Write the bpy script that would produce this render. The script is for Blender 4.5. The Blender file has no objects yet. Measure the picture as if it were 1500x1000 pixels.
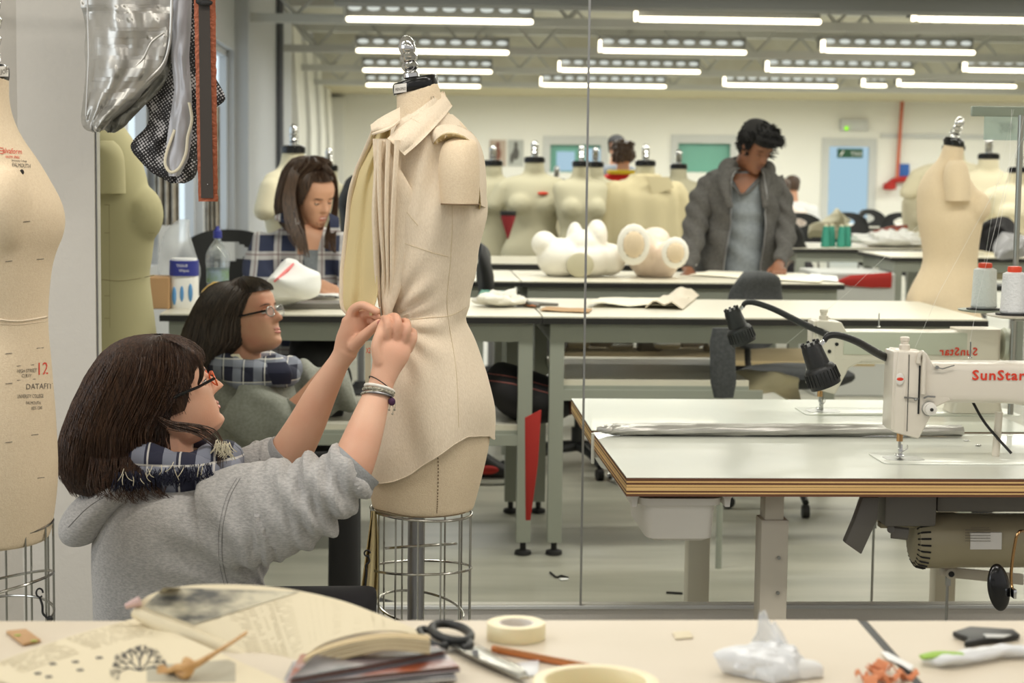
import bpy, bmesh, math, random
from mathutils import Vector, Matrix, noise
from mathutils.bvhtree import BVHTree
V = Vector
RND = random.Random(11)
S = bpy.context.scene
COL = S.collection
PI = math.pi

# ---------------------------------------------------------------- camera
FPX = 2750.0
EYE = V((0, 0, 1.44))
_y = V((-150, 255, -FPX)).normalized()
_v = V((.0065, 1, 0))
_z = (_v - _v.dot(_y) * _y).normalized()
_x = _y.cross(_z)
W2C = Matrix((( _x.x, _y.x, _z.x), (_x.y, _y.y, _z.y), (_x.z, _y.z, _z.z)))
C2W = W2C.transposed()
cd = bpy.data.cameras.new('camera')
cam = bpy.data.objects.new('camera', cd); COL.objects.link(cam)
cam.matrix_world = Matrix.Translation(EYE) @ C2W.to_4x4()
cd.sensor_width = 36; cd.lens = 36 * FPX / 1500
cd.clip_start = .05; cd.clip_end = 200
cd.dof.use_dof = True; cd.dof.focus_distance = 3.78; cd.dof.aperture_fstop = 7.0
S.camera = cam

# ---------------------------------------------------------------- world, lights, exposure
w = bpy.data.worlds.new('world'); S.world = w; w.use_nodes = True
w.node_tree.nodes['Background'].inputs[0].default_value = (1.0, .975, .94, 1)
w.node_tree.nodes['Background'].inputs[1].default_value = .55
S.view_settings.view_transform = 'Standard'
S.view_settings.look = 'None'
S.view_settings.exposure = 0.0
S.view_settings.gamma = 1.0
S.view_settings.use_curve_mapping = False
S.cycles.use_denoising = True
S.cycles.max_bounces = 8
S.cycles.diffuse_bounces = 4
S.cycles.transparent_max_bounces = 16
S.cycles.caustics_reflective = False
S.cycles.caustics_refractive = False
S.cycles.sample_clamp_indirect = 4.0

def area(name, loc, size, power, color=(1, .95, .88), aim=(0, 0, -1)):
    l = bpy.data.lights.new(name, 'AREA'); l.shape = 'RECTANGLE'
    l.size, l.size_y = size; l.energy = power; l.color = color
    o = bpy.data.objects.new(name, l); COL.objects.link(o); o.location = loc
    o.rotation_euler = V(aim).to_track_quat('-Z', 'Y').to_euler()
    return o
# lamps of the room itself, above the frame on both sides of the mirror plane, and added far fill
for yy, pw in ((1.0, 9), (3.0, 23)):
    for xx in (-1.6, .7, 3.0):
        area('tube_light', (xx, yy, 2.7), (1.6, .25), pw)
for yy in (16.5, 20.0, 23.2, 26.0, 29.0):  # fill lamps added to brighten the far wall and posters
    for xx in (1.5, 5.5, 9.5):
        area('tube_light', (xx, yy, 2.5), (3.0, .3), 75, (1, .975, .94))
for yy in (6.2, 9.0, 12.0):
    for xx in (.2, 2.4, 4.8, 7.2):
        area('tube_light', (xx, yy, 2.7), (1.6, .25), 36)
area('window_daylight', (-4.2, 1.2, 1.9), (3.0, 1.6), 60, (.85, .93, 1), (1, .45, -.1))

# ---------------------------------------------------------------- pixel helpers
def U(px, py, Y):
    d = C2W @ V((px - 750, 500 - py, -FPX))
    return EYE + d * (Y / d.y)
def UZ(px, py, z):
    d = C2W @ V((px - 750, 500 - py, -FPX))
    return EYE + d * ((z - EYE.z) / d.z)
def ray(px, py):
    return (C2W @ V((px - 750, 500 - py, -FPX))).normalized()
def proj(p):
    c = W2C @ (p - EYE)
    return 750 + FPX * c.x / -c.z, 500 - FPX * c.y / -c.z
def lerp(a, b, t): return a + (b - a) * t
def interp(tab, x):
    if x <= tab[0][0]: return tab[0][1]
    for (a, va), (b, vb) in zip(tab, tab[1:]):
        if x <= b: return va + (vb - va) * (x - a) / (b - a)
    return tab[-1][1]
def smooth_path(pts, n=6):
    pts = [V(p) for p in pts]
    if len(pts) < 3: return pts
    out = []
    for i in range(len(pts) - 1):
        p0 = pts[max(i - 1, 0)]; p1 = pts[i]; p2 = pts[i + 1]; p3 = pts[min(i + 2, len(pts) - 1)]
        for k in range(n):
            t = k / n
            out.append(.5 * ((2 * p1) + (-p0 + p2) * t + (2 * p0 - 5 * p1 + 4 * p2 - p3) * t * t + (-p0 + 3 * p1 - 3 * p2 + p3) * t ** 3))
    out.append(pts[-1]); return out

# ---------------------------------------------------------------- mesh builder
class MB:
    def __init__(s): s.v = []; s.f = []; s.m = []
    def add(s, vs, fs, mi=0):
        o = len(s.v); s.v += [V(p) for p in vs]; s.f += [tuple(i + o for i in f) for f in fs]; s.m += [mi] * len(fs); return s
    def box(s, c, d, R=None, mi=0):
        c = V(c); x, y, z = [k / 2 for k in d]
        vs = [V((a * x, b * y, e * z)) for a in (-1, 1) for b in (-1, 1) for e in (-1, 1)]
        if R is not None: vs = [R @ p for p in vs]
        return s.add([c + p for p in vs], [(0, 1, 3, 2), (4, 6, 7, 5), (0, 4, 5, 1), (2, 3, 7, 6), (0, 2, 6, 4), (1, 5, 7, 3)], mi)
    def bb(s, lo, hi, mi=0):
        lo = V(lo); hi = V(hi); return s.box((lo + hi) / 2, hi - lo, None, mi)
    def tube(s, pts, r, n=8, closed=False, caps=True, flat=1.0, mi=0):
        pts = [V(p) for p in pts]; N = len(pts)
        rs = r if isinstance(r, (list, tuple)) else [r] * N
        if len(rs) != N: rs = [interp([(i / (len(rs) - 1), q) for i, q in enumerate(rs)], k / (N - 1)) for k in range(N)]
        vs = []; prev = None
        for i, p in enumerate(pts):
            a = pts[(i - 1) % N] if (closed or i) else p; b = pts[(i + 1) % N] if (closed or i < N - 1) else p
            t = (b - a)
            t = t.normalized() if t.length > 1e-9 else V((0, 0, 1))
            if prev is None:
                up = V((0, 0, 1)) if abs(t.z) < .9 else V((0, 1, 0))
                u = (up - up.dot(t) * t).normalized()
            else:
                u = prev - prev.dot(t) * t
                u = u.normalized() if u.length > 1e-6 else prev
            prev = u; q = t.cross(u)
            for k in range(n):
                an = 2 * PI * k / n
                vs.append(p + (u * math.cos(an) * flat + q * math.sin(an)) * rs[i])
        fs = []
        for i in range(N if closed else N - 1):
            j = (i + 1) % N
            for k in range(n):
                l = (k + 1) % n; fs.append((i * n + k, i * n + l, j * n + l, j * n + k))
        if caps and not closed:
            fs.append(tuple(range(n - 1, -1, -1))); fs.append(tuple((N - 1) * n + k for k in range(n)))
        return s.add(vs, fs, mi)
    def cyl(s, a, b, r, r2=None, n=20, mi=0):
        return s.tube([a, b], [r, r if r2 is None else r2], n, mi=mi)
    def capsule(s, pts, rs, n=10, mi=0):
        pts = [V(p) for p in pts]
        N = len(pts)
        out = []; ro = []
        d = (pts[0] - pts[1]).normalized()
        for a in (1.0, .8, .45): out.append(pts[0] + d * rs[0] * a * .98); ro.append(rs[0] * math.sqrt(max(1 - a * a, .004)))
        for p, q in zip(pts, rs): out.append(p); ro.append(q)
        d = (pts[-1] - pts[-2]).normalized()
        for a in (.45, .8, 1.0): out.append(pts[-1] + d * rs[-1] * a * .98); ro.append(rs[-1] * math.sqrt(max(1 - a * a, .004)))
        return s.tube(out, ro, n, mi=mi)
    def lathe(s, prof, c, R=None, n=24, mi=0, caps=True):
        c = V(c); vs = []
        for r, z in prof:
            for k in range(n):
                p = V((r * math.cos(2 * PI * k / n), r * math.sin(2 * PI * k / n), z))
                vs.append(c + (R @ p if R is not None else p))
        fs = [(i * n + k, i * n + (k + 1) % n, (i + 1) * n + (k + 1) % n, (i + 1) * n + k) for i in range(len(prof) - 1) for k in range(n)]
        if caps: fs += [tuple(range(n - 1, -1, -1)), tuple((len(prof) - 1) * n + k for k in range(n))]
        return s.add(vs, fs, mi)
    def loft(s, secs, n=32, e=2.0, caps=True, fn=None, sub=1, mi=0):
        if sub > 1:
            c = smooth_path([q[0] for q in secs], sub); a = smooth_path([q[1] for q in secs], sub); b = smooth_path([q[2] for q in secs], sub)
            secs = list(zip(c, a, b))
        vs = []
        for i, (c, ax, ay) in enumerate(secs):
            for k in range(n):
                an = 2 * PI * k / n; co = math.cos(an); si = math.sin(an)
                x = math.copysign(abs(co) ** (2 / e), co); y = math.copysign(abs(si) ** (2 / e), si)
                p = V(c) + V(ax) * x + V(ay) * y
                if fn: p = fn(p, i / (len(secs) - 1), an)
                vs.append(p)
        N = len(secs)
        fs = [(i * n + k, i * n + (k + 1) % n, (i + 1) * n + (k + 1) % n, (i + 1) * n + k) for i in range(N - 1) for k in range(n)]
        if caps: fs += [tuple(range(n - 1, -1, -1)), tuple((N - 1) * n + k for k in range(n))]
        return s.add(vs, fs, mi)
    def ball(s, c, r, R=None, n=20, m=12, mi=0):
        c = V(c); r = (r, r, r) if isinstance(r, (int, float)) else r
        vs = []; 
        for i in range(m + 1):
            th = PI * (i + (.02 if i == 0 else -.02 if i == m else 0)) / m
            for k in range(n):
                an = 2 * PI * k / n
                p = V((r[0] * math.sin(th) * math.cos(an), r[1] * math.sin(th) * math.sin(an), r[2] * math.cos(th)))
                vs.append(c + (R @ p if R is not None else p))
        fs = [(i * n + k, (i + 1) * n + k, (i + 1) * n + (k + 1) % n, i * n + (k + 1) % n) for i in range(m) for k in range(n)]
        fs += [tuple(range(n)), tuple(m * n + k for k in range(n - 1, -1, -1))]
        return s.add(vs, fs, mi)
    def prism(s, poly, ex, mi=0):
        poly = [V(p) for p in poly]; n = len(poly); ex = V(ex)
        fs = [tuple(range(n - 1, -1, -1)), tuple(range(n, 2 * n))] + [(k, (k + 1) % n, (k + 1) % n + n, k + n) for k in range(n)]
        return s.add(poly + [p + ex for p in poly], fs, mi)
    def grid(s, fn, nu, nv, closed=False, mi=0):
        vs = [fn(i / nu, j / nv) for j in range(nv + 1) for i in range(nu + (0 if closed else 1))]
        w_ = nu if closed else nu + 1
        fs = [(j * w_ + i, j * w_ + (i + 1) % w_, (j + 1) * w_ + (i + 1) % w_, (j + 1) * w_ + i) for j in range(nv) for i in range(nu)]
        return s.add(vs, fs, mi)
    def mesh(s, name='m'):
        me = bpy.data.meshes.new(name); me.from_pydata([tuple(p) for p in s.v], [], s.f)
        if any(s.m): me.polygons.foreach_set('material_index', s.m)
        bm = bmesh.new(); bm.from_mesh(me); bmesh.ops.recalc_face_normals(bm, faces=bm.faces); bm.to_mesh(me); bm.free()
        me.update(); return me

ORG = {}
def evaluated(me, mods):
    o = bpy.data.objects.new('tmp', me); COL.objects.link(o)
    for t, kw in mods:
        m = o.modifiers.new('m', t)
        for k, v in kw.items(): setattr(m, k, v)
    bpy.context.view_layer.update()
    dg = bpy.context.evaluated_depsgraph_get()
    r = bpy.data.meshes.new_from_object(o.evaluated_get(dg), depsgraph=dg)
    bpy.data.objects.remove(o); return r
def fuse(mb, voxel=.004, it=6, fac=.5, fn=None, post=0):
    me = evaluated(mb.mesh(), [('REMESH', dict(mode='VOXEL', voxel_size=voxel)), ('SMOOTH', dict(factor=fac, iterations=it))])
    if fn:
        no = [v.normal.copy() for v in me.vertices]
        for v, n_ in zip(me.vertices, no): v.co = fn(v.co.copy(), n_)
        me.update()
    return me
def tag(o, label=None, cat=None, group=None, kind=None):
    for k, v in (('label', label), ('category', cat), ('group', group), ('kind', kind)):
        if v: o[k] = v
    return o
def thing(name, loc, label, cat, group=None, kind=None):
    o = bpy.data.objects.new(name, None); COL.objects.link(o); o.location = loc; o.empty_display_size = .1
    ORG[o.name] = V(loc); return tag(o, label, cat, group, kind)
def obj(name, mb, mat, parent=None, label=None, cat=None, group=None, kind=None, smooth=True, bevel=0, solid=0, angle=35, seg=2, off=0):
    me = mb.mesh(name) if isinstance(mb, MB) else mb
    me.name = name
    mods = []
    if solid: mods.append(('SOLIDIFY', dict(thickness=solid, offset=off)))
    if bevel: mods.append(('BEVEL', dict(width=bevel, segments=seg, limit_method='ANGLE', angle_limit=math.radians(40))))
    if mods: me = evaluated(me, mods); me.name = name
    if parent is None:
        xs = [v.co for v in me.vertices]
        lo = V([min(p[i] for p in xs) for i in range(3)]); hi = V([max(p[i] for p in xs) for i in range(3)])
        org = V(((lo.x + hi.x) / 2, (lo.y + hi.y) / 2, lo.z))
    else: org = ORG[parent.name]
    me.transform(Matrix.Translation(-org))
    me.polygons.foreach_set('use_smooth', [smooth] * len(me.polygons))
    if smooth: 
        try: me.set_sharp_from_angle(angle=math.radians(angle))
        except Exception: pass
    me.materials.clear()
    for m in (mat if isinstance(mat, (list, tuple)) else [mat]): me.materials.append(m)
    o = bpy.data.objects.new(name, me); COL.objects.link(o)
    if parent is None: o.location = org
    else: o.parent = parent
    ORG[o.name] = org
    return tag(o, label, cat, group, kind)
def dup(root, loc=None, rotz=0, label=None, group=None, scale=None, skip=()):
    def cp(o, par):
        c = o.copy(); COL.objects.link(c)
        if par is not None: c.parent = par
        for ch in o.children:
            if not any(ch.name.startswith(k) for k in skip): cp(ch, c)
        return c
    r = cp(root, None)
    if loc is not None: r.location = loc
    r.rotation_euler = (0, 0, rotz)
    if scale is not None: r.scale = scale
    if label: r['label'] = label
    if group: r['group'] = group
    elif 'group' in r: pass
    return r

# ---------------------------------------------------------------- materials
def lin(c):
    return tuple(((x / 255) / 12.92 if x / 255 <= .04045 else ((x / 255 + .055) / 1.055) ** 2.4) for x in c) + (1,)
def mat(name, c, rough=.6, metal=0, c2=None, ns=20, stretch=(1, 1, 1), bump=0, bs=None, sss=0, trans=0, emit=0, alpha=1, sheen=0, coat=0, spec=None, detail=4):
    m = bpy.data.materials.new(name); m.use_nodes = True; nt = m.node_tree; N = nt.nodes; L = nt.links
    b = N['Principled BSDF']; I = b.inputs
    I['Base Color'].default_value = lin(c); I['Roughness'].default_value = rough; I['Metallic'].default_value = metal
    if sss: I['Subsurface Weight'].default_value = sss; I['Subsurface Radius'].default_value = (.012, .005, .003)
    if trans: I['Transmission Weight'].default_value = trans
    if alpha < 1: I['Alpha'].default_value = alpha
    if sheen: I['Sheen Weight'].default_value = sheen
    if coat: I['Coat Weight'].default_value = coat
    if spec is not None: I['Specular IOR Level'].default_value = spec
    if emit: I['Emission Color'].default_value = lin(c); I['Emission Strength'].default_value = emit
    if c2 or bump:
        tc = N.new('ShaderNodeTexCoord'); mp = N.new('ShaderNodeMapping'); mp.inputs['Scale'].default_value = stretch
        L.new(tc.outputs['Object'], mp.inputs[0])
    if c2:
        t = N.new('ShaderNodeTexNoise'); t.inputs['Scale'].default_value = ns; t.inputs['Detail'].default_value = detail
        L.new(mp.outputs[0], t.inputs[0])
        r = N.new('ShaderNodeValToRGB'); r.color_ramp.elements[0].position = .35; r.color_ramp.elements[1].position = .65
        r.color_ramp.elements[0].color = lin(c); r.color_ramp.elements[1].color = lin(c2)
        L.new(t.outputs[0], r.inputs[0]); L.new(r.outputs[0], I['Base Color'])
    if bump:
        t = N.new('ShaderNodeTexNoise'); t.inputs['Scale'].default_value = bs or ns; t.inputs['Detail'].default_value = 5
        L.new(mp.outputs[0], t.inputs[0]); bp = N.new('ShaderNodeBump'); bp.inputs['Strength'].default_value = bump; bp.inputs['Distance'].default_value = .01
        L.new(t.outputs[0], bp.inputs['Height']); L.new(bp.outputs[0], I['Normal'])
    return m
def emis(name, c, s):
    m = bpy.data.materials.new(name); m.use_nodes = True; nt = m.node_tree; nt.nodes.clear()
    e = nt.nodes.new('ShaderNodeEmission'); e.inputs[0].default_value = lin(c); e.inputs[1].default_value = s
    o = nt.nodes.new('ShaderNodeOutputMaterial'); nt.links.new(e.outputs[0], o.inputs[0]); return m
def clear_mat(name, c):
    m = bpy.data.materials.new(name); m.use_nodes = True; nt = m.node_tree; nt.nodes.clear()
    e = nt.nodes.new('ShaderNodeBsdfTransparent'); e.inputs[0].default_value = tuple(c) + (1,)
    o = nt.nodes.new('ShaderNodeOutputMaterial'); nt.links.new(e.outputs[0], o.inputs[0]); return m
def plaid(name, base, bands, scale=14, rough=.85):
    """checked cloth: bands = [(colour, frequency, width, axis)] laid over the base in object space"""
    m = bpy.data.materials.new(name); m.use_nodes = True; nt = m.node_tree; N = nt.nodes; L = nt.links
    b = N['Principled BSDF']; b.inputs['Roughness'].default_value = rough
    tc = N.new('ShaderNodeTexCoord'); sp = N.new('ShaderNodeSeparateXYZ'); L.new(tc.outputs['Object'], sp.inputs[0])
    cur = None
    for colr, fr, wd, ax, ph in bands:
        a = N.new('ShaderNodeMath'); a.operation = 'MULTIPLY_ADD'; a.inputs[1].default_value = fr; a.inputs[2].default_value = ph
        L.new(sp.outputs[ax], a.inputs[0])
        f = N.new('ShaderNodeMath'); f.operation = 'FRACT'; L.new(a.outputs[0], f.inputs[0])
        g = N.new('ShaderNodeMath'); g.operation = 'LESS_THAN'; g.inputs[1].default_value = wd; L.new(f.outputs[0], g.inputs[0])
        h = N.new('ShaderNodeMath'); h.operation = 'MULTIPLY'; h.inputs[1].default_value = .62; L.new(g.outputs[0], h.inputs[0])
        mx = N.new('ShaderNodeMix'); mx.data_type = 'RGBA'; L.new(h.outputs[0], mx.inputs[0])
        if cur is None: mx.inputs[6].default_value = lin(base)
        else: L.new(cur, mx.inputs[6])
        mx.inputs[7].default_value = lin(colr); cur = mx.outputs[2]
    L.new(cur, b.inputs['Base Color']); return m

M = {}
def mk(k, *a, **kw): M[k] = mat(k, *a, **kw); return M[k]
mk('wall_paint', (205, 200, 191), .85, bump=.15, bs=60)
mk('far_paint', (232, 230, 222), .85)
mk('wall_grey', (190, 192, 196), .8)
mk('ceiling_grey', (196, 192, 178), .85, c2=(214, 212, 202), ns=1.5)
mk('soffit', (205, 196, 165), .8)
mk('steel_paint', (196, 197, 194), .5)
mk('dark', (28, 27, 27), .6)
mk('black_gloss', (14, 14, 15), .18)
mk('black_plastic', (27, 28, 28), .45, bump=.1, bs=200)
mk('chrome', (215, 215, 215), .06, 1)
mk('steel', (165, 165, 162), .28, 1)
mk('wire', (170, 168, 160), .22, 1)
mk('alu', (150, 150, 152), .42, .85)
mk('laminate', (216, 204, 184), .45, c2=(209, 197, 176), ns=3, stretch=(1, 1, 1))
mk('laminate_far', (216, 211, 194), .4)
mk('edge_black', (30, 29, 28), .5)
mk('frame_grey', (153, 157, 146), .5)
mk('form', (229, 210, 180), .85, c2=(222, 201, 170), ns=260, bump=.25, bs=500)
mk('form_reflected', (182, 174, 134), .85)  # darker, greener copy of form; the mirror's dimming is in the colour
mk('form_far', (222, 213, 185), .85)
mk('form_grey', (190, 184, 158), .85)
mk('calico', (234, 218, 194), .9, c2=(226, 209, 184), ns=350, stretch=(1, 1, .35), bump=.2, bs=500)
mk('calico_light_through', (220, 202, 152), .9, bump=.2, bs=500)  # yellower calico copy; light showing through the cloth is in the colour
mk('thread_line', (120, 100, 75), .9)
mk('skin', (228, 184, 156), .5, c2=(219, 166, 138), ns=9, sss=.12, bump=.05, bs=300)
mk('skin_refl', (206, 158, 128), .5, c2=(204, 140, 114), ns=12, sss=.1)  # darker copy of the woman's skin; mirror dimming put in the colour
mk('skin_tan', (212, 160, 130), .5)
mk('skin_brown', (128, 84, 60), .5)
mk('lips', (198, 124, 112), .45); mk('lips_brown', (108, 66, 54), .5)
mk('eye_white', (205, 198, 192), .3); mk('iris', (50, 35, 25), .2)
mk('hair_brown', (50, 34, 25), .33, c2=(84, 60, 44), ns=26, stretch=(6, 6, .5), bump=.5, bs=90)
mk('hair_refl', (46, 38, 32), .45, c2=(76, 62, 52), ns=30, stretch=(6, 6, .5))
mk('hair_dark', (20, 18, 17), .8)
mk('hair_mid', (62, 46, 36), .5, c2=(92, 70, 54), ns=30, stretch=(6, 6, .6))
mk('sweat', (166, 164, 162), .95, c2=(192, 189, 186), ns=130, stretch=(1, 1, 2.6), bump=.3, bs=300, sheen=.2)
mk('sweat_rib', (160, 161, 162), .95, bump=.3, bs=200)
mk('sweat_refl', (138, 139, 130), .95, c2=(152, 153, 145), ns=120)  # darker greenish copy of sweat, mirror tone painted in
mk('hoodie', (74, 72, 70), .95, c2=(88, 86, 83), ns=80)
mk('tee', (118, 124, 130), .95, c2=(130, 136, 141), ns=60)
mk('denim_dark', (34, 32, 34), .9)
mk('orange_frame', (225, 96, 40), .3)
M['scarf'] = plaid('scarf', (36, 38, 58), [((150, 155, 170), 16, .42, 0, .1), ((150, 155, 170), 15, .3, 2, .4), ((235, 232, 225), 16, .06, 0, .6), ((235, 232, 225), 15, .06, 2, .1)])
M['plaid'] = plaid('plaid', (48, 55, 82), [((225, 222, 220), 11, .34, 0, .2), ((225, 222, 220), 10, .34, 2, .5), ((120, 90, 92), 11, .07, 0, .03), ((120, 90, 92), 10, .07, 2, .33)])
mk('ivory_yarn', (222, 214, 190), .9); mk('navy_yarn', (30, 32, 52), .9)
mk('silver', (172, 170, 164), .36, .62, c2=(196, 194, 188), ns=9)
mk('silver_back', (130, 130, 122), .5, .3)
mk('satin_grey', (168, 167, 170), .42, .2)
mk('copper', (152, 84, 56), .42, .45, bump=.4, bs=90)
mk('brown_felt', (62, 56, 51), .8)
mk('table_white', (214, 216, 205), .28, c2=(206, 209, 198), ns=4, coat=.2)
mk('ply_dark', (104, 66, 42), .6); mk('ply_light', (228, 190, 128), .6, c2=(214, 174, 112), ns=30, stretch=(.1, 1, 4))
mk('machine', (222, 214, 200), .32, coat=.3); mk('machine_back', (198, 200, 184), .4)
mk('post_paint', (196, 188, 172), .45)
mk('white_plastic', (226, 222, 214), .4)
mk('motor', (158, 148, 120), .42); mk('motor_dark', (112, 108, 102), .45, .2)
mk('red_print', (215, 60, 35), .6); mk('grey_print', (105, 98, 88), .8); mk('black_print', (45, 42, 40), .8)
mk('brass', (190, 150, 105), .2, 1)
mk('thread_white', (226, 228, 228), .7, bump=.4, bs=150); mk('thread_pale', (206, 216, 214), .7)
mk('red_plastic', (226, 74, 42), .4)
mk('teal', (58, 148, 128), .7, bump=.3, bs=60)
mk('paper', (240, 234, 216), .8); mk('paper_white', (240, 240, 238), .7)
mk('page', (222, 210, 180), .75)
mk('wood_tan', (204, 162, 106), .55, c2=(190, 146, 92), ns=40, stretch=(.3, 3, 3))
mk('pencil_paint', (196, 118, 62), .4)
mk('tape', (240, 228, 188), .35, sss=.15); mk('tape_core', (228, 222, 214), .5)
mk('steel_blade', (170, 168, 160), .25, .9)
mk('green_print', (150, 190, 70), .5)
mk('terracotta', (214, 136, 92), .7); mk('page_edge', (196, 176, 136), .8)
mk('red_cloth', (170, 40, 34), .8); mk('maroon', (150, 44, 50), .8)
mk('poly_skin', (236, 232, 222), .5); mk('poly_pink', (238, 220, 204), .5)
mk('cardboard', (184, 146, 104), .8)
mk('blue_print', (44, 52, 140), .5); mk('sky_print', (92, 150, 205), .5)
mk('bottle', (225, 235, 240), .08, trans=.8, alpha=.55)
mk('film', (232, 236, 240), .25, alpha=.42, spec=.8); mk('film_thick', (236, 238, 240), .3, alpha=.8, spec=.8)
mk('chair_fabric', (66, 68, 70), .95, c2=(80, 82, 84), ns=90)
mk('red_shirt', (214, 44, 36), .9); mk('yellow', (235, 200, 40), .7); mk('beige_coat', (200, 188, 152), .9)
mk('curtain', (186, 178, 166), .9, c2=(150, 140, 126), ns=14)
mk('purple', (92, 52, 88), .7, c2=(196, 110, 60), ns=40)
mk('sign_green', (24, 78, 50), .5); mk('sign_blue', (40, 96, 176), .5)
mk('teal_glass', (110, 168, 150), .35)
mk('red_pipe', (196, 104, 74), .6)
mk('bracelet_thread', (96, 92, 74), .8, c2=(200, 194, 176), ns=220)
M['tube_glow'] = emis('tube_glow', (255, 240, 214), 5.0)
M['louvre_reflection_glow'] = emis('louvre_reflection_glow', (240, 242, 236), .85)  # tube light reflected in the louvres, put in as emission
M['daylight'] = emis('daylight', (224, 238, 250), 1.25)
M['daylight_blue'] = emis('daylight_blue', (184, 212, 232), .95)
M['led'] = emis('led', (150, 230, 40), 1.6)
M['mirror'] = clear_mat('mirror', (.912, .945, .915))  # see-through tinted sheet; what it reflects is geometry built behind it

# ---------------------------------------------------------------- print on surfaces
def text_mb(s, align='LEFT', spacing=1.0, bold=0):
    c = bpy.data.curves.new('t', 'FONT'); c.body = s; c.size = 1; c.align_x = align; c.resolution_u = 2; c.space_character = spacing; c.offset = bold
    o = bpy.data.objects.new('t', c); COL.objects.link(o); bpy.context.view_layer.update()
    dg = bpy.context.evaluated_depsgraph_get(); me = bpy.data.meshes.new_from_object(o.evaluated_get(dg), depsgraph=dg)
    bpy.data.objects.remove(o)
    return [v.co.copy() for v in me.vertices], [tuple(p.vertices) for p in me.polygons]
def ptext(mb, s, px, py, h, wid=1.0, slope=0, surf=None, Y=None, flip=False, mi=0, off=.0012):
    """lettering of cap height h pixels whose left end of the baseline is at px,py, laid on a surface"""
    vs, fs = text_mb(s); k = h / .7
    wmax = max([p.x for p in vs] or [0])
    out = []
    for p in vs:
        x = (wmax - p.x if flip else p.x) * k * wid; y = -p.y * k + slope * x
        out.append(stick(px + x, py + y, surf, Y, off))
    mb.add(out, fs, mi); return mb
def stick(px, py, surf=None, Y=None, off=.0012):
    if surf is not None:
        d = ray(px, py); h = surf.ray_cast(EYE, d)
        if h[0] is not None: return h[0] - d * off
        Y = Y or 4
    return U(px, py, Y) - ray(px, py) * off
def bvh_of(o):
    mw = Matrix.Translation(ORG[o.name]); me = o.data
    return BVHTree.FromPolygons([mw @ v.co for v in me.vertices], [tuple(p.vertices) for p in me.polygons])
def pline(mb, pts, wpx=1.0, surf=None, Y=None, n=6, off=.001, mi=0, dash=False):
    q = smooth_path([V((a, b, 0)) for a, b in pts], n)
    P = [stick(p.x, p.y, surf, Y, off) for p in q]
    r = wpx * .5 * (P[0] - EYE).length / FPX
    if dash:
        for i in range(0, len(P) - 1, 2): mb.tube([P[i], P[i + 1]], r, 4, mi=mi)
    else: mb.tube(P, r, 4, mi=mi)
    return mb
def sec(py, xl, xr, Y, th, slope=0):
    """a cross-section whose outline spans xl..xr at height py, th metres deep"""
    a = U(xl, py - slope, Y); b = U(xr, py + slope, Y)
    return ((a + b) / 2, (b - a) / 2, V((0, th / 2, 0)))
# ================================================================ setting
YM = 4.68
ML = U(144, 500, YM).x; MS = U(854.5, 600, YM).x; MR = MS + (MS - ML); MZ0 = U(900, 885, YM).z; MZ1 = 2.25
RW = -1.36; YF = 31.0; RX = 12.5; ZC = 3.35
def st(name, mb, m, **kw): return obj(name, mb, m, kind='structure', smooth=False, **kw)
m = mat('floor_vinyl', (150, 149, 136), .38, c2=(176, 174, 160), ns=2.2, stretch=(.35, 2.2, 1), bump=.05, bs=6, spec=.6)
st('floor', MB().box((4, 13, -.05), (22, 40, .1)), m)
b = MB()
b.bb((ML - 0, YM, 0), (MR, YM + .03, MZ0)); b.bb((ML - .5, YM, 0), (ML, YM + .05, 3.35)); b.bb((ML, YM, MZ1), (MR, YM + .03, 3.35)); b.bb((MR, YM, 0), (7, YM + .03, 3.35))
st('wall_front', b, M['wall_paint'])
xc = U(27, 300, YM - .02).x
st('wall_side', MB().prism([(xc, YM - .02, 0), (xc - 1.2, YM - .65, 0), (xc - 1.2, YM + .1, 0), (xc, YM + .05, 0)], (0, 0, 3.35)), M['wall_paint'])
st('wall_panel', MB().bb((xc, YM - .02, 0), (ML - .003, YM, 3.35)), M['wall_paint'])
st('baseboard_mirror', MB().bb((ML, YM - .012, MZ0 - .009), (MR, YM, MZ0 - .002)), M['steel_paint'])
st('ceiling_front', MB().bb((-3, -1, ZC), (7, YM, ZC + .05)), M['far_paint'])

wm = thing('wall_mirror', (ML, YM, MZ0), 'large wall mirror of two tall panes that shows the studio', 'mirror')
for a, c in ((ML, MS - .0015), (MS + .0015, MR)):
    obj('mirror_pane', MB().add([(a, YM - .003, MZ0), (c, YM - .003, MZ0), (c, YM - .003, MZ1), (a, YM - .003, MZ1)], [(0, 1, 2, 3)]), M['mirror'], wm, smooth=False)
obj('joint_strip', MB().bb((MS - .0026, YM - .008, MZ0), (MS + .0026, YM + .001, MZ1)), M['steel'], wm, smooth=False)
obj('edge_trim', MB().bb((ML - .003, YM - .007, MZ0), (ML + .001, YM + .001, MZ1)), M['alu'], wm, smooth=False)

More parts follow.
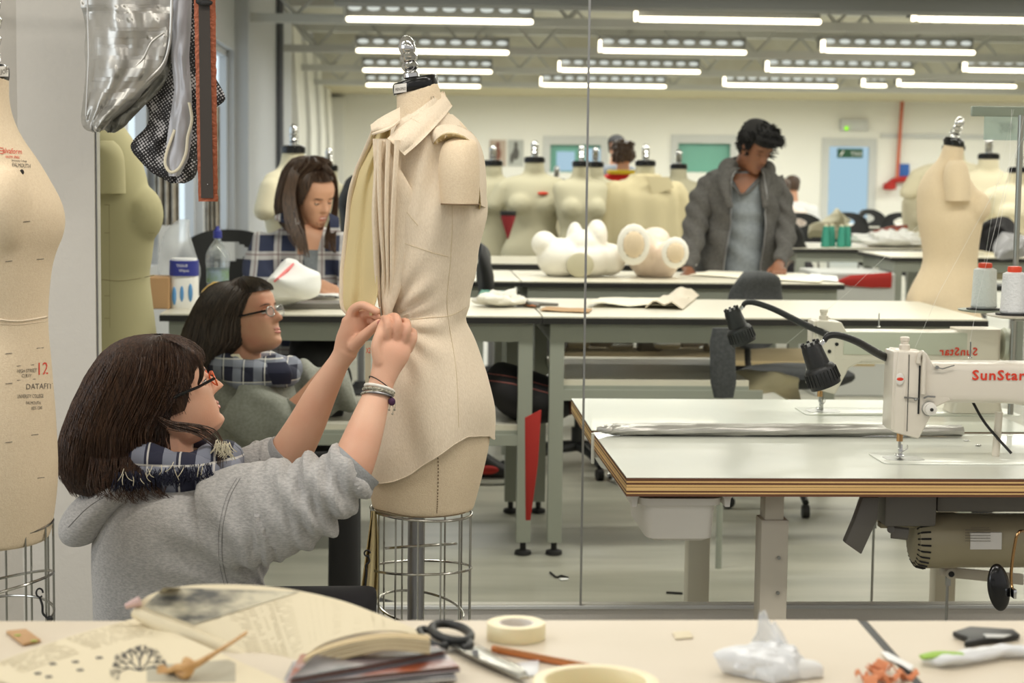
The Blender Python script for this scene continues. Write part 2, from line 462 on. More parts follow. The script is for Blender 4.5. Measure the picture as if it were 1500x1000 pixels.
# ---- the studio seen in the mirror, built as a mirrored room behind clear panes
# window wall: piers and panels around openings
def wy(px): return (RW) / (U(px, 245, 1).x)   # depth at which the window wall shows at px
wins = [(wy(188), wy(231)), (wy(262), wy(297)), (wy(316), wy(343))]
ys = [YM + .05] + [q for w_ in wins for q in w_] + [YF]
b = MB()
for i in range(0, len(ys), 2): b.bb((RW - .2, ys[i], 0), (RW, ys[i + 1], ZC))
for a, c in wins: b.bb((RW - .2, a, 0), (RW, c, .9)); b.bb((RW - .2, a, 2.32), (RW, c, ZC))
st('wall_left', b, M['wall_grey'])
for i, (a, c) in enumerate(wins):
    wn = thing('window_%d' % (i + 1), (RW, a, .9), None, None, kind='structure')
    obj('pane', MB().bb((RW - .12, a, .9), (RW - .11, c, 2.32)), M['daylight'], wn, smooth=False)
    f = MB()
    for zz in (.92, 2.3): f.bb((RW - .13, a, zz - .03), (RW - .05, c, zz + .03))
    for yy in (a + .04, c - .04): f.bb((RW - .13, yy - .04, .9), (RW - .05, yy + .04, 2.32))
    obj('window_frame', f, M['wall_grey'], wn, smooth=False)
pa, pb = wy(345), wy(413)
b = MB().bb((RW, pa, 0), (RW + .10, pb, ZC)); st('pillar', b, M['wall_grey'])
tag(obj('wall_pipe', MB().cyl((RW + .14, wy(352) + 2.6, 0.3), (RW + .14, wy(352) + 2.6, ZC - .05), .035, n=10), mat('pipe_grey', (88, 90, 96), .5)), 'thin dark grey pipe running down the pale pillar by the windows', 'pipe')
# sloping white soffits past the pillar
b = MB()
for k in range(4):
    y0 = pb + .3 + k * 2.6
    b.prism([(RW, y0, 2.95), (RW + .02, y0, .0), (RW + .16, y0, .0), (RW + .16, y0, 1.9), (RW + .10, y0, 2.95)], (0, 1.5, 0))
st('trim_window_piers', b, M['far_paint'])
st('wall_right', MB().bb((RX, YM, 0), (RX + .1, YF, ZC)), M['far_paint'])
# far wall with door and two internal windows
def X(px, Y=YF): return U(px, 245, Y).x
def Z(px, py, Y=YF): return U(px, py, Y).z
holes = [(803, 882, 207, 252), (990, 1072, 205, 252), (1211, 1275, 210, 420)]
hx = [(X(a), X(c), max(Z(a, e), 0), Z(a, d)) for a, c, d, e in holes]
b = MB(); x0 = RW
for a, c, z0, z1 in hx:
    b.bb((x0, YF, 0), (a, YF + .15, ZC)); b.bb((a, YF, z1), (c, YF + .15, ZC))
    if z0 > .05: b.bb((a, YF, 0), (c, YF + .15, z0))
    x0 = c
b.bb((x0, YF, 0), (RX, YF + .15, ZC))
st('wall_far', b, M['far_paint'])
for i, (a, c, z0, z1) in enumerate(hx):
    w_ = thing(('window_%d' % (i + 4)) if i < 2 else 'door_1', (a, YF, z0), None, None, kind='structure')
    obj('pane', MB().bb((a, YF + .1, z0), (c, YF + .11, z1)), M['teal_glass'] if i < 2 else M['daylight_blue'], w_, smooth=False)
    f = MB(); t = .09
    f.bb((a - t, YF - .03, z1 - .05), (c + t, YF + .05, z1 + t)); f.bb((a - t, YF - .03, z0), (a + .03, YF + .05, z1 - .05)); f.bb((c - .03, YF - .03, z0), (c + t, YF + .05, z1 - .05))
    obj('door_frame' if i == 2 else 'window_frame', f, M['steel_paint'], w_, smooth=False)
st('trim_far_wall', MB().bb((RW, YF - .06, Z(900, 150)), (RX, YF, Z(900, 141))), M['far_paint'])
st('trim_ledge', MB().bb((X(482), YF - .35, 0), (X(505), YF, 2.55)), M['far_paint'])
# ceiling: roof deck, then a lower soffit at the far end
st('ceiling', MB().bb((RW - .2, YM + .05, ZC), (RX, 27, ZC + .1)), M['ceiling_grey'])
st('ceiling_soffit', MB().bb((RW - .2, 26.8, 2.62), (RX, YF, 2.75)), M['soffit'])
st('trim_soffit_face', MB().bb((RW - .2, 26.75, 2.62), (RX, 26.8, ZC)), M['ceiling_grey'])
mk('housing', (120, 122, 120), .6)
# beams and trusses over each lamp row
rows = [(14.6, 30, [(505, 783), (933, 1205), (1342, 1620)]),
        (18.1, 75.5, [(520, 747), (880, 1095), (1207, 1430)]),
        (21.2, 104, [(530, 722), (820, 1027), (1125, 1340), (1415, 1620)]),
        (24.0, 125.5, [(535, 705), (793, 977), (1062, 1228), (1266, 1300), (1318, 1490)])]
for i, (Y, py, L) in enumerate(rows):
    zz = U(900, py, Y).z
    t = thing('roof_truss', (0, Y + .5, zz), 'painted steel roof truss crossing above lamp row %s' % ['nearest the camera, widest of the four', 'second from the top of the picture', 'third from the top of the picture', 'closest to the far wall'][i], 'truss')
    obj('bottom_chord', MB().bb((RW, Y + .45, zz - .02), (RX, Y + .55, zz + .05)), M['steel_paint'], t, smooth=False)
    obj('top_chord', MB().bb((RW, Y + .4, zz + .42), (RX, Y + .6, zz + .5)), M['steel_paint'], t, smooth=False)
    wb = MB(); x = RW + .1; k = 0
    while x < RX - .5:
        wb.tube([(x, Y + .5, zz + (.04 if k % 2 else .43)), (x + .36, Y + .5, zz + (.43 if k % 2 else .04))], .016, 5); x += .36; k += 1
    obj('web_bars', wb, M['steel_paint'], t, kind='stuff')
g = MB(); 
tag(obj('air_duct', MB().bb((X(490, 13.4), 13.2, U(900, 14, 13.4).z), (RX, 13.5, U(900, -22, 13.4).z)), mat('duct', (118, 120, 120), .5), smooth=False), 'long dark grey duct crossing the ceiling at the top of the picture', 'duct')
n = 0
where = ['in the widest row at the top', 'in the second lamp row', 'in the third lamp row', 'in the row closest to the far wall']
order = ['leftmost', 'second from the left', 'third from the left', 'fourth from the left', 'fifth from the left']
for i, (Y, py, L) in enumerate(rows):
    for j, (a, c) in enumerate(L):
        p = U(a, py, Y); q = U(c, py, Y); zz = (p.z + q.z) / 2
        t = thing('ceiling_light', ((p.x + q.x) / 2, Y, zz), 'hanging fluorescent ceiling light, %s %s' % (order[j], where[i]), 'ceiling light', 'fluorescent lights in rows')
        x0, x1 = p.x, q.x
        obj('lamp_tube', MB().capsule([(x0 + .03, Y, zz), (x1 - .03, Y, zz)], [.021, .021], 8), M['tube_glow'], t)
        obj('housing', MB().bb((x0, Y + .1, zz + .03), (x1, Y + .3, zz + .15), 0), M['housing'], t, smooth=False)
        N_ = max(3, round((x1 - x0) / .15)); w_ = (x1 - x0) / N_
        me0 = None
        for k in range(N_):
            cx = x0 + (k + .5) * w_
            e = MB().ball((cx, Y + .095, zz + .095), (w_ * .36, .012, .022), n=10, m=6)
            obj('louvre_reflection', e, M['louvre_reflection_glow'], t)  # bright spot of the tube reflected in the louvre, built as a glowing ball
        obj('end_plate', MB().bb((x0 - .012, Y - .02, zz - .01), (x0 + .004, Y + .1, zz + .1)), M['tube_glow'] if j else M['steel_paint'], t, smooth=False)

# far wall fittings
def far_box(name, x0, x1, y0, y1, Y, dep, m, label, cat, **kw):
    a = U(x0, y1, Y); c = U(x1, y0, Y)
    return tag(obj(name, MB().bb((a.x, Y - dep, a.z), (c.x, Y, c.z)), m, smooth=False, **kw), label, cat)
o = far_box('exit_sign', 1226, 1263, 218, 231, YF - .05, .05, M['sign_green'], 'dark green exit sign at the top of the glazed far door', 'sign')
b = MB(); ptext(b, 'EXIT', 1246, 228, 5.5, surf=None, Y=YF - .11, flip=True); b.tube([U(1231, 228, YF - .11), U(1236, 221, YF - .11)], .012, 5)
o2 = obj('lettering', b, M['paper_white'], o)
far_box('notice', 1315, 1332, 240, 262, YF, .02, M['sign_blue'], 'small blue notice on the far wall right of the red pipe', 'sign')
t = thing('alarm_box', U(1250, 190, YF), 'pale rectangular emergency light box with a green lamp on the far wall', 'box')
a, c = U(1229, 191, YF), U(1270, 175, YF)
obj('housing', MB().bb((a.x, YF - .1, a.z), (c.x, YF, c.z)), M['steel_paint'], t, bevel=.01)
obj('indicator', MB().ball(U(1240, 188, YF - .11), .035, n=10, m=6), M['led'], t, label='glowing green indicator')
for k, (x0, x1, lb) in enumerate([(717, 741, 'brown toned photo poster of a figure, left of two on the far wall'), (744, 767, 'grey toned photo poster of figures, right of two on the far wall')]):
    a, c = U(x0, 243, YF), U(x1, 205, YF)
    t = tag(obj('poster', MB().bb((a.x, YF - .02, a.z), (c.x, YF, c.z)), mat('poster%d' % k, (180, 162, 146) if k == 0 else (176, 178, 172), .6), smooth=False), lb, 'poster')
    mb = MB(); Yp = YF - .03
    for (cx, cy, rx, rz) in ((.5, .52, .22, .24), (.5, .2, .12, .13), (.25, .7, .12, .2)):
        pc = V((lerp(a.x, c.x, cx), Yp, lerp(c.z, a.z, cy))); mb.ball(pc, (rx * (c.x - a.x), .006, rz * (c.z - a.z)), n=10, m=6)
    obj('printed_figure', mb, mat('posterfig%d' % k, (120, 76, 60) if k == 0 else (84, 82, 78), .6), t)
b = MB(); b.tube(smooth_path([U(1322, 146, YF - .1), U(1318, 200, YF - .1), U(1314, 262, YF - .1)]), .03, 8)
t = tag(obj('fire_pipe', b, M['red_pipe']), 'thin red pipe dropping down the far wall to the hose point', 'pipe')
obj('hose_branch', MB().tube(smooth_path([U(1300, 272, YF - .1), U(1312, 264, YF - .1), U(1335, 262, YF - .1)]), .05, 8), M['red_cloth'], t)
obj('valve', MB().lathe([(.06, 0), (.11, .01), (.11, .1), (.05, .12)], U(1303, 278, YF - .15), n=12), M['red_cloth'], t)
far_box('wall_trunking', 1290, 1500, 198, 202, YF, .04, M['steel_paint'], 'thin pale cable trunking along the far wall right of the door', 'trunking')
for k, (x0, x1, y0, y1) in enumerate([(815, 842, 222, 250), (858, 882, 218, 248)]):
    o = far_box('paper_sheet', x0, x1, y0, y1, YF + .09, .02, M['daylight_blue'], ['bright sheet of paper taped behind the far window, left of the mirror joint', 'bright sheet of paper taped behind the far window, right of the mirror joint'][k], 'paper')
# ================================================================ tables of the studio
def table(name, x0, x1, y0, y1, z, label, group=None, shelf=None, leg=.05, top=None, th=.028, foot=True, inset=.03, legs=None, apron=.07, sx1=None):
    t = thing(name, ((x0 + x1) / 2, (y0 + y1) / 2, 0), label, 'table', group)
    obj('tabletop', MB().bb((x0, y0, z - .006), (x1, y1, z)), top or M['laminate_far'], t, smooth=False)
    obj('edge_band', MB().bb((x0 - .002, y0 - .002, z - th), (x1 + .002, y1 + .002, z - .0055)), M['edge_black'], t, smooth=False)
    f = MB(); i = inset
    for yy in (y0 + i, y1 - i - leg): f.bb((x0 + i, yy, z - th - apron), (x1 - i, yy + leg, z - th))
    for xx in (x0 + i, x1 - i - leg): f.bb((xx, y0 + i, z - th - apron), (xx + leg, y1 - i, z - th))
    obj('frame', f, M['frame_grey'], t, smooth=False)
    for xx in (legs or (x0 + i + leg / 2, x1 - i - leg / 2)):
        for yy in (y0 + i + leg / 2, y1 - i - leg / 2):
            l = obj('leg', MB().box((xx, yy, (z - th + .05) / 2), (leg + .003, leg + .003, z - th - .0505)), M['frame_grey'], t, smooth=False)
            obj('foot', MB().lathe([(.02, .0), (.032, .004), (.03, .016), (.011, .022), (.011, .055)], (xx, yy, 0), n=12), M['dark'], l)
    if shelf:
        if sx1: x1 = sx1
        obj('shelf', MB().bb((x0 + i + leg, y0 + .05, shelf - .02), (x1 - i - leg, y1 - .05, shelf)), M['laminate_far'], t, smooth=False)
        f = MB(); f.bb((x0 + i + leg, y0 + .045, shelf - .035), (x1 - i - leg, y1 - .045, shelf - .02), 1); f.bb((x0 + i, y0 + i, shelf - .075), (x1 - i, y0 + i + .02, shelf - .035)); f.bb((x0 + i, y1 - i - .02, shelf - .075), (x1 - i, y1 - i, shelf - .035))
        obj('shelf_rail', f, [M['frame_grey'], M['edge_black']], t, smooth=False)
    return t
Y1 = UZ(900, 464, .9).y; Y1b = UZ(900, 437.5, .9).y
T1 = table('cutting_table', UZ(226, 464, .9).x, UZ(794, 464, .9).x, Y1, Y1b, .9, 'long grey-framed cutting table behind the kneeling woman, left of the mirror joint', 'grey framed cutting tables', shelf=.49)
T2 = table('cutting_table', UZ(796.5, 464, .9).x, UZ(1432, 464, .9).x, Y1, Y1b, .9, 'long grey-framed cutting table with folded papers, right of the mirror joint', 'grey framed cutting tables', shelf=.66, sx1=UZ(1130, 464, .9).x)
Y2 = UZ(900, 413, .9).y; Y2b = UZ(900, 397, .9).y
T3 = table('cutting_table', UZ(560, 413, .9).x, UZ(764, 413, .9).x, Y2, Y2b, .9, 'second-row cutting table end showing between the shirt and the white torso moulds', 'grey framed cutting tables')
T4 = table('cutting_table', UZ(766, 413, .9).x, UZ(1234, 415, .9).x, Y2, Y2b, .9, 'second-row cutting table that the white torso moulds lie on', 'grey framed cutting tables')
Y3 = UZ(900, 387, .9).y
T5 = table('cutting_table', UZ(690, 387, .9).x, UZ(1030, 387, .9).x, Y3, Y3 + .9, .9, 'third-row cutting table in front of the dress forms', 'grey framed cutting tables')
YA = UZ(1250, 364, .9).y
T6 = table('work_bench', UZ(1166, 364, .9).x, UZ(1395, 364, .9).x, YA, YA + 1.1, .9, 'grey work bench carrying the green thread cones', None, shelf=.35, leg=.06)
T7 = table('work_bench', UZ(1310, 377, .9).x, UZ(1560, 377, .9).x, UZ(1400, 377, .9).y, UZ(1400, 377, .9).y + .9, .9, 'grey work bench partly behind the standing dress form at the right')
YB = UZ(1250, 333, .9).y
T8 = table('work_bench', UZ(1150, 333, .9).x, UZ(1362, 333, .9).x, YB, YB + 1.4, .9, 'far pale work bench below the glazed door')

# ---------------------------------------------------------------- chairs
def shell_chair(x, y, rz, label, z=.46, group='black plastic chairs with a hole in the back'):
    t = thing('shell_chair', (0, 0, 0), label, 'chair', group)
    def back(u, v):
        a = (u - .5) * 2; w_ = .23 - .03 * v - .05 * max(0, v - .8) * 5 * .4
        return V((a * w_, .2 - .06 * a * a + .05 * v, z + .12 + .36 * v - .05 * abs(a) ** 3 * v))
    b = MB(); nu, nv = 56, 40; idx = {}
    vs = [back(i / nu, j / nv) for j in range(nv + 1) for i in range(nu + 1)]; fs = []
    for j in range(nv):
        for i in range(nu):
            cx, cy = (i + .5) / nu, (j + .5) / nv
            if ((cx - .5) / .2) ** 2 + ((cy - .78) / .1) ** 2 < 1: continue
            k = j * (nu + 1) + i; fs.append((k, k + 1, k + nu + 2, k + nu + 1))
    b.add(vs, fs); obj('backrest', b, M['black_plastic'], t, solid=.012)
    b = MB().loft([((0, 0, z - .02), (.2, 0, 0), (0, .2, 0)), ((0, 0, z), (.23, 0, 0), (0, .22, 0)), ((0, 0, z + .02), (.22, 0, 0), (0, .21, 0))], n=24, e=3)
    obj('seat', b, M['black_plastic'], t)
    for sx in (-1, 1):
        obj('leg', MB().tube([(sx * .19, -.2, 0), (sx * .17, -.15, z - .02)], .011, 8), M['steel'], t)
        obj('leg', MB().tube(smooth_path([(sx * .2, .24, 0), (sx * .18, .17, z - .02), (sx * .17, .22, z + .2)]), .011, 8), M['steel'], t)
    t.location = (x, y, 0); t.rotation_euler = (0, 0, rz); ORG[t.name] = V((x, y, 0)); return t
C0 = shell_chair(UZ(332, 450, .5).x * 1.0, 8.2, 0, 'black chair with a hole in its back beside the plaid-shirted woman')
C0.location = (U(328, 400, 8.4).x, 8.4, 0); C0.scale = (1.1, 1, 1.22)
for k, (px, Y, rz, s, lb) in enumerate([
    (1252, 17.0, .1, 1.0, 'black chair with a hole in its back under the glazed far door'),
    (1329, 17.2, -.1, 1.05, 'black chair with a hole in its back left of the large right-hand dress form'),
    (1188, 16.6, .3, 1.1, 'black chair back in front of the person in a white T-shirt'),
    (1296, 18.6, .5, .95, 'small black chair between two others below the blue notice'),
    (1478, 15.0, -.3, 1.1, 'black chair near the picture edge beyond the dress forms')]):
    c = dup(C0, (U(px, 300, Y).x, Y, 0), rz, lb, scale=(1.0 * s, 1, 1.14))
def task_chair(x, y, rz, zs, label, back_h=.38, up=.2, name='task_chair', bw=1.0):
    t = thing(name, (0, 0, 0), label, 'chair')
    b = MB().loft([((0, 0, zs - .05), (.17, 0, 0), (0, .17, 0)), ((0, 0, zs - .03), (.23, 0, 0), (0, .22, 0)), ((0, 0, zs), (.24, 0, 0), (0, .23, 0)), ((0, 0, zs + .025), (.19, 0, 0), (0, .18, 0))], n=28, e=2.6, sub=2)
    obj('seat', b, M['chair_fabric'], t)
    sz = [(0, .1), (.04, .19), (.14, .235), (.26, .225), (.34, .17), (.37, .08)]
    sc = back_h / .38
    b = MB().loft([((0, .24 + .02 * math.sin(q * 3), zs + up + h * sc), (w_ * bw, 0, 0), (0, .035, 0)) for q, (h, w_) in enumerate(sz)], n=28, e=2.4, sub=4)
    obj('backrest', b, M['chair_fabric'], t)
    obj('back_stem', MB().tube(smooth_path([(0, .05, zs - .06), (0, .26, zs - .05), (0, .29, zs + up + .1)]), .02, 8, flat=.4), M['black_plastic'], t)
    obj('gas_column', MB().lathe([(.03, .1), (.03, zs * .5), (.016, zs * .5), (.016, zs - .05)], (0, 0, 0), n=14), M['black_plastic'], t)
    for k in range(5):
        a = 2 * PI * k / 5 + .3; c, s = math.cos(a), math.sin(a)
        l = obj('base_arm', MB().tube(smooth_path([(0, 0, .12), (c * .17, s * .17, .105), (c * .31, s * .31, .065)]), [.028, .018, .014], 8), M['black_plastic'], t)
        obj('caster', MB().cyl((c * .31 - s * .014, s * .31 + c * .014, .028), (c * .31 + s * .014, s * .31 - c * .014, .028), .028, n=14), M['dark'], l)
    t.location = (x, y, 0); t.rotation_euler = (0, 0, rz); ORG[t.name] = V((x, y, 0)); return t
ch = task_chair(U(1168, 430, 7.98).x, 7.98, .62, .575, 'charcoal office chair whose rounded back rises behind the right cutting table', up=.09, back_h=.345, bw=.72)
pe = obj('chair_panel', MB().loft([sec(480, 1044, 1074, 6.68, .03), sec(500, 1040, 1076, 6.68, .04), sec(560, 1041, 1078, 6.68, .04), sec(582, 1046, 1074, 6.68, .03)], n=20, e=5), M['chair_fabric'])
tag(pe, 'upright dark grey padded panel left of the office chair seat', 'chair panel')
obj('post', MB().cyl((ORG[pe.name].x, ORG[pe.name].y, 0), (ORG[pe.name].x, ORG[pe.name].y, ORG[pe.name].z + .03), .012), M['frame_grey'], pe)
def cl(u, v):
    p = U(1048 + 125 * u, 556 + 34 * v - 14 * math.sin(PI * u), 7.5); p.y += .05 * math.sin(7 * u + 3 * v); p.z += .012 * noise.noise(V((u * 5, v * 3, 2)))
    return p
tag(obj('cream_cloth', MB().grid(cl, 30, 10), M['form_far'], solid=.01), 'crumpled cream cloth bundled under the office chair seat', 'cloth')
# chrome bowl and dark bits on the floor under the tables
P = UZ(958, 583, .02); P.y = 8.6; P = U(958, 585, 8.6)
t = thing('chrome_stool', (P.x, P.y, 0), 'round chrome dish-shaped stool base glinting under the right cutting table', 'stool')
zc = P.z
obj('dish', MB().lathe([(.05, zc - .01), (.12, zc), (.17, zc + .05), (.172, zc + .055), (.16, zc + .055), (.1, zc + .03)], (P.x, P.y, 0), n=32), M['chrome'], t)
obj('post', MB().cyl((P.x, P.y, 0), (P.x, P.y, zc), .03), M['chrome'], t)
obj('foot_ring', MB().tube([(P.x + .2 * math.cos(a / 20 * PI), P.y + .2 * math.sin(a / 20 * PI), .02) for a in range(40)], .015, 8, closed=True), M['chrome'], t)
sp = U(868, 575, 8.2)
t = task_chair(sp.x, 8.9, .9, .42, 'low black swivel chair base under the right cutting table', up=.1, back_h=.2)
# motors and fittings glimpsed between table top and shelf
for k in range(9):
    px = 812 + k * 34 + RND.uniform(-5, 5); Y = 9.2 + RND.uniform(0, .3); c = U(px, 503 + RND.uniform(-5, 5), Y); r = RND.uniform(.025, .05)
    t = thing('machine_motor', (c.x, c.y, c.z - .06), 'small steel sewing machine motor glimpsed through the gap under the cutting table top', 'motor', 'motors under the second-row tables')
    obj('motor_body', MB().lathe([(r * .6, -.07), (r, -.05), (r, .04), (r * .7, .06)], c, Matrix.Rotation(PI / 2, 3, 'Y'), n=16), M['steel' if k % 2 else 'motor_dark'], t)
    obj('bracket', MB().box((c.x + .03, c.y, c.z + .07), (.02, .03, .12)), M['alu'], t, smooth=False)
b = MB(); c0, c1 = U(796, 523, 9.15), U(1240, 507, 9.6)
tag(obj('low_shelf', MB().bb((c0.x, 9.0, c0.z - .02), (c1.x, 9.7, c0.z)), M['page_edge'], smooth=False), 'low brown shelf board that the small motors stand on', 'shelf')
tag(obj('machine_cabinet', MB().bb((U(1198, 436, 11.9).x, 11.9, 0), (U(1312, 400, 11.9).x, 12.5, U(1198, 399, 11.9).z)), M['steel_paint'], smooth=False, bevel=.01), 'pale grey cabinet with a red stripe beyond the second cutting table', 'cabinet')
cc = bpy.data.objects['machine_cabinet']
obj('red_stripe', MB().loft([(U(px, 411 + s_, 11.88), V((0, .01, 0)), V((0, 0, h / 200))) for px, h, s_ in ((1222, .5, 2), (1245, 7, 0), (1275, 9, 0), (1306, 10, -1))], n=8), M['red_cloth'], cc)

# ---------------------------------------------------------------- background dress forms
def knob(mb, c, R=None, s=1.0, w_=.72):
    prof = [(.020, 0), (.027, .006), (.027, .016), (.020, .023), (.026, .028), (.029, .037), (.022, .046), (.028, .052), (.0305, .062), (.023, .071), (.027, .077), (.029, .086), (.0265, .100), (.018, .113), (.009, .118), (.002, .12)]
    mb.lathe([(r * s * w_, z * s) for r, z in prof], c, R, n=24); return mb
def bust_sections(s=1):
    T = [(.80, .165, .115, 0), (.86, .175, .125, .0), (.95, .172, .125, 0), (1.05, .135, .105, 0), (1.13, .12, .095, 0), (1.2, .137, .105, 0), (1.28, .155, .115, -.005), (1.36, .165, .105, 0), (1.43, .172, .085, .005), (1.465, .15, .065, .01), (1.485, .09, .055, .01), (1.5, .062, .052, .005), (1.54, .054, .052, -.005), (1.585, .052, .052, -.01)]
    return [((0, y, z), (w_, 0, 0), (0, d, 0)) for z, w_, d, y in T]
def dress_form(px, capy, Y, wpx, label, material='form_far', arms=(0, 0), rz=0, bust=True, group='dress forms standing in the studio', logo=None, coat=None):
    c = U(px, capy, Y); t = thing('dress_form', (0, 0, 0), label, 'dress form', group)
    b = MB(); b.loft(bust_sections(), n=32, e=2.2, sub=3)
    if bust:
        for sx in (-1, 1): b.ball((sx * .075, -.085, 1.28), (.066, .06, .075))
    for sx, on in zip((-1, 1), arms):
        if on: b.capsule([(sx * .16, .0, 1.4), (sx * .205, 0, 1.27)], [.05, .052], 14)
    me = fuse(b, .012, 8)
    body = obj('torso', me, M[material], t)
    obj('neck_cap', MB().lathe([(.051, 1.575), (.056, 1.578), (.056, 1.61), (.045, 1.618)], (0, -.01, 0), n=24), M['black_gloss'], t)
    obj('finial', knob(MB(), (0, -.01, 1.61)), M['chrome'], t)
    obj('pole', MB().cyl((0, 0, .1), (0, 0, .85), .018), M['alu'], t)
    obj('stand_base', MB().lathe([(.22, 0), (.22, .03), (.05, .06), (.03, .1)], (0, 0, 0), n=24), M['dark'], t)
    if logo:
        l = MB().ball(logo[0], logo[1], n=14, m=6); obj('printed_mark', l, M[logo[2]], t)
    if coat:
        coat(t)
    s = wpx * Y / FPX / .35 * 1.15
    t.scale = (s, 1, (c.z) / 1.61); t.location = (c.x, Y, 0); t.rotation_euler = (0, 0, rz)
    ORG[t.name] = V(t.location); return t
def coatfn(t):
    b = MB(); T = [(.8, .2, .15), (1.0, .2, .15), (1.2, .19, .14), (1.35, .19, .13), (1.43, .17, .1), (1.49, .09, .08), (1.52, .085, .08)]
    def f(p, v, an): return p + V((math.cos(an), math.sin(an), 0)) * .008 * math.sin(9 * an + 3 * v)
    b.loft([((0, 0, z), (w_, 0, 0), (0, d, 0)) for z, w_, d in T], n=48, e=2.2, sub=3, fn=f)
    for sx in (-1, 1): b.capsule(smooth_path([(sx * .165, 0, 1.42), (sx * .23, -.01, 1.2), (sx * .22, -.03, .9)], 4), [.055, .06, .06], 14)
    obj('coat', fuse(b, .012, 4), M['beige_coat'], t, label='long-sleeved beige coat buttoned over the form')
    def lap(u, v): return V((-.01 + .12 * u + .03 * v, -.125 + .02 * u, 1.5 - .13 * v * (1 - u * .4)))
    obj('collar', MB().grid(lap, 8, 6), M['beige_coat'], t, solid=.008)
F = [
 (722, 236, 12.8, 80, 'dress form just behind the shirt armhole, edge-on to the picture', 'form_grey', (0, 0), 0),
 (783, 231, 12.6, 84, 'grey-beige dress form facing the room with both arm stumps', 'form_grey', (1, 1), 0),
 (851, 237, 12.4, 74, 'dress form standing right at the mirror joint', 'form_grey', (0, 0), .2),
 (872, 238, 12.9, 70, 'dress form with a round dark mark on its chest', 'form_grey', (0, 1), -.1),
 (994, 241, 13.6, 70, 'plain dress form between the coated one and the standing man', 'form_grey', (1, 1), 0),
 (481, 243, 11.4, 76, 'grey dress form behind the plaid-shirted woman’s head', 'form_grey', (0, 0), .2),
 (530, 262, 11.9, 90, 'pale cream dress form between the woman in plaid and the calico shirt', 'form_far', (0, 0), .2),
 (815, 262, 14.6, 66, 'pale dress form in the second rank, left of the mirror joint', 'form_far', (0, 0), 0),
 (1397, 213, 13.5, 92, 'cream dress form with a black neck cap near the right wall', 'form_far', (1, 1), -.2),
 (1448, 226, 13.0, 88, 'cream dress form behind the big right-hand one, red mark on its chest', 'form_far', (1, 1), -.1),
 (1492, 246, 12.4, 92, 'cream dress form cut by the right edge of the picture', 'form_far', (1, 1), .2),
 (1345, 268, 15.0, 44, 'small pale dress form half hidden behind the large one at right', 'form_far', (0, 0), .4),
]
for px, cy, Y, wp, lb, mt, arms, rz in F:
    logo = ((.04, -.118, 1.36), (.03, .01, .012), 'red_print') if px in (783, 1448) else ((.03, -.118, 1.36), (.032, .012, .045), 'grey_print') if px == 872 else None
    dress_form(px, cy, Y, wp, lb.replace('’', "'"), mt, arms, rz, logo=logo)
dress_form(945, 236, 12.5, 84, 'dress form wearing a beige coat with a turned collar', 'form_grey', (0, 0), .1, coat=coatfn, bust=False)
f0 = dress_form(427, 215, 9.6, 86, 'bright cream dress form close behind the plaid-shirted woman, chrome knob on top', 'form_far', (1, 0), .9)
f0.scale = (f0.scale[0], 1.2, f0.scale[2])
# maroon lamp-like wedge between forms
b = MB().lathe([(.004, 0), (.045, .13), (.05, .165)], U(744, 350, 12.0), n=16); o = obj('maroon_garment', b, M['maroon'])
tag(o, 'maroon pointed garment with a black waistband between two dress forms', 'garment')
obj('waistband', MB().lathe([(.05, .15), (.053, .175), (.045, .18)], U(744, 350, 12.0), n=16), M['dark'], o)

# ---- big standing form at the right, in profile
def place_knob(t, p, q, s):
    """chrome knob from p towards q"""
    d = (q - p); R_ = d.to_track_quat('Z', 'Y').to_matrix(); obj('finial', knob(MB(), p, R_, d.length / .12, s), M['chrome'], t)
YR = 7.9
t = thing('dress_form', (U(1385, 600, YR).x, YR, 0), 'large cream dress form in profile facing right, beside the thread cones', 'dress form')
b = MB().loft([sec(212, 1383, 1412, YR, .09, 2), sec(235, 1375, 1410, YR, .1, 3), sec(252, 1357, 1414, YR, .16), sec(275, 1346, 1428, YR, .26), sec(300, 1344, 1438, YR, .27), sec(325, 1345, 1438, YR, .27), sec(350, 1350, 1434, YR, .24), sec(385, 1352, 1431, YR, .2), sec(415, 1338, 1433, YR, .25), sec(440, 1328, 1428, YR, .3), sec(480, 1325, 1440, YR, .33), sec(560, 1328, 1436, YR, .3)], n=32, sub=3)
b.ball(U(1424, 303, YR) + V((-.01, -.05, 0)), (.075, .08, .075)).ball(U(1420, 303, YR) + V((-.01, .06, 0)), (.07, .08, .075))
obj('torso', fuse(b, .009, 8), M['form'], t)
obj('arm_stump', MB().loft([sec(235, 1392, 1410, YR - .1, .08), sec(243, 1386, 1416, YR - .12, .1), sec(262, 1382, 1420, YR - .13, .11), sec(294, 1384, 1421, YR - .13, .11)], n=24, sub=3), M['form'], t)
obj('neck_cap', MB().loft([sec(214, 1383, 1412, YR, .1, 2), sec(206, 1382, 1412, YR, .1, 2), sec(202, 1385, 1408, YR, .09, 2)], n=24), M['black_gloss'], t)
place_knob(t, U(1398, 204, YR), U(1408, 171, YR), .85)
obj('pole', MB().cyl((U(1385, 560, YR).x, YR, .05), U(1385, 560, YR), .02), M['alu'], t)
obj('stand_base', MB().lathe([(.22, 0), (.22, .03), (.05, .06)], (U(1385, 560, YR).x, YR, 0)), M['dark'], t)

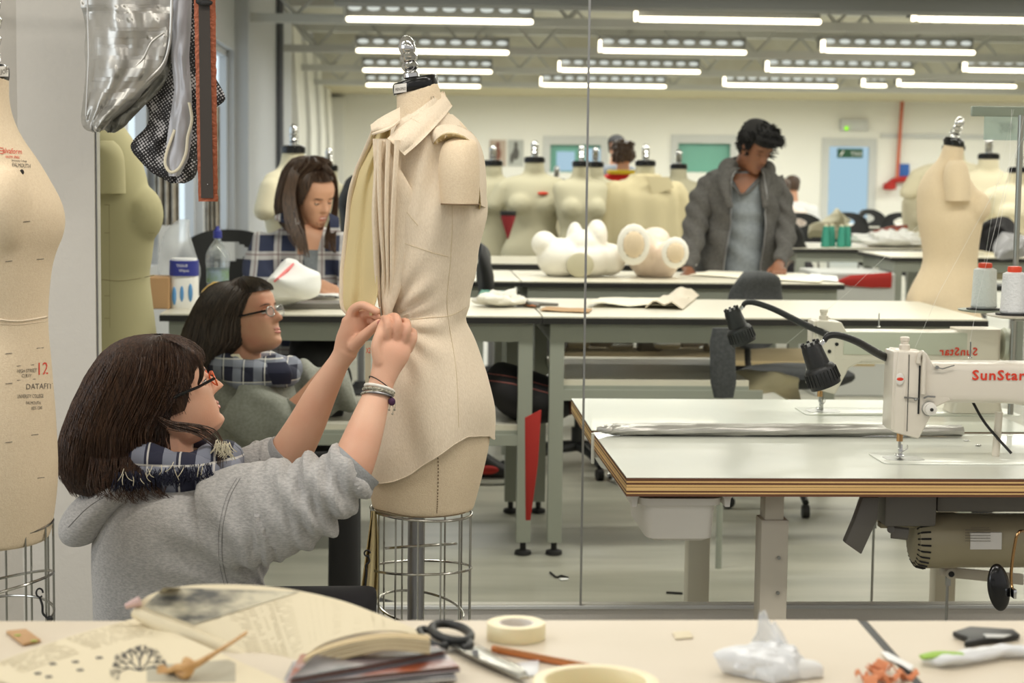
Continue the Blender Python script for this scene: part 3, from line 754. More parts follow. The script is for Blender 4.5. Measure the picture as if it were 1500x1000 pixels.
# ---------------------------------------------------------------- torso moulds on the second table
YT = Y2 + .45
z0 = .9
b = MB()
def E(px, py, rx, ry, d=.12, dy=0): 
    k = YT / FPX; b.ball(U(px, py, YT + dy), (rx * k, d, ry * k), n=24, m=14)
E(820, 378, 34, 30, .14); E(860, 380, 42, 28, .14); E(797, 357, 19, 19, .09); E(842, 352, 13, 28, .08, .06); E(874, 345, 16, 24, .08); E(893, 380, 24, 24, .1); E(858, 360, 30, 24, .1)
t = thing('torso_mould', (U(850, 408, YT).x, YT, .9), 'white limbless torso mould lying on the cutting table, left of the pair', 'torso mould')
def lift(p, n_): p.z = max(p.z, .901); return p
obj('body', fuse(b, .008, 8, fn=lift), M['poly_skin'], t)
obj('cut_face', MB().ball(U(850, 388, YT - .155), (20 * YT / FPX, .012, 18 * YT / FPX)), M['form_grey'], t, label='flat greyish cut face')
b = MB()
for a, c, r0, r1 in (((928, 348), (955, 385), 22, 30), ((989, 366), (962, 390), 21, 28)):
    p, q = U(a[0], a[1], YT - .17), U(c[0], c[1], YT + .05); k = YT / FPX; b.capsule([p, q], [r0 * k * .9, r1 * k], 20)
E(960, 350, 22, 18, .1, .15); E(955, 380, 36, 26, .12, .05)
t = thing('torso_mould', (U(955, 408, YT).x, YT, .9), 'pinkish white torso mould with two round thigh openings facing the camera', 'torso mould')
obj('body', fuse(b, .008, 8, fn=lift), M['poly_pink'], t)
for (px, py, rx, rz) in ((928, 358, 24, 30), (989, 370, 20, 23)):
    c = U(px, py, YT - .215); k = YT / FPX
    for rr, mm, nm, dy in ((1, 'poly_skin', 'rim', 0), (.74, 'grey_print', 'groove', -.006), (.66, 'form', 'cut_face', -.012)):
        obj(nm, MB().ball(c + V((0, dy, 0)), (rx * k * rr, .02, rz * k * rr), n=28, m=8), M[mm], t)

# ---------------------------------------------------------------- things on the tables
def sheet(name, corners, mt, label, cat, z=.901, amp=.004, th=.002, n=10, sd=0):
    A, B_, C_, D = [UZ(a, b_, z) for a, b_ in corners]
    def f(u, v):
        p = A.lerp(B_, u).lerp(D.lerp(C_, u), v); p.z = z + th + amp * (1 + noise.noise(V((u * 3 + sd, v * 3, sd)))) * (1 if amp < .02 else math.sin(PI * u)); return p
    return tag(obj(name, MB().grid(f, n, n), mt, solid=th), label, cat)
sheet('paper_sheet', [(1010, 404), (1200, 415), (1215, 405), (1040, 398)], M['paper'], 'pale pattern paper lying under the standing man’s hands'.replace('’', "'"), 'paper')
sheet('paper_sheet', [(1180, 409), (1228, 414), (1226, 406), (1188, 402)], M['paper_white'], 'small white paper at the end of the second cutting table', 'paper')
sheet('folded_paper', [(858, 450), (985, 452), (1010, 441), (880, 441)], M['paper'], 'grey folded pattern paper on the right cutting table', 'paper', amp=.012)
sheet('folded_paper', [(945, 452), (1000, 454), (1024, 434), (985, 432)], M['laminate'], 'cream rolled fold of fabric lying on the pattern papers', 'fabric', amp=.03, th=.004)
sheet('paper_strip', [(790, 456), (862, 459), (868, 454), (800, 451)], M['cardboard'], 'narrow brown card strip beside the mirror joint on the cutting table', 'card', amp=.003)
sheet('fabric_scrap', [(765, 449), (785, 452), (783, 446), (768, 445)], M['terracotta'], 'small orange scrap on the left cutting table end', 'scrap', amp=.008)
sheet('paper_sheet', [(700, 437), (732, 437), (745, 429), (705, 427)], M['teal_glass'], 'pale green paper behind the crumpled white cloth', 'paper', amp=.005)
def lump(name, px, py, w_, h, dep, z, mt, label, cat, sd=0, n=.02, par=None, Y=None, vox=None):
    c = UZ(px, py, z); k = c.y / FPX
    def f(p, v, an): return p
    b = MB().ball(V((c.x, c.y, z + h * k / 2)), (w_ * k / 2, dep / 2, h * k / 2), n=40, m=24)
    b.v = [p + (p - c).normalized() * n * noise.turbulence(p * 14 + V((sd, 0, 0)), 3, False) for p in b.v]
    for p in b.v: p.z = max(p.z, z + .001)
    return tag(obj(name, b, mt, par), label, cat)
lump('crumpled_cloth', 735, 449, 74, 20, .16, .9, M['poly_skin'], 'crumpled white cloth heap on the left cutting table right of the shirt', 'cloth', 3, .05)
b = MB().tube([UZ(757, 444, .915), UZ(818, 446, .912)], [.012, .006], 8); tag(obj('scissors', b.tube([UZ(757, 441, .92), UZ(790, 448, .91)], [.014, .008], 8), M['motor_dark']), 'dark closed shears lying right of the crumpled white cloth', 'scissors')
# left cluster: cardboard box, wipes pack, bottle, bag, yellow pack, black box, white carrier bag
YL = 7.15
def pk(px, py): return UZ(px, py, .9)
a = U(228, 441, YL); c = U(249, 392, YL)
tag(obj('cardboard_box', MB().box((a.x - .02, YL, .9 + .06), (.16, .14, .12)), M['cardboard'], smooth=False, bevel=.004), 'brown cardboard box at the left end of the cutting table', 'box')
t = thing('wipes_pack', (U(270, 445, YL).x, YL, .9), 'blue and white printed pack of tissues standing at the table left end', 'pack'); x = U(270, 445, YL).x; w_ = 20 * YL / FPX
zt = U(270, 378, YL).z
obj('wrapper', MB().loft([((x, YL, .9), (w_, 0, 0), (0, .05, 0)), ((x, YL, .93), (w_ * 1.03, 0, 0), (0, .055, 0)), ((x, YL, zt - .05), (w_, 0, 0), (0, .05, 0)), ((x, YL, zt), (w_ * .9, 0, 0), (0, .045, 0))], n=28, e=3, sub=2), M['paper_white'], t)
obj('blue_label', MB().loft([((x, YL, zt - .065), (w_ * 1.04, 0, 0), (0, .056, 0)), ((x, YL, zt - .008), (w_ * 1.03, 0, 0), (0, .055, 0))], n=28, e=3), M['blue_print'], t)
b = MB()
for q in (-.6, -.05, .55): b.ball((x + q * w_, YL - .05, .9 + .055 + .01 * q), (.009, .008, .035), n=10, m=8)
obj('printed_bottle', b, M['sky_print'], t)
b = MB(); ptext(b, 'TISSUE', 258, 391, 4, Y=YL - .065); ptext(b, 'Wipes', 262, 398, 4, Y=YL - .065); obj('lettering', b, M['paper_white'], t)
def bag(name, pts, Y, dep, mt, label, cat, sd=0, amp=.02):
    b = MB().loft([sec(py, l, r, Y, d) for py, l, r, d in pts], n=40, e=2.3, sub=4)
    b.v = [p + V((noise.noise(p * 9 + V((sd, 0, 0))), noise.noise(p * 11 + V((0, sd, 5))), noise.noise(p * 8 + V((3, 0, sd))))) * amp for p in b.v]
    return tag(obj(name, b, mt), label, cat)
bag('plastic_bag', [(442, 232, 290, .1), (400, 230, 292, .16), (370, 232, 288, .16), (345, 240, 284, .1), (326, 262, 282, .03)], 7.35, .1, M['film'], 'translucent clear plastic bag standing behind the tissue pack', 'bag', 2)
t = thing('water_bottle', (U(319, 441, 7.3).x, 7.3, .9), 'clear plastic water bottle with a blue cap on the cutting table', 'bottle'); x = U(319, 441, 7.3).x; k = 7.3 / FPX
H = lambda py: U(319, py, 7.3).z
obj('bottle_body', MB().lathe([(14 * k, .9), (16 * k, .91), (16 * k, H(400)), (17.5 * k, H(385)), (17 * k, H(372)), (11 * k, H(360)), (5 * k, H(352)), (5 * k, H(347))], (x, 7.3, 0), n=28), M['bottle'], t)
obj('cap', MB().lathe([(5.5 * k, H(349)), (6.5 * k, H(348)), (6.2 * k, H(339)), (3 * k, H(335)), (2.4 * k, H(331))], (x, 7.3, 0), n=16), M['blue_print'], t)
obj('label_band', MB().lathe([(16.4 * k, H(413)), (16.4 * k, H(392))], (x, 7.3, 0), n=28, caps=False), mat('bottle_label', (150, 168, 190), .4, c2=(110, 140, 90), ns=20), t)
bag('yellow_pack', [(443, 292, 345, .06), (425, 295, 345, .07), (413, 312, 338, .05)], 7.0, .1, mat('yellow_film', (214, 176, 84), .35), 'yellow plastic pack behind the reflected woman’s head'.replace('’', "'"), 'pack', 5, .01)
c = U(385, 430, 7.2); tag(obj('black_box', MB().box((c.x, 7.2, .9 + .045), (.085, .05, .09)), M['edge_black'], smooth=False, bevel=.003), 'small upright black box left of the white carrier bag', 'box')
t = bag('carrier_bag', [(441, 392, 462, .12), (425, 390, 464, .2), (405, 392, 462, .18), (390, 402, 452, .12), (377, 420, 440, .04)], 7.05, .1, M['paper_white'], 'white crumpled plastic carrier bag with a pink print on the table', 'bag', 7, .035)
sv = bvh_of(t); b = MB()
for q in range(5): pline(b, [(402 + q * 2.2, 412 - q * 2), (422 + q * 2, 396 - q * 2.4)], 4, sv, off=.004)
obj('pink_print', b, mat('pink', (236, 130, 130), .6), t)
tag(obj('book', MB().box(UZ(462, 446, .912), (.28, .16, .022), Matrix.Rotation(.15, 3, 'Z')), M['motor_dark'], smooth=False, bevel=.003), 'closed dark book lying in front of the woman in plaid', 'book')
sheet('paper_sheet', [(452, 432), (497, 436), (495, 428), (458, 425)], M['paper_white'], 'white paper under the hand of the woman in plaid', 'paper', z=.925)
# curtain and black-and-white posters at the windows
for (x0, x1, y0, y1, Y, nm, lb) in ((226, 262, 245, 330, 10.2, 'curtain', 'pale patterned curtain hanging between the first two windows'), (300, 322, 285, 345, 11.6, 'curtain', 'brownish curtain strip hanging between the two brightest windows')):
    a = U(x0, y0 - 130, Y); c = U(x1, y1, Y)
    tag(obj(nm, MB().grid(lambda u, v: V((lerp(a.x, c.x, u), Y + .03 * math.sin(u * 22), lerp(c.z, a.z, v))), 40, 4), M['curtain'], solid=.006), lb, 'curtain')
# bag on the shelf, hanging red strip, shoe, floor litter
YS = 7.1
b = MB().loft([(U(712, 560, YS), V((0, .1, 0)), V((0, 0, .03))), (U(730, 565, YS), V((0, .17, 0)), V((0, 0, .09))), (U(765, 578, YS), V((0, .18, 0)), V((0, 0, .105))), (U(805, 585, YS), V((0, .17, 0)), V((0, 0, .085))), (U(832, 588, YS), V((0, .13, 0)), V((0, 0, .05))), (U(842, 580, YS), V((0, .08, 0)), V((0, 0, .03)))], n=24, sub=4)
bg = obj('sports_bag', b, M['denim_dark']); tag(bg, 'black sports bag with thin red piping on the shelf under the cutting table', 'bag')
sv = bvh_of(bg); b = MB()
for o_ in (0, 10): pline(b, [(715, 547 + o_), (750, 552 + o_), (790, 562 + o_), (838, 575 + o_)], 1.6, sv, Y=YS)
obj('piping', b, mat('piping_red', (160, 92, 84), .7), bg)
obj('end_panel', MB().ball(U(834, 586, YS - .02), (.022, .13, .055)), mat('dark_red', (88, 34, 32), .8), bg)
b = MB().prism([U(769, 612, 6.66), U(793, 600, 6.66), U(788, 680, 6.66), U(777, 762, 6.66), U(770, 762, 6.66)], (0, .012, 0)); tag(obj('red_strap', b, M['red_cloth'], bevel=.002), 'long tapering red cloth strip hanging between the table legs', 'strap')
sh = thing('sports_shoe', (UZ(720, 708, 0).x, UZ(720, 708, 0).y, 0), 'black, white and red sports shoe on the floor behind the form', 'shoe'); o = ORG[sh.name]
obj('upper', MB().loft([(o + V((-.13, 0, .09)), V((0, .035, 0)), V((0, 0, .06))), (o + V((-.05, 0, .09)), V((0, .045, 0)), V((0, 0, .065))), (o + V((.05, 0, .06)), V((0, .045, 0)), V((0, 0, .035))), (o + V((.13, 0, .045)), V((0, .035, 0)), V((0, 0, .018)))], n=20, sub=4), M['dark'], sh)
obj('sole', MB().loft([(o + V((-.145, 0, .015)), V((0, .035, 0)), V((0, 0, .014))), (o + V((0, 0, .015)), V((0, .05, 0)), V((0, 0, .015))), (o + V((.14, 0, .018)), V((0, .035, 0)), V((0, 0, .012)))], n=16, e=4, sub=3), M['paper_white'], sh)
obj('side_stripe', MB().ball(o + V((-.02, -.045, .07)), (.05, .012, .02)), M['red_cloth'], sh)
p = UZ(988, 868, .004); tag(obj('black_strip', MB().box(p, (.055, .01, .006), Matrix.Rotation(-.25, 3, 'Z')), M['dark'], smooth=False), 'small black strip lying on the floor right of the mirror joint', 'strip')
p = UZ(826, 848, .004); tag(obj('paper_scrap', MB().box(p, (.03, .02, .003), Matrix.Rotation(.4, 3, 'Z')), M['paper_white'], smooth=False), 'tiny white paper scrap on the floor near the mirror joint', 'scrap')
tag(obj('floor_cable', MB().tube(smooth_path([UZ(806, 838, .004), UZ(815, 845, .004), UZ(822, 843, .004), UZ(832, 846, .004)]), .004, 6), M['dark']), 'short dark cable end on the floor by a table foot', 'cable')

# right background clutter on the benches
def cone(x, y, z, r, h, mt, label, group, cap=None):
    t = thing('thread_cone', (x, y, z), label, 'thread cone', group)
    obj('thread', MB().lathe([(r * .9, .0), (r, .01), (r * .96, h * .1), (r * .62, h * .93), (r * .5, h)], (x, y, z), n=24), M[mt], t)
    obj('cone_tip', MB().lathe([(r * .45, h), (r * .42, h + .012), (r * .3, h + .016)], (x, y, z), n=16), M[cap or 'form_far'], t)
    return t
wh = ['leftmost', 'second from the left', 'third from the left', 'rightmost']
for k in range(4):
    x = U(1209 + k * 11.5, 355, YA + .25).x; cone(x, YA + .25 + .06 * (k % 2), .9, .034, .15, 'teal', 'green thread cone on the far bench, %s of the four' % wh[k], 'green thread cones')
c = UZ(1302, 360, .9); tag(obj('patterned_bag', MB().loft([(c + V((-.15, 0, .05)), V((0, .04, 0)), V((0, 0, .05))), (c + V((0, 0, .075)), V((0, .07, 0)), V((0, 0, .07))), (c + V((.13, 0, .1)), V((0, .04, 0)), V((0, 0, .06)))], n=20, e=3, sub=4), M['purple']), 'purple and orange patterned bag on the far bench', 'bag')
lump('white_cloth', 1310, 362, 130, 22, .3, .9, M['paper_white'], 'loose white cloth heap around the patterned bag', 'cloth', 9, .07)
t = cone(U(1176, 330, YB).x, YB + .2, .9, .05, .1, 'teal_glass', 'pale turquoise jar on the far bench under the door', None)
t['category'] = 'jar'; t.name = 'turquoise_jar'
bag('fabric_heap', [(362, 1430, 1500, .3), (345, 1432, 1495, .4), (332, 1437, 1480, .3), (322, 1450, 1470, .1)], 11.6, .1, M['denim_dark'], 'black fabric heap on the bench right of the big dress form', 'fabric', 4, .06)
bag('grey_cloth', [(378, 1462, 1500, .2), (360, 1466, 1500, .3), (345, 1475, 1500, .2)], 11.3, .1, M['satin_grey'], 'grey shiny cloth hanging over the bench at the right edge', 'cloth', 4, .05)
bag('cream_garment', [(345, 1190, 1250, .2), (325, 1200, 1245, .2), (312, 1210, 1236, .1)], 16.0, .1, M['form_grey'], 'crumpled cream garment behind the green thread cones', 'garment', 8, .08)
bag('dark_bag', [(362, 1130, 1180, .2), (335, 1140, 1170, .3), (318, 1148, 1163, .1)], 13.4, .1, M['dark'], 'slumped black bag left of the green thread cones', 'bag', 6, .05)
bag('black_jacket', [(345, 1500, 1545, .2), (330, 1475, 1520, .3)], 12.5, .1, M['dark'], 'dark jacket at the right edge over a chair', 'jacket', 6, .05)
bag('black_jacket', [(440, 700, 722, .2), (390, 700, 721, .3), (365, 700, 714, .2), (356, 702, 708, .1)], 8.4, .1, M['dark'], 'black jacket on a chair back peeping out right of the shirt', 'jacket', 6, .02)
bag('black_rucksack', [(606, 430, 505, .2), (570, 424, 510, .3), (520, 424, 508, .3), (490, 430, 500, .2), (478, 445, 485, .1)], 7.2, .1, M['dark'], 'black rucksack on the shelf under the left cutting table', 'bag', 12, .03)
bag('black_jacket', [(420, 500, 530, .2), (300, 497, 540, .3), (270, 505, 535, .2), (258, 515, 530, .1)], 9.0, .1, M['dark'], 'black garment hanging between the plaid shirt and the calico shirt', 'jacket', 6, .02)
# ================================================================ sewing station in front of the mirror
ZS = .78
fl = UZ(918, 699, ZS); YSf = fl.y
YSb = YM - .035; xl = fl.x
t = SEW = thing('sewing_table', (fl.x + .6, (YSf + YSb) / 2, 0), 'sewing machine table with a pale top and striped plywood edge, before the mirror', 'table')
SX1 = xl + 1.15
cut = [(xl, YSf), (SX1, YSf), (SX1, YSb), (xl - .005, YSb)]
def slab(z0, z1, mt, nm, **kw): return obj(nm, MB().prism([(a, b_, z0) for a, b_ in cut], (0, 0, z1 - z0)), mt, t, smooth=False, **kw)
slab(ZS - .0015, ZS, M['table_white'], 'tabletop')
zz = ZS - .0015
for th, mm in ((.0065, 'ply_dark'), (.0035, 'ply_light'), (.0045, 'ply_dark'), (.0045, 'ply_light'), (.001, 'ply_dark'), (.0075, 'ply_light'), (.004, 'ply_dark'), (.003, 'ply_light'), (.0055, 'ply_dark')):
    slab(zz - th, zz, M[mm], 'plywood_layer'); zz -= th
ZU = zz
# telescopic column leg and foot bar
yl = YSf + .16
lx = U(1131, 800, yl).x; hw = .024
u_ = obj('leg', MB().bb((lx - hw, yl - .03, ZU - .12), (lx + hw * .8, yl + .03, ZU)), M['post_paint'], t, bevel=.003)
l_ = obj('leg', MB().bb((lx - hw * 1.35, yl - .035, .04), (lx + hw * 1.25, yl + .035, ZU - .075)), M['post_paint'], t, bevel=.004)
for k in (.09, .17, .3): obj('bolt', MB().cyl((lx + .008, yl - .036, ZU - .07 - k), (lx + .008, yl - .041, ZU - .07 - k), .004, n=10), M['steel'], l_)

obj('foot_bar', MB().bb((lx - .03, YSf + .02, 0), (lx + .03, YSb - .02, .045)), M['post_paint'], t, bevel=.004)
obj('leg', MB().bb((SX1 - .12, yl - .03, .04), (SX1 - .06, yl + .03, ZU)), M['post_paint'], t, bevel=.004)
obj('foot_bar', MB().bb((SX1 - .12, YSf + .02, 0), (SX1 - .06, YSb - .02, .045)), M['post_paint'], t, bevel=.004)
# drawer
yd = YSf + .05
a, b_, c_, d_ = U(940, 737, yd), U(1052, 737, yd), U(1046, 794, yd), U(948, 794, yd)
dr = MB()
def ring4(z, k, y0, y1):
    x0 = lerp(a.x, d_.x, k); x1 = lerp(b_.x, c_.x, k); return z, x0, x1, y0, y1
secs = []
for k, g in ((0, 0), (.5, .003), (.93, .006), (1, .014)):
    z = lerp(a.z, d_.z, k); x0 = lerp(a.x, d_.x, k) + (g if k == 1 else 0); x1 = lerp(b_.x, c_.x, k) - (g if k == 1 else 0)
    secs.append((V(((x0 + x1) / 2, yd + .17, z)), V(((x1 - x0) / 2, 0, 0)), V((0, .165 - g, 0))))
dr.loft(secs, n=40, e=9)
D_ = obj('drawer', dr, M['white_plastic'], t)
obj('drawer_rim', MB().loft([(V(((a.x + b_.x) / 2, yd + .17, a.z + .012)), V(((b_.x - a.x) / 2 + .012, 0, 0)), V((0, .178, 0))), (V(((a.x + b_.x) / 2, yd + .17, a.z - .004)), V(((b_.x - a.x) / 2 + .01, 0, 0)), V((0, .176, 0)))], n=40, e=9), M['white_plastic'], D_)
for xx in (a.x - .018, b_.x + .018):
    obj('drawer_runner', MB().prism([(xx - .016, yd - .01, ZU), (xx + .016, yd - .01, ZU), (xx + .008, yd - .01, ZU - .012), (xx + .006, yd - .01, ZU - .03), (xx - .004, yd - .01, ZU - .03), (xx - .006, yd - .01, ZU - .012)], (0, .34, 0)), M['white_plastic'], t, smooth=False)
# table plate around the needle: bed rectangle let into the top
YH = UZ(1317, 672, ZS).y
nx = UZ(1317, 672, ZS).x

mc = MACH = thing('sewing_machine', (nx, YH, ZS), 'cream industrial sewing machine with red lettering, standing before the mirror', 'sewing machine')
def g(px, py): return U(px, py, YH)
kx = YH / FPX
X_ = lambda px: nx + (px - 1317) * kx
Zm = lambda py: ZS + (672 - py) * kx
obj('bed', MB().loft([(V((nx + .245, YH + .0, ZS + z)), V((.3, 0, 0)), V((0, .085 - e_, 0))) for z, e_ in ((.0005, 0), (.0012, 0), (.0018, .001))], n=48, e=14), M['table_white'], mc)
obj('needle_plate', MB().loft([(V((nx + .01, YH, ZS + z)), V((.045, 0, 0)), V((0, .035, 0))) for z in (.0016, .0026)], n=32, e=5), M['steel'], mc)
x0, x1 = X_(1345), nx + .31
arm = MB().loft([(V((x, YH, Zm((524 + 586) / 2) + dz)), V((0, .047, 0)), V((0, 0, hz))) for x, dz, hz in ((X_(1336), .0, .047), (X_(1400), .001, .047), (X_(1480), .0, .048), (X_(1500) + .03, -.006, .054), (nx + .4, -.010, .060), (nx + .47, -.012, .062))], n=36, e=5.5, sub=3)
AR = obj('arm', arm, M['machine'], mc)
obj('arm_pillar', MB().loft([(V((nx + .43, YH, z)), V((w_, 0, 0)), V((0, .052, 0))) for z, w_ in ((ZS + .003, .075), (ZS + .05, .065), (ZS + .12, .062), (ZS + .235, .062))], n=36, e=6, sub=2), M['machine'], mc)
obj('hand_wheel', MB().lathe([(.02, 0), (.042, .004), (.047, .012), (.042, .03), (.02, .034)], (nx + .5, YH, ZS + .19), Matrix.Rotation(PI / 2, 3, 'Y'), n=32), M['machine_back'], mc)
hd = MB().prism([(X_(1303), YH - .046, Zm(506)), (X_(1346), YH - .046, Zm(509)), (X_(1385), YH - .046, Zm(580)), (X_(1362), YH - .046, Zm(590)), (X_(1338), YH - .046, Zm(638)), (X_(1300), YH - .046, Zm(628)), (X_(1299), YH - .046, Zm(560))], (0, .092, 0))
HD = obj('head', hd, M['machine'], mc, bevel=.005, seg=3)
obj('face_plate', MB().prism([(X_(1299) - .003, YH - .04, Zm(508)), (X_(1318), YH - .0485, Zm(508)), (X_(1315), YH - .0485, Zm(628)), (X_(1298) - .003, YH - .04, Zm(624))], (0, .08, 0)), M['machine'], mc, bevel=.003)
sl = MB().bb((X_(1319), YH - .0475, Zm(626)), (X_(1319.8), YH - .046, Zm(512))).bb((X_(1334.5), YH - .0478, Zm(600)), (X_(1337), YH - .046, Zm(528)))
obj('slot', sl, M['dark'], mc, smooth=False)
obj('take_up_cover', MB().tube(smooth_path([(X_(1341), YH - .052, Zm(570)), (X_(1341), YH - .053, Zm(530)), (X_(1341), YH - .052, Zm(514)), (X_(1337), YH - .052, Zm(508)), (X_(1333), YH - .052, Zm(514)), (X_(1333), YH - .05, Zm(524))]), .005, 8), M['machine'], mc)
obj('presser_screw', MB().lathe([(.0125, 0), (.0125, .012), (.009, .014), (.009, .02), (.011, .022), (.011, .029), (.008, .031)], (X_(1320), YH, Zm(508)), n=20), M['machine'], mc)
bdg = obj('badge', MB().ball((X_(1306), YH - .050, Zm(548)), (.010, .002, .0145), n=20, m=6), M['white_plastic'], mc)
obj('badge_print', MB().ball((X_(1306), YH - .0518, Zm(548)), (.008, .0008, .004), n=16, m=6), M['red_print'], bdg)
obj('needle_bar', MB().lathe([(.0035, -.0), (.0035, .03), (.005, .031), (.005, .045)], (X_(1317), YH, Zm(655)), n=12), M['steel'], mc)
obj('needle', MB().cyl((X_(1317), YH, ZS + .004), (X_(1317), YH, Zm(650)), .0012, n=8), M['chrome'], mc)
obj('needle_bar_bush', MB().cyl((X_(1317), YH, Zm(645)), (X_(1317), YH, Zm(630)), .0075, n=16), M['brass'], mc)
pf = MB().box((X_(1320), YH + .006, Zm(660)), (.007, .007, .03)).box((X_(1317), YH, ZS + .008), (.016, .026, .004)).box((X_(1319), YH + .003, ZS + .016), (.009, .008, .014)).tube([(X_(1320), YH, Zm(662)), (X_(1328), YH - .01, Zm(655)), (X_(1327), YH - .012, Zm(650))], .0015, 6)
obj('presser_foot', pf, M['chrome'], mc, bevel=.0008)
kn = obj('tension_knob', MB().lathe([(.012, 0), (.0155, .001), (.0155, .004), (.011, .005), (.011, .008), (.0135, .009), (.0135, .017), (.006, .02)], (X_(1352), YH - .046, Zm(592)), Matrix.Rotation(PI / 2, 3, 'X'), n=24), M['white_plastic'], mc)
obj('tension_disc', MB().lathe([(.0165, 0), (.0165, .002)], (X_(1351), YH - .047, Zm(592)), Matrix.Rotation(PI / 2, 3, 'X'), n=24), M['chrome'], kn)
obj('knob_cap', MB().lathe([(.004, 0), (.004, .002)], (X_(1352), YH - .066, Zm(592)), Matrix.Rotation(PI / 2, 3, 'X'), n=14), M['dark'], kn)
b = MB().tube([(X_(1313), YH - .05, Zm(575)), (X_(1325), YH - .052, Zm(576)), (X_(1334), YH - .054, Zm(577))], .002, 6).tube([(X_(1342), YH - .052, Zm(576)), (X_(1348), YH - .054, Zm(573)), (X_(1359), YH - .053, Zm(574))], .0022, 6).ball((X_(1330), YH - .053, Zm(578)), .004, n=10, m=6)
obj('thread_guide', b, M['steel'], mc)
b = MB().cyl((X_(1360), YH - .048, Zm(530)), (X_(1360), YH - .056, Zm(530)), .0045, n=12).tube([(X_(1360), YH - .054, Zm(530)), (X_(1368), YH - .056, Zm(532)), (X_(1386), YH - .054, Zm(527))], .0015, 6)
obj('thread_guide', b, M['chrome'], mc)
obj('thread_guide', MB().cyl((X_(1420), YH, Zm(519)), (X_(1420), YH, Zm(495)), .0018, n=8).ball((X_(1420), YH, Zm(519)), (.005, .005, .002), n=10, m=6), M['chrome'], mc)
lt = MB(); vs, fs = text_mb('SunStar', spacing=1.12, bold=.022)
wm_ = max(p.x for p in vs); sc = (X_(1494) - X_(1414)) / wm_
lt.add([(X_(1414) + p.x * sc, YH - .0490, Zm(548.5) + p.y * (14.5 * kx / .7)) for p in vs], fs)
obj('lettering', lt.v and MB().add(lt.v, lt.f), M['red_print'], AR)
lt = MB().add([(X_(1590) - p.x * sc * .86, YH + .0535, Zm(566) + p.y * (14 * kx / .7)) for p in vs], fs); obj('lettering', lt, M['red_print'], AR)
obj('back_cover', MB().bb((X_(1350), YH + .044, Zm(566)), (nx + .44, YH + .0515, Zm(526))), M['machine_back'], AR, bevel=.002)
for q in (1362, 1400, 1440): obj('screw', MB().cyl((X_(q), YH + .049, Zm(534)), (X_(q), YH + .051, Zm(534)), .0035, n=12), M['dark'], AR)
for q in (0, .02): obj('screw', MB().cyl((X_(1338) - q, YH + .046, Zm(548) - q), (X_(1338) - q, YH + .049, Zm(548) - q), .005, n=12), M['dark'], HD)
cb = MB().tube(smooth_path([(X_(1438), YH + .06, Zm(590)), (X_(1455), YH + .04, Zm(622)), (X_(1490), YH + .01, Zm(664))]), .0035, 8)
obj('cable', cb, M['dark'], mc)
obj('knee_lift_post', MB().cyl((X_(1472), YH + .04, ZS), (X_(1475), YH + .04, Zm(604)), .009, n=14), M['machine'], mc)
for k, (px, py) in enumerate(((1416, 645), (1433, 652))):
    tag(obj('pin', MB().ball(UZ(px, py, ZS + .002), (.008, .003, .002), Matrix.Rotation(-.2, 3, 'Z'), n=10, m=6), M['chrome']), ['shiny metal clip on the sewing table, the one nearer the mirror', 'shiny metal clip on the sewing table, the one nearer the camera'][k], 'clip')
tag(obj('thread_snippet', MB().box(UZ(1432, 669, ZS + .001), (.02, .004, .001), Matrix.Rotation(.2, 3, 'Z')), M['ply_light'], smooth=False), 'tiny tan scrap on the sewing table right of the needle', 'scrap')
# lamp
YLp = 4.16
lp = LAMP = thing('machine_lamp', (U(1300, 525, YLp).x, YLp, U(1300, 525, YLp).z), 'black ribbed work lamp on a curved gooseneck above the sewing table', 'lamp')
A, B_ = U(1187, 505, YLp), U(1210, 565, YLp); ax = (B_ - A).normalized(); Rl = ax.to_track_quat('Z', 'Y').to_matrix(); Ll = (B_ - A).length
obj('lamp_shade', MB().lathe([(.012, -.004), (.021, 0), (.0235, .01), (.027, Ll * .5), (.0325, Ll * .54), (.0355, Ll * .6), (.037, Ll * .9), (.035, Ll), (.03, Ll), (.028, Ll * .9)], A, Rl, n=36), M['black_plastic'], lp)
rb = MB()
for k in range(24):
    an = 2 * PI * k / 24; q = Rl @ V((math.cos(an), math.sin(an), 0)); rb.tube([A + ax * Ll * .62 + q * .0365, A + ax * Ll * .9 + q * .038], .0014, 4)
obj('grip_ribs', rb, M['black_plastic'], lp)
rb = MB()
for k in range(8):
    an = 2 * PI * k / 8; q = Rl @ V((math.cos(an), math.sin(an), 0)); rb.box(A + q * .0185 - ax * .002, (.006, .006, .01), Rl)
obj('vent_fins', rb, M['dark'], lp)
obj('neck_joint', MB().capsule([U(1196, 512, YLp), U(1207, 499, YLp)], [.006, .006], 10), M['chrome'], lp)
gp = smooth_path([U(1207, 500, YLp), U(1213, 492, YLp), U(1228, 491, YLp + .01), U(1255, 500, YLp + .04), U(1285, 517, YLp + .1), U(1312, 530, YLp + .16)], 8)
obj('gooseneck', MB().tube(gp, [.0055, .0075, .008, .0085, .0095, .0095], 12), M['black_plastic'], lp)
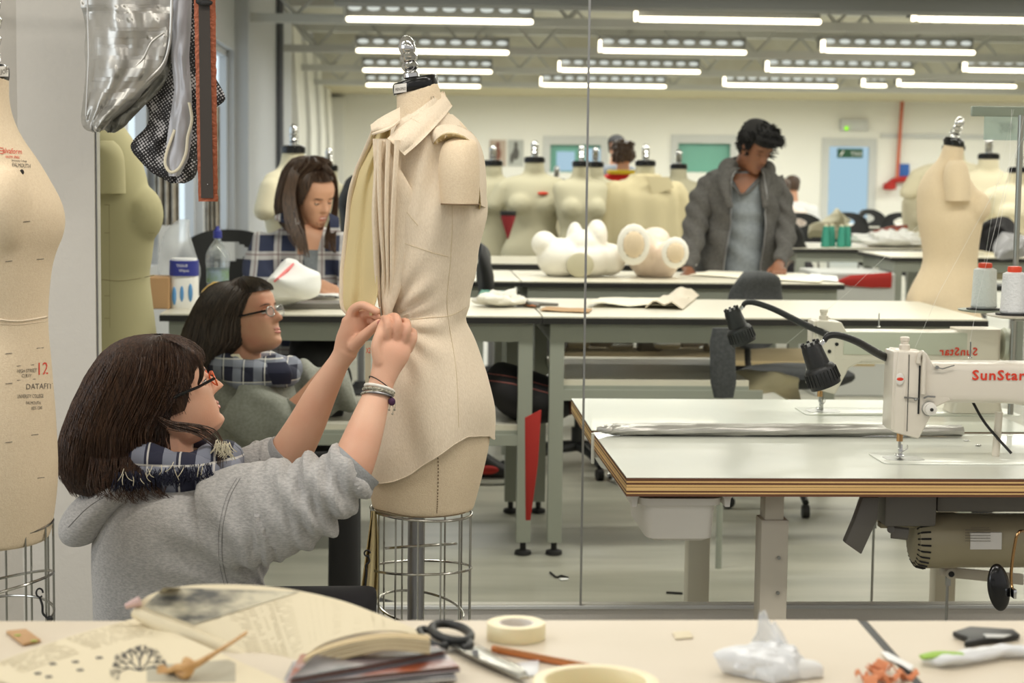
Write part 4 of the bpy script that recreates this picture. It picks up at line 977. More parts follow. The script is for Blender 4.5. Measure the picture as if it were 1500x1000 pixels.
# motor and fittings below the table
YMt = 4.2
mo = thing('table_motor', (U(1410, 820, YMt).x, YMt, U(1410, 820, YMt).z), 'olive cylindrical clutch motor hanging below the sewing table', 'motor'); km = YMt / FPX
cx0, cz = U(1334, 793, YMt).x, U(1400, 791, YMt).z; Ry = Matrix.Rotation(PI / 2, 3, 'Y')
obj('motor_body', MB().lathe([(.040, 0), (.058, .008), (.064, .03), (.0645, .1), (.0625, .105), (.0625, .30)], (cx0, YMt, cz), Ry, n=44), M['motor'], mo)
fan = MB()
for k in range(26):
    an = 2 * PI * k / 26; q = V((0, math.cos(an), math.sin(an))); fan.tube([V((cx0 + .004, YMt, cz)) + q * .05, V((cx0 + .012, YMt, cz)) + q * .0612, V((cx0 + .03, YMt, cz)) + q * .0655], .0022, 4)
obj('cooling_slots', fan, M['dark'], mo)
lb = obj('rating_plate', MB().prism([(U(1410, 770, YMt).x, YMt - .0635, cz + .030), (U(1455, 770, YMt).x, YMt - .0635, cz + .030), (U(1455, 770, YMt).x, YMt - .0655, cz - .008), (U(1410, 770, YMt).x, YMt - .0655, cz - .008)], (0, .02, 0)), M['white_plastic'], mo, smooth=False)
b = MB()
for r_ in range(5): pline(b, [(1414, 776 + r_ * 4), (1451, 776 + r_ * 4)], .8, Y=YMt - .068, n=2, dash=False)
ptext(b, 'CLUTCH MOTOR', 1422, 774, 2.4, Y=YMt - .068); obj('plate_print', b, M['grey_print'], lb)
obj('gear_housing', MB().bb((U(1287, 728, YMt).x, YMt - .06, U(1290, 764, YMt).z), (U(1362, 728, YMt).x, YMt + .05, ZU)), M['motor_dark'], mo, bevel=.006)
obj('mount_bar', MB().bb((U(1366, 728, YMt).x, YMt - .04, U(1400, 745, YMt).z), (U(1500, 728, YMt).x + .08, YMt + .03, ZU)), M['motor_dark'], mo, bevel=.004)
obj('side_bracket', MB().bb((U(1285, 762, YMt).x, YMt - .03, U(1285, 770, YMt).z), (U(1338, 762, YMt).x, YMt + .0, U(1285, 762, YMt).z)), M['motor'], mo, bevel=.002)
obj('belt_guard', MB().prism([U(1264, 728, YMt - .08), U(1288, 728, YMt - .08), U(1285, 762, YMt - .08), U(1262, 812, YMt - .08), U(1238, 795, YMt - .08), U(1252, 762, YMt - .08)], (0, .03, 0)), M['motor_dark'], mo, bevel=.003)
b = MB().tube([U(1330, 782, YMt - .03), U(1306, 779, YMt - .03)], .006, 8, flat=2.4); b.cyl(U(1305, 775, YMt - .04), U(1305, 775, YMt), .009, n=14)
obj('lever', b, M['motor_dark'], mo)
kr = thing('treadle_linkage', (U(1388, 850, YSf + .34).x, YSf + .34, 0), 'grey treadle rod and lever bar hanging below the sewing motor', 'linkage'); yk = YSf + .34
obj('rod', MB().cyl(U(1388, 850, yk), V((U(1388, 850, yk).x, yk, .05)), .0035, n=10), M['steel'], kr)
obj('lever_bar', MB().prism([U(1378, 832, yk), U(1400, 832, yk), U(1500, 841, yk), U(1500, 857, yk), U(1400, 847, yk), U(1378, 843, yk)], (0, .012, 0)), M['post_paint'], kr, bevel=.002)
obj('clevis', MB().lathe([(.004, -.006), (.0125, -.005), (.0125, .018), (.005, .02)], U(1390, 838, yk), Matrix.Rotation(PI / 2, 3, 'X'), n=24), M['post_paint'], kr)
obj('clevis_pin', MB().lathe([(.007, .018), (.007, .022)], U(1390, 838, yk), Matrix.Rotation(PI / 2, 3, 'X'), n=20), M['dark'], kr)
obj('joint', MB().bb(U(1385, 857, yk) - V((0, .006, 0)), U(1392, 845, yk) + V((0, .006, 0))), M['steel'], kr, smooth=False)
kp = thing('knee_lifter', (U(1463, 895, YSf).x, YSf, U(1463, 895, YSf).z), 'black oval knee pad on a bent brass-coloured rod', 'knee lifter'); y_ = YSf - .01
Rk = Matrix.Rotation(-.18, 3, 'Y') @ Matrix.Rotation(.5, 3, 'Z')
obj('pad', MB().ball(U(1463, 860, y_), (.03, .016, .053), Rk, n=36, m=20), M['black_gloss'], kp)
obj('bent_rod', MB().tube(smooth_path([U(1484, 868, y_ + .02), U(1481, 842, y_ + .01), U(1487, 795, y_), U(1493, 779, y_), U(1505, 774, y_ + .04), U(1512, 740, y_ + .08)]), .0035, 10), M['brass'], kp)
obj('clamp', MB().box(U(1484, 868, y_), (.007, .03, .02)), M['chrome'], kp, bevel=.001)
# the silver trim lying along the back of the table
zt = ZS + .001
sb = MB()
def trim(u, v):
    px = 872 + 540 * u; p = UZ(px, 637 + 2 * v, ZS); y = YM - .075 + .05 * v
    return V((p.x * 1.0, y, zt + .006 + .009 * math.sin(v * PI) * (1 + .4 * math.sin(40 * u)) * min(1, u * 12 + .3)))
tr = thing('silver_fabric_roll', (U(900, 630, YM - .05).x, YM - .05, ZS), 'long flat roll of silver fabric lying on the sewing table against the mirror', 'fabric')
def rol(p, v, an): return p + V((0, 0, .0022)) * math.sin(an * 7 + v * 30)
xs0 = UZ(876, 640, ZS).x; xs1 = UZ(1410, 640, ZS).x; yb = YM - .055
obj('roll', MB().loft([(V((lerp(xs0, xs1, q), yb, ZS + .0155)), V((0, w_, 0)), V((0, 0, h))) for q, w_, h in ((0, .004, .003), (.03, .022, .010), (.1, .026, .014), (.5, .026, .0145), (1, .024, .012))], n=28, sub=8, fn=rol), M['silver'], tr)
LB = MB().bb((xl - .006, YSb, ZS - .06), (SX1, YM - .004, ZS + .001)); 
tag(obj('table_lip', LB, M['table_white'], smooth=False, bevel=.003), 'pale lip between the back of the sewing table and the mirror', 'trim')
obj('lip_hook', MB().bb((xl - .012, YSb - .004, ZS - .075), (xl - .004, YSb + .012, ZS + .002)), M['table_white'], bpy.data.objects['table_lip'], bevel=.002)
# thread cones on their stand
def stand(px, Y, py, rpx, hpx, label, lab2, disc='machine', two=True):
    k = Y / FPX; c = U(px, py, Y)
    t = thing('thread_stand', (c.x, Y, ZS), label, 'thread stand')
    obj('spool_disc', MB().lathe([(rpx * k * 1.2, -.004), (rpx * k * 1.9, 0), (rpx * k * 1.95, .004), (rpx * k * 1.2, .003)], c, n=36), M[disc], t)
    obj('foam_pad', MB().lathe([(rpx * k * 1.3, .003), (rpx * k * 1.3, .007)], c, n=30), M['dark'], t)
    obj('post', MB().cyl((c.x + .1, Y + .05, ZS), (c.x + .1, Y + .05, 1.6), .008, n=12), M['steel'], t)
    obj('spool_arm', MB().tube([(c.x + .1, Y + .05, c.z - .006), (c.x, Y, c.z - .006)], .006, 8), M['steel'], t)
    q = thing('thread_cone', (c.x, Y, c.z + .007), lab2, 'thread cone')
    obj('thread', MB().lathe([(rpx * k * .9, .008), (rpx * k, .014), (rpx * k * .97, hpx * k * .1), (rpx * k * .86, hpx * k * .96), (rpx * k * .6, hpx * k)], c, n=36), M['thread_white'], q)
    obj('cone_tip', MB().lathe([(rpx * k * .5, hpx * k), (rpx * k * .54, hpx * k + .006), (rpx * k * .5, hpx * k + .013), (rpx * k * .3, hpx * k + .014)], c, n=28), M['red_plastic'], q)
    return t
stand(1484, 4.4, 463, 20, 66, 'cream thread stand disc at the right edge, before the mirror', 'white thread cone with an orange tip at the right picture edge')
stand(1441, 5.0, 455, 19.5, 64, 'dark thread stand disc reflected in the mirror', 'pale reflected thread cone with an orange tip beside the large dress form', disc='frame_grey')
for k, (pts, Y) in enumerate([([(1456, 376), (1470, 300), (1500, 170)], 4.45), ([(1340, 510), (1375, 430), (1500, 200)], 4.6), ([(1441, 390), (1462, 260), (1485, 160)], 5.0), ([(1421, 500), (1434, 430), (1478, 250), (1482, 160)], 4.3), ([(1150, 505), (1240, 430), (1345, 330)], 5.1)]):
    tag(obj('loose_thread', MB().tube([U(a, b_, Y) for a, b_ in pts], .0003, 4), M['paper_white']), ['fine white thread rising from the right-hand cone', 'fine thread slanting from the machine head to the upper right corner', 'fine thread rising from the reflected cone', 'fine thread from the guide pin on the machine arm', 'fine faint thread slanting over the far benches'][k], 'thread')
hs = thing('hanging_sign', (U(1480, 196, 5.3).x, 5.3, U(1480, 228, 5.3).z), 'pale translucent sheet with the number 38 hanging at the right', 'sign')
obj('sheet', MB().bb(U(1441, 205, 5.3) , U(1560, 172, 5.3) + V((0, .003, 0))), mat('frosted', (190, 210, 204), .4, alpha=.55), hs, smooth=False)
obj('rail', MB().bb(U(1424, 170, 5.3), U(1560, 157, 5.3) + V((0, .02, 0))), mat('rail_grey', (150, 158, 146), .5), hs, bevel=.004)
b = MB(); ptext(b, '38', 1462, 193, 13, 1.25, Y=5.29); obj('lettering', b, mat('faint', (158, 172, 168), .7), hs)

# ---- the same station as the mirror shows it
def mirrored(r, label, drop=(), **kw):
    y = r.location.y; x = r.location.x
    c = dup(r, (x, 2 * YM - y, r.location.z), 0, label, scale=(1, -1, 1), skip=drop); return c
mirrored(SEW, 'reflection of the sewing table in the mirror, its back edge towards the camera', ())
mirrored(MACH, 'reflection of the cream sewing machine, seen from behind with reversed red lettering')
mirrored(LAMP, 'reflection of the black work lamp and gooseneck in the mirror')
mirrored(mo, 'reflection of the clutch motor below the reflected sewing table')
mirrored(kr, 'reflection of the treadle rod below the table')
# ================================================================ dress forms in front of the mirror
YD = 3.8
fd = thing('dress_form', (U(612, 760, YD).x, YD, 0), 'cream dress form wearing the calico shirt, on a chrome wire cage', 'dress form')
b = MB().loft([sec(126, 580, 642, YD, .09, -7), sec(142, 581, 646, YD, .09, -5), sec(165, 580, 655, YD, .1, -2), sec(185, 572, 682, YD, .14), sec(215, 560, 694, YD, .19), sec(260, 548, 700, YD, .22), sec(320, 542, 700, YD, .24), sec(380, 550, 690, YD, .21), sec(455, 564, 680, YD, .18), sec(520, 552, 700, YD, .22), sec(600, 536, 716, YD, .26), sec(640, 533, 718, YD, .26), sec(690, 538, 708, YD, .25), sec(735, 544, 696, YD, .23), sec(745, 546, 694, YD, .225)], n=40, e=2.1, sub=3)
b.ball(U(582, 318, YD - .02), (.05, .07, .07))
body = fuse(b, .006, 6)
TB = obj('torso', body, M['form'], fd)
stump = MB().loft([sec(202, 664, 688, YD - .12, .03), sec(208, 652, 698, YD - .12, .08), sec(222, 645, 701, YD - .125, .1), sec(250, 642, 703, YD - .13, .105), sec(285, 645, 702, YD - .13, .1), sec(298, 647, 701, YD - .13, .098)], n=36, sub=3)
AS = obj('arm_stump', stump, M['form'], fd)
obj('stump_seam', MB().tube([U(674, 299, YD - .13) + V((.037 * math.cos(a / 18 * PI), .049 * math.sin(a / 18 * PI), 0)) for a in range(36)], .0016, 5, closed=True), M['thread_line'], fd)
obj('neck_cap', MB().loft([sec(133, 577, 642, YD, .088, -7), sec(130, 576, 642, YD, .092, -7), sec(118, 575, 641, YD, .092, -7), sec(115, 579, 637, YD, .085, -7)], n=40, sub=2), M['black_gloss'], fd)
nb = bvh_of(bpy.data.objects['neck_cap.' + sorted([o.name.split('.')[-1] for o in bpy.data.objects if o.name.startswith('neck_cap.')])[-1]])
lb = MB().grid(lambda u, v: stick(577.5 + 18 * u, 124 - 2.5 * u + 13 * v, nb, YD - .04, .0015), 8, 3)
L0 = obj('size_label', lb, M['white_plastic'], fd, solid=.0008)
b = MB(); ptext(b, 'MENOPKO', 579, 133.5, 4.5, .5, slope=-.14, surf=nb, Y=YD - .04, off=.003); obj('lettering', b, M['grey_print'], L0)
p, q = U(603, 116, YD), U(594, 52, YD); place_knob(fd, p, q, .82)
sv = bvh_of(TB)
b = MB(); pline(b, [(641, 655), (642, 690), (641, 730), (640, 752)], 1.6, sv, n=16, dash=True)
pline(b, [(545, 744), (600, 756), (650, 756), (692, 748)], 1.2, sv)
obj('seam', b, M['thread_line'], fd)
b = MB(); ptext(b, '12', 630, 146, 4.5, surf=sv, slope=-.1); obj('printed_size', b, M['grey_print'], fd)
# wire cage and pole
def cage(parent, cx, cy, ztop, rx, ry, n, rings, zb=.42, r=.0022, tilt=0.0, mtl='wire'):
    def rp(a, z, k=1): return V((cx + rx * k * math.cos(a), cy + ry * k * math.sin(a), z + tilt * math.cos(a)))
    obj('cage_ring', MB().tube([rp(a / 24 * PI, ztop) for a in range(48)], r * 1.3, 8, closed=True), M[mtl], parent)
    for z, k, tl in rings:
        obj('cage_ring', MB().tube([rp(a / 24 * PI, z, k) + V((0, 0, tl * math.cos(a / 24 * PI + 1))) for a in range(48)], r * 1.2, 8, closed=True), M[mtl], parent)
    for k in range(n):
        a = 2 * PI * (k + .35) / n; obj('cage_wire', MB().tube([rp(a, ztop), rp(a, zb)], r, 6), M[mtl], parent)
bt = U(617, 750, YD)
cage(fd, bt.x, YD, bt.z + .004, 75 * YD / FPX, .115, 14, [(bt.z - .115, 1.0, .012), (bt.z - .07, .7, .02), (bt.z - .2, .85, -.015), (bt.z - .32, 1, 0)], tilt=-.006)
b = MB(); obj('pole', b.cyl((U(609, 800, YD).x, YD, .1), (U(609, 800, YD).x, YD, bt.z), .0165, n=28), M['alu'], fd)
obj('stand_base', MB().lathe([(.23, .03), (.23, .06), (.05, .1), (.03, .16)], (bt.x, YD, 0), n=30), M['dark'], fd)
b = MB().tube(smooth_path([U(539, 813, YD - .1), U(541, 822, YD - .1), U(536, 828, YD - .1), U(537, 840, YD - .1), U(534, 868, YD - .1)]), .0022, 6)
b.tube([U(538, 810, YD - .1) + V((.006 * math.cos(a), 0, .006 * math.sin(a))) for a in [k * .5 for k in range(12)]], .0018, 6)
tag(obj('hook_chain', b, M['dark']), 'small black hook and chain hanging inside the wire cage', 'hook')
def strip(u, v): return U(lerp(lerp(545, 522, v), lerp(551, 548, v) + 4 * math.sin(v * 3), u), 748 + 165 * v, YD - .05 + .03 * math.sin(u * 9)) 
tag(obj('calico_strip', MB().grid(strip, 12, 20), M['calico_light_through'], solid=.002), 'long creamy calico strip hanging left of the wire cage', 'fabric')

# ---------------------------------------------------------------- calico shirt
sh = thing('calico_shirt', (U(620, 640, YD).x, YD, U(620, 690, YD).z), 'sleeveless cream calico shirt pinned up the front on the middle dress form', 'shirt')
SS = [(168, 588, 662, .12), (182, 574, 676, .15), (200, 564, 694, .2), (235, 556, 711, .235), (275, 552, 711, .25), (320, 552, 711, .265), (370, 552, 701, .25), (420, 556, 691, .225), (465, 562, 684, .2), (510, 556, 699, .235), (560, 545, 717, .265), (600, 541, 724, .28), (640, 541, 722, .28)]
HEM = [(538, 698), (560, 697), (580, 691), (602, 680), (622, 664), (640, 651), (660, 636), (680, 627), (700, 629), (716, 633), (724, 645)]
SP = smooth_path([V((s_[0], s_[1], s_[2])) for s_ in SS], 5); ST = smooth_path([V((s_[3], 0, 0)) for s_ in SS], 5)
def shirt(u, v):
    an = 2 * PI * u
    px = lerp(SP[0].y, SP[0].z, .5 + .5 * math.cos(an))
    hem = interp(HEM, lerp(540, 722, .5 + .5 * math.cos(an)))
    py = lerp(168, hem, v)
    yy = min(py, 640)
    k = 0
    while k < len(SP) - 2 and SP[k + 1].x < yy: k += 1
    t = min(max((yy - SP[k].x) / (SP[k + 1].x - SP[k].x), 0), 1)
    l, r, th = lerp(SP[k].y, SP[k + 1].y, t), lerp(SP[k].z, SP[k + 1].z, t), lerp(ST[k].x, ST[k + 1].x, t)
    if py > 640: d = (py - 640); l -= d * .05; r += d * .05
    co, si = math.cos(an), math.sin(an)
    x = math.copysign(abs(co) ** .95, co)
    px = (l + r) / 2 + (r - l) / 2 * x
    p = U(px, py, YD); p.y = YD + th / 2 * si
    # soft folds: radiating from the pinned waist, plus drag lines at the shoulder
    f = 0
    dx, dy = px - 565, py - 465; d = math.hypot(dx, dy) + 1; a = math.atan2(dy, dx)
    f += .0042 * math.sin(a * 15) * math.exp(-((d - 45) / 50) ** 2)
    f += .004 * math.sin(px * .16 + py * .04) * math.exp(-((py - 250) / 80) ** 2)
    f += .0055 * math.sin(py * .11 + px * .05) * math.exp(-((py - 455) / 25) ** 2) * (1 if px > 600 else .3)
    f += .005 * noise.noise(V((px * .03, py * .015, si * 2))) + .004 * math.sin(px * .07 + .3) * min(1, max(0, (py - 560) / 80))
    n_ = V((co * .5, si, 0)); n_.normalize()
    return p + n_ * f
SB = obj('body_panel', MB().grid(shirt, 120, 90, closed=True), M['calico'], sh, solid=.0016, angle=70)
ss = bvh_of(SB)
# seams and darts
b = MB()
for L_ in ([(650, 200), (662, 300), (660, 380), (655, 450), (668, 540), (672, 626)], [(586, 354), (610, 362), (634, 370), (657, 376)], [(600, 468), (630, 465), (660, 462), (683, 450)], [(629, 176), (650, 196), (664, 206)], [(612, 330), (590, 300), (586, 262)]):
    pline(b, L_, .9, ss, off=.0003)
obj('seam', b, mat('seam_shade', (206, 188, 154), .9), sh)
pk = MB().grid(lambda u, v: stick(lerp(588, 656, u), lerp(354 + 22 * u, 352 + 22 * u + 108 - 4 * u, v), ss, YD - .12, .0025), 14, 14)
hm = MB().tube([shirt(k / 90, 1) for k in range(90)], .0016, 5, closed=True); obj('hem', hm, M['calico'], sh)
# front placket: folded vertical strips gathered towards the pinning hands
for x0, x1, w_, dy in ((541, 561, 11, .0), (556, 564, 8, -.008), (568, 567, 7, -.012), (580, 571, 8, -.012)):
    b = MB(); secs = []
    for k in range(15):
        v = k / 14; py = 205 + 262 * v; px = lerp(x0, x1, v ** 1.3) + 1.5 * math.sin(v * 6 + x0)
        if x0 == 541: px = interp([(0, 566), (.15, 553), (.4, 549), (.75, 552), (1, 560)], v)
        ww = w_ * (1 - .55 * v ** 3)
        secs.append((U(px, py, YD - .135 + .05 * v * v + dy * (1 - v * .5)), V((ww / 2 * YD / FPX * .9, 0, 0)), V((.002, .006, 0))))
    b.loft(secs, n=12, sub=2, e=1.6); obj('placket_fold', b, M['calico'], sh)
b = MB(); P_ = []
for k in range(13):
    v = k / 12
    P_.append((U(interp([(0, 560), (.3, 590), (.6, 582), (1, 566)], v), 215 + 250 * v, YD - .128 + .03 * v), V((interp([(0, 8), (.4, 24), (.8, 16), (1, 5)], v) * YD / FPX, 0, 0)), V((0, .008, 0))))
obj('front_facing', MB().loft(P_, n=24, sub=2, e=1.7), M['calico'], sh)
pb2 = MB().grid(lambda u, v: U(lerp(lerp(546, 556, v), lerp(590, 573, v), u), 203 + 262 * v, YD - .118 + .045 * v * v - .006 * math.sin(PI * u)), 14, 24); obj('front_panel', pb2, M['calico'], sh, solid=.0015)
# opened front edge flaring to the left, inner side showing
FL = [(188, 548, 572), (215, 536, 566), (250, 523, 556), (290, 511, 551), (330, 506, 550), (370, 504, 551), (410, 499, 552), (435, 498, 551), (452, 503, 548), (462, 512, 545)]
fl_ = smooth_path([V(q) for q in FL], 4)
def flap(u, v):
    q = fl_[min(int(v * (len(fl_) - 1) + .5), len(fl_) - 1)]
    px = lerp(q.y, q.z, u); dy = .02 + .11 * math.sin(PI * (1 - u) * .5) * math.sin(min(1, v * 1.4) * PI * .6) + .012 * math.sin(u * 9 + v * 3)
    return U(px + 1.2 * math.sin(v * 19), q.x, YD - .12 + dy)
obj('open_front_edge', MB().grid(flap, 20, 36), M['calico_light_through'], sh, solid=.0018, label='inner side of the open front edge, yellowed by light showing through')
def edge(v): 
    q = fl_[min(int(v * (len(fl_) - 1) + .5), len(fl_) - 1)]; return flap(0, v)
obj('front_edge_fold', MB().loft([(flap(.04, k / 30), V((.006, 0, 0)), V((0, .006, 0))) for k in range(31)], n=10), M['calico'], sh)
# collar
def patch(name, rows, par, mt='calico', n=14, solid=.003, bulge=.01, fold=0):
    """rows: top edge and bottom edge as lists of (px, py, Y)"""
    A = smooth_path([V(q) for q in rows[0]], 8); B_ = smooth_path([V(q) for q in rows[1]], 8)
    def f(u, v):
        a = A[min(int(u * (len(A) - 1) + .5), len(A) - 1)]; c = B_[min(int(u * (len(B_) - 1) + .5), len(B_) - 1)]
        q = a.lerp(c, v); return U(q.x, q.y, q.z - bulge * math.sin(PI * min(1, v * 1.15)) - fold * v)
    return obj(name, MB().grid(f, len(A) * 2, n), M[mt], par, solid=solid)
patch('collar', [[(648, 134, YD + .02), (622, 158, YD - .075), (583, 188, YD - .12), (568, 202, YD - .13)], [(662, 155, YD - .0), (645, 176, YD - .085), (617, 206, YD - .135), (593, 227, YD - .145)]], sh)
patch('collar', [[(586, 158, YD - .04), (572, 165, YD - .08), (556, 174, YD - .1), (543, 184, YD - .1)], [(586, 178, YD - .11), (572, 188, YD - .135), (560, 193, YD - .135), (545, 197, YD - .12)]], sh)
patch('collar_stand', [[(651, 135, YD + .03), (630, 148, YD - .06), (604, 166, YD - .085), (584, 176, YD - .1)], [(655, 150, YD + .02), (634, 168, YD - .07), (604, 190, YD - .11), (572, 206, YD - .12)]], sh, bulge=.002)
# armhole: raw edge standing off the stump
ah = [(634, 212, .1), (640, 203, .135), (652, 196, .15), (668, 196, .155), (684, 203, .15), (695, 216, .13), (699, 240, .125), (702, 275, .12), (704, 300, .1)]
ao = [(628, 205, .09), (634, 190, .1), (650, 182, .1), (670, 184, .1), (690, 194, .08), (703, 212, .06), (710, 240, .04), (712, 275, .03), (711, 303, .03)]
patch('armhole_edge', [[(a, c, YD - d) for a, c, d in ao], [(a, c, YD - d) for a, c, d in ah]], sh, bulge=.004, n=6)
patch('armhole_facing', [[(a, c, YD - d) for a, c, d in ah], [(a + (2 if a < 660 else -2), c + 9, YD - d + .05) for a, c, d in ah]], sh, mt='calico_light_through', bulge=.0, n=4)
b = MB()
for k in range(26):
    v = RND.random(); i = v * 7.99; a, c, d = ah[int(i)]; p = U(a + RND.uniform(-3, 3), c + RND.uniform(-3, 3), YD - d); b.tube([p, p + V((RND.uniform(-.006, .006), -.004, RND.uniform(-.01, .004)))], .0003, 4)
obj('frayed_thread', b, M['calico'], sh, kind='stuff')
pn = MB().tube([U(557, 452, YD - .14), U(561, 472, YD - .15)], .0008, 6).ball(U(556.5, 451, YD - .14), .0016, n=8, m=6); tag(obj('pin', pn, M['chrome']), 'steel dressmaking pin between the woman\'s fingertips', 'pin')
pr = MB(); YP = YD - .085
prp = obj('printed_lining', MB().grid(lambda u, v: U(535 + 8 * u, 500 + 110 * v, YD - .11), 4, 10), M['form_grey'], fd, solid=.001)
ptext(pr, 'X2', 536, 517, 8, .5, Y=YD - .113); obj('lettering', pr, M['red_print'], prp)

# ---------------------------------------------------------------- large form at the left edge
YG = 3.4
fl2 = thing('dress_form', (U(-20, 760, YG).x, YG, 0), 'large cream dress form cut by the left picture edge, with printed lettering', 'dress form')
secs = [(100, -55, 13, .1), (140, -58, 12, .11), (170, -75, 17, .15), (200, -110, 30, .2), (235, -120, 54, .23), (265, -122, 72, .25), (295, -124, 88, .26), (320, -124, 94, .26), (345, -122, 91, .25), (372, -118, 80, .24), (405, -112, 73, .23), (470, -100, 69, .21), (540, -108, 74, .25), (620, -118, 80, .28), (700, -120, 83, .28), (765, -116, 76, .26), (790, -112, 70, .25)]
b = MB().loft([sec(py, l, r, YG, d) for py, l, r, d in secs], n=44, e=2.1, sub=3)
k = YG / FPX
b.ball(U(4, 308, YG - .085), (42 * k, .058, 66 * k))
fb = obj('torso', fuse(b, .006, 8), M['form'], fl2)
obj('neck_cap', MB().loft([sec(116, -55, 12, YG, .1, 2), sec(112, -56, 13, YG, .105, 2), sec(99, -56, 13, YG, .105, 2), sec(93, -52, 9, YG, .1, 2)], n=36, sub=2), M['black_gloss'], fl2)
obj('finial', knob(MB(), U(-20, 96, YG), None, 1.3), M['chrome'], fl2)
n2 = [o for o in fl2.children if o.name.startswith('neck_cap')][0]; nb = bvh_of(n2)
lb = obj('size_label', MB().grid(lambda u, v: stick(-8 + 20 * u, 97 + 15 * v, nb, YG - .05, .0015), 8, 3), M['white_plastic'], fl2, solid=.0008)
b = MB(); ptext(b, 'JOH', 1, 108, 6.5, .8, surf=nb, Y=YG - .05, off=.003); obj('lettering', b, M['grey_print'], lb)
sv = bvh_of(fb)
b = MB(); ptext(b, 'alvaform', 4, 224, 8, .72, slope=.06, surf=sv); ptext(b, 'MASTER SERIES', 8, 231, 3.6, .6, slope=.06, surf=sv)
ptext(b, '12', 53, 549, 18, .7, slope=-.08, surf=sv)
for q in range(3): pline(b, [(-3, 216 + q * 4), (5, 217 + q * 4)], 1, sv, n=2)
obj('lettering', b, M['red_print'], fl2, label='orange-red printed lettering')
b = MB(); ptext(b, 'University College', 17, 236, 3, .7, slope=.06, surf=sv); ptext(b, 'FALMOUTH', 18, 244, 6, .6, slope=.08, surf=sv)
ptext(b, 'HIGH STREET', 25, 546, 5.5, .62, slope=-.04, surf=sv); ptext(b, 'CURVY', 32, 552.5, 5, .62, surf=sv); 
for q, (yy, x1) in enumerate(((536, 50), (557, 52))): pline(b, [(25, yy), (x1, yy - 2)], .9, sv, n=3)
ptext(b, 'DATAFIT', 38, 570, 8, .85, slope=-.03, surf=sv); ptext(b, 'UNIVERSITY COLLEGE', 25, 583, 5.5, .5, slope=-.02, surf=sv); ptext(b, 'FALMOUTH', 38, 592, 4.5, .65, surf=sv); ptext(b, 'BEDS 12345', 46, 600, 4.5, .5, slope=-.06, surf=sv)
for px, py in ((34, 325), (8, 383), (54, 380), (8, 518), (54, 510), (8, 562), (46, 637), (8, 648), (55, 700)): pline(b, [(px, py), (px + 10, py - 1)], .9, sv, n=3)
obj('lettering', b, M['grey_print'], fl2)
obj('printed_dot', MB().ball(stick(32, 252, sv), (.004, .002, .005), n=12, m=6), M['black_print'], fl2)
b = MB(); pline(b, [(0, 468), (30, 470), (68, 464)], 3.2, sv); pline(b, [(0, 474), (30, 475), (68, 470)], 1, sv); obj('waist_tape', b, M['calico'], fl2)
bl = U(-20, 782, YG); cage(fl2, bl.x, YG, bl.z, 95 * YG / FPX, .125, 14, [(bl.z - .1, 1, .01), (bl.z - .16, 1, -.02)], zb=.5, tilt=.022)
obj('pole', MB().cyl((bl.x, YG, .1), (bl.x, YG, bl.z), .018, n=24), M['alu'], fl2)
obj('stand_base', MB().lathe([(.2, .03), (.2, .06), (.05, .1), (.03, .16)], (bl.x, YG, 0), n=30), M['dark'], fl2)
b = MB().tube([U(58, 868, YG - .05) + V((.006 * math.cos(a), 0, .008 * math.sin(a))) for a in [q * .5 for q in range(12)]], .0018, 6).tube(smooth_path([U(58, 874, YG - .05), U(62, 886, YG - .05), U(63, 898, YG - .05), U(70, 905, YG - .05)]), .0022, 6).ball(U(73, 906, YG - .05), .006, n=10, m=6)
tag(obj('hook_chain', b, M['dark']), 'small black hook and chain hanging in the left form\'s wire cage', 'hook')
# its reflection
YQ = 5.7
fr = thing('dress_form', (U(150, 600, YQ).x, YQ, 0), 'olive-cream reflected dress form at the mirror\'s left edge, bust in profile', 'dress form')
secs = [(150, 118, 165, .1), (178, 112, 176, .14), (200, 90, 192, .22), (225, 85, 204, .27), (260, 84, 214, .3), (300, 86, 222, .3), (340, 90, 226, .28), (380, 92, 222, .26), (405, 94, 219, .25), (450, 88, 224, .28), (520, 82, 232, .32), (640, 80, 240, .34), (760, 90, 232, .32)]
b = MB().loft([sec(py, l, r, YQ, d) for py, l, r, d in secs], n=40, e=2.1, sub=3); k = YQ / FPX
b.ball(U(203, 314, YQ - .02), (36 * k, .1, 44 * k))
o = obj('torso', fuse(b, .008, 8), M['form_reflected'], fr); sv = bvh_of(o)
obj('arm_stump', MB().loft([sec(206, 140, 166, YQ - .15, .05), sec(216, 130, 176, YQ - .16, .1), sec(235, 128, 182, YQ - .165, .12), sec(283, 128, 184, YQ - .165, .12)], n=28, sub=3), M['form_reflected'], fr)
b = MB()
for px, py in ((153, 300), (153, 341), (218, 341), (153, 433), (153, 466)): pline(b, [(px, py), (px + 8, py)], .9, sv, n=2)
pline(b, [(147, 409), (180, 411), (226, 403)], 1.0, sv); pline(b, [(160, 300), (161, 480)], .6, sv)
obj('seam', b, mat('olive_line', (150, 140, 104), .9), fr)
obj('pole', MB().cyl((U(150, 760, YQ).x, YQ, .06), U(150, 760, YQ), .018), M['alu'], fr)
obj('stand_base', MB().lathe([(.2, .0), (.2, .03), (.05, .08)], (U(150, 760, YQ).x, YQ, 0)), M['dark'], fr)

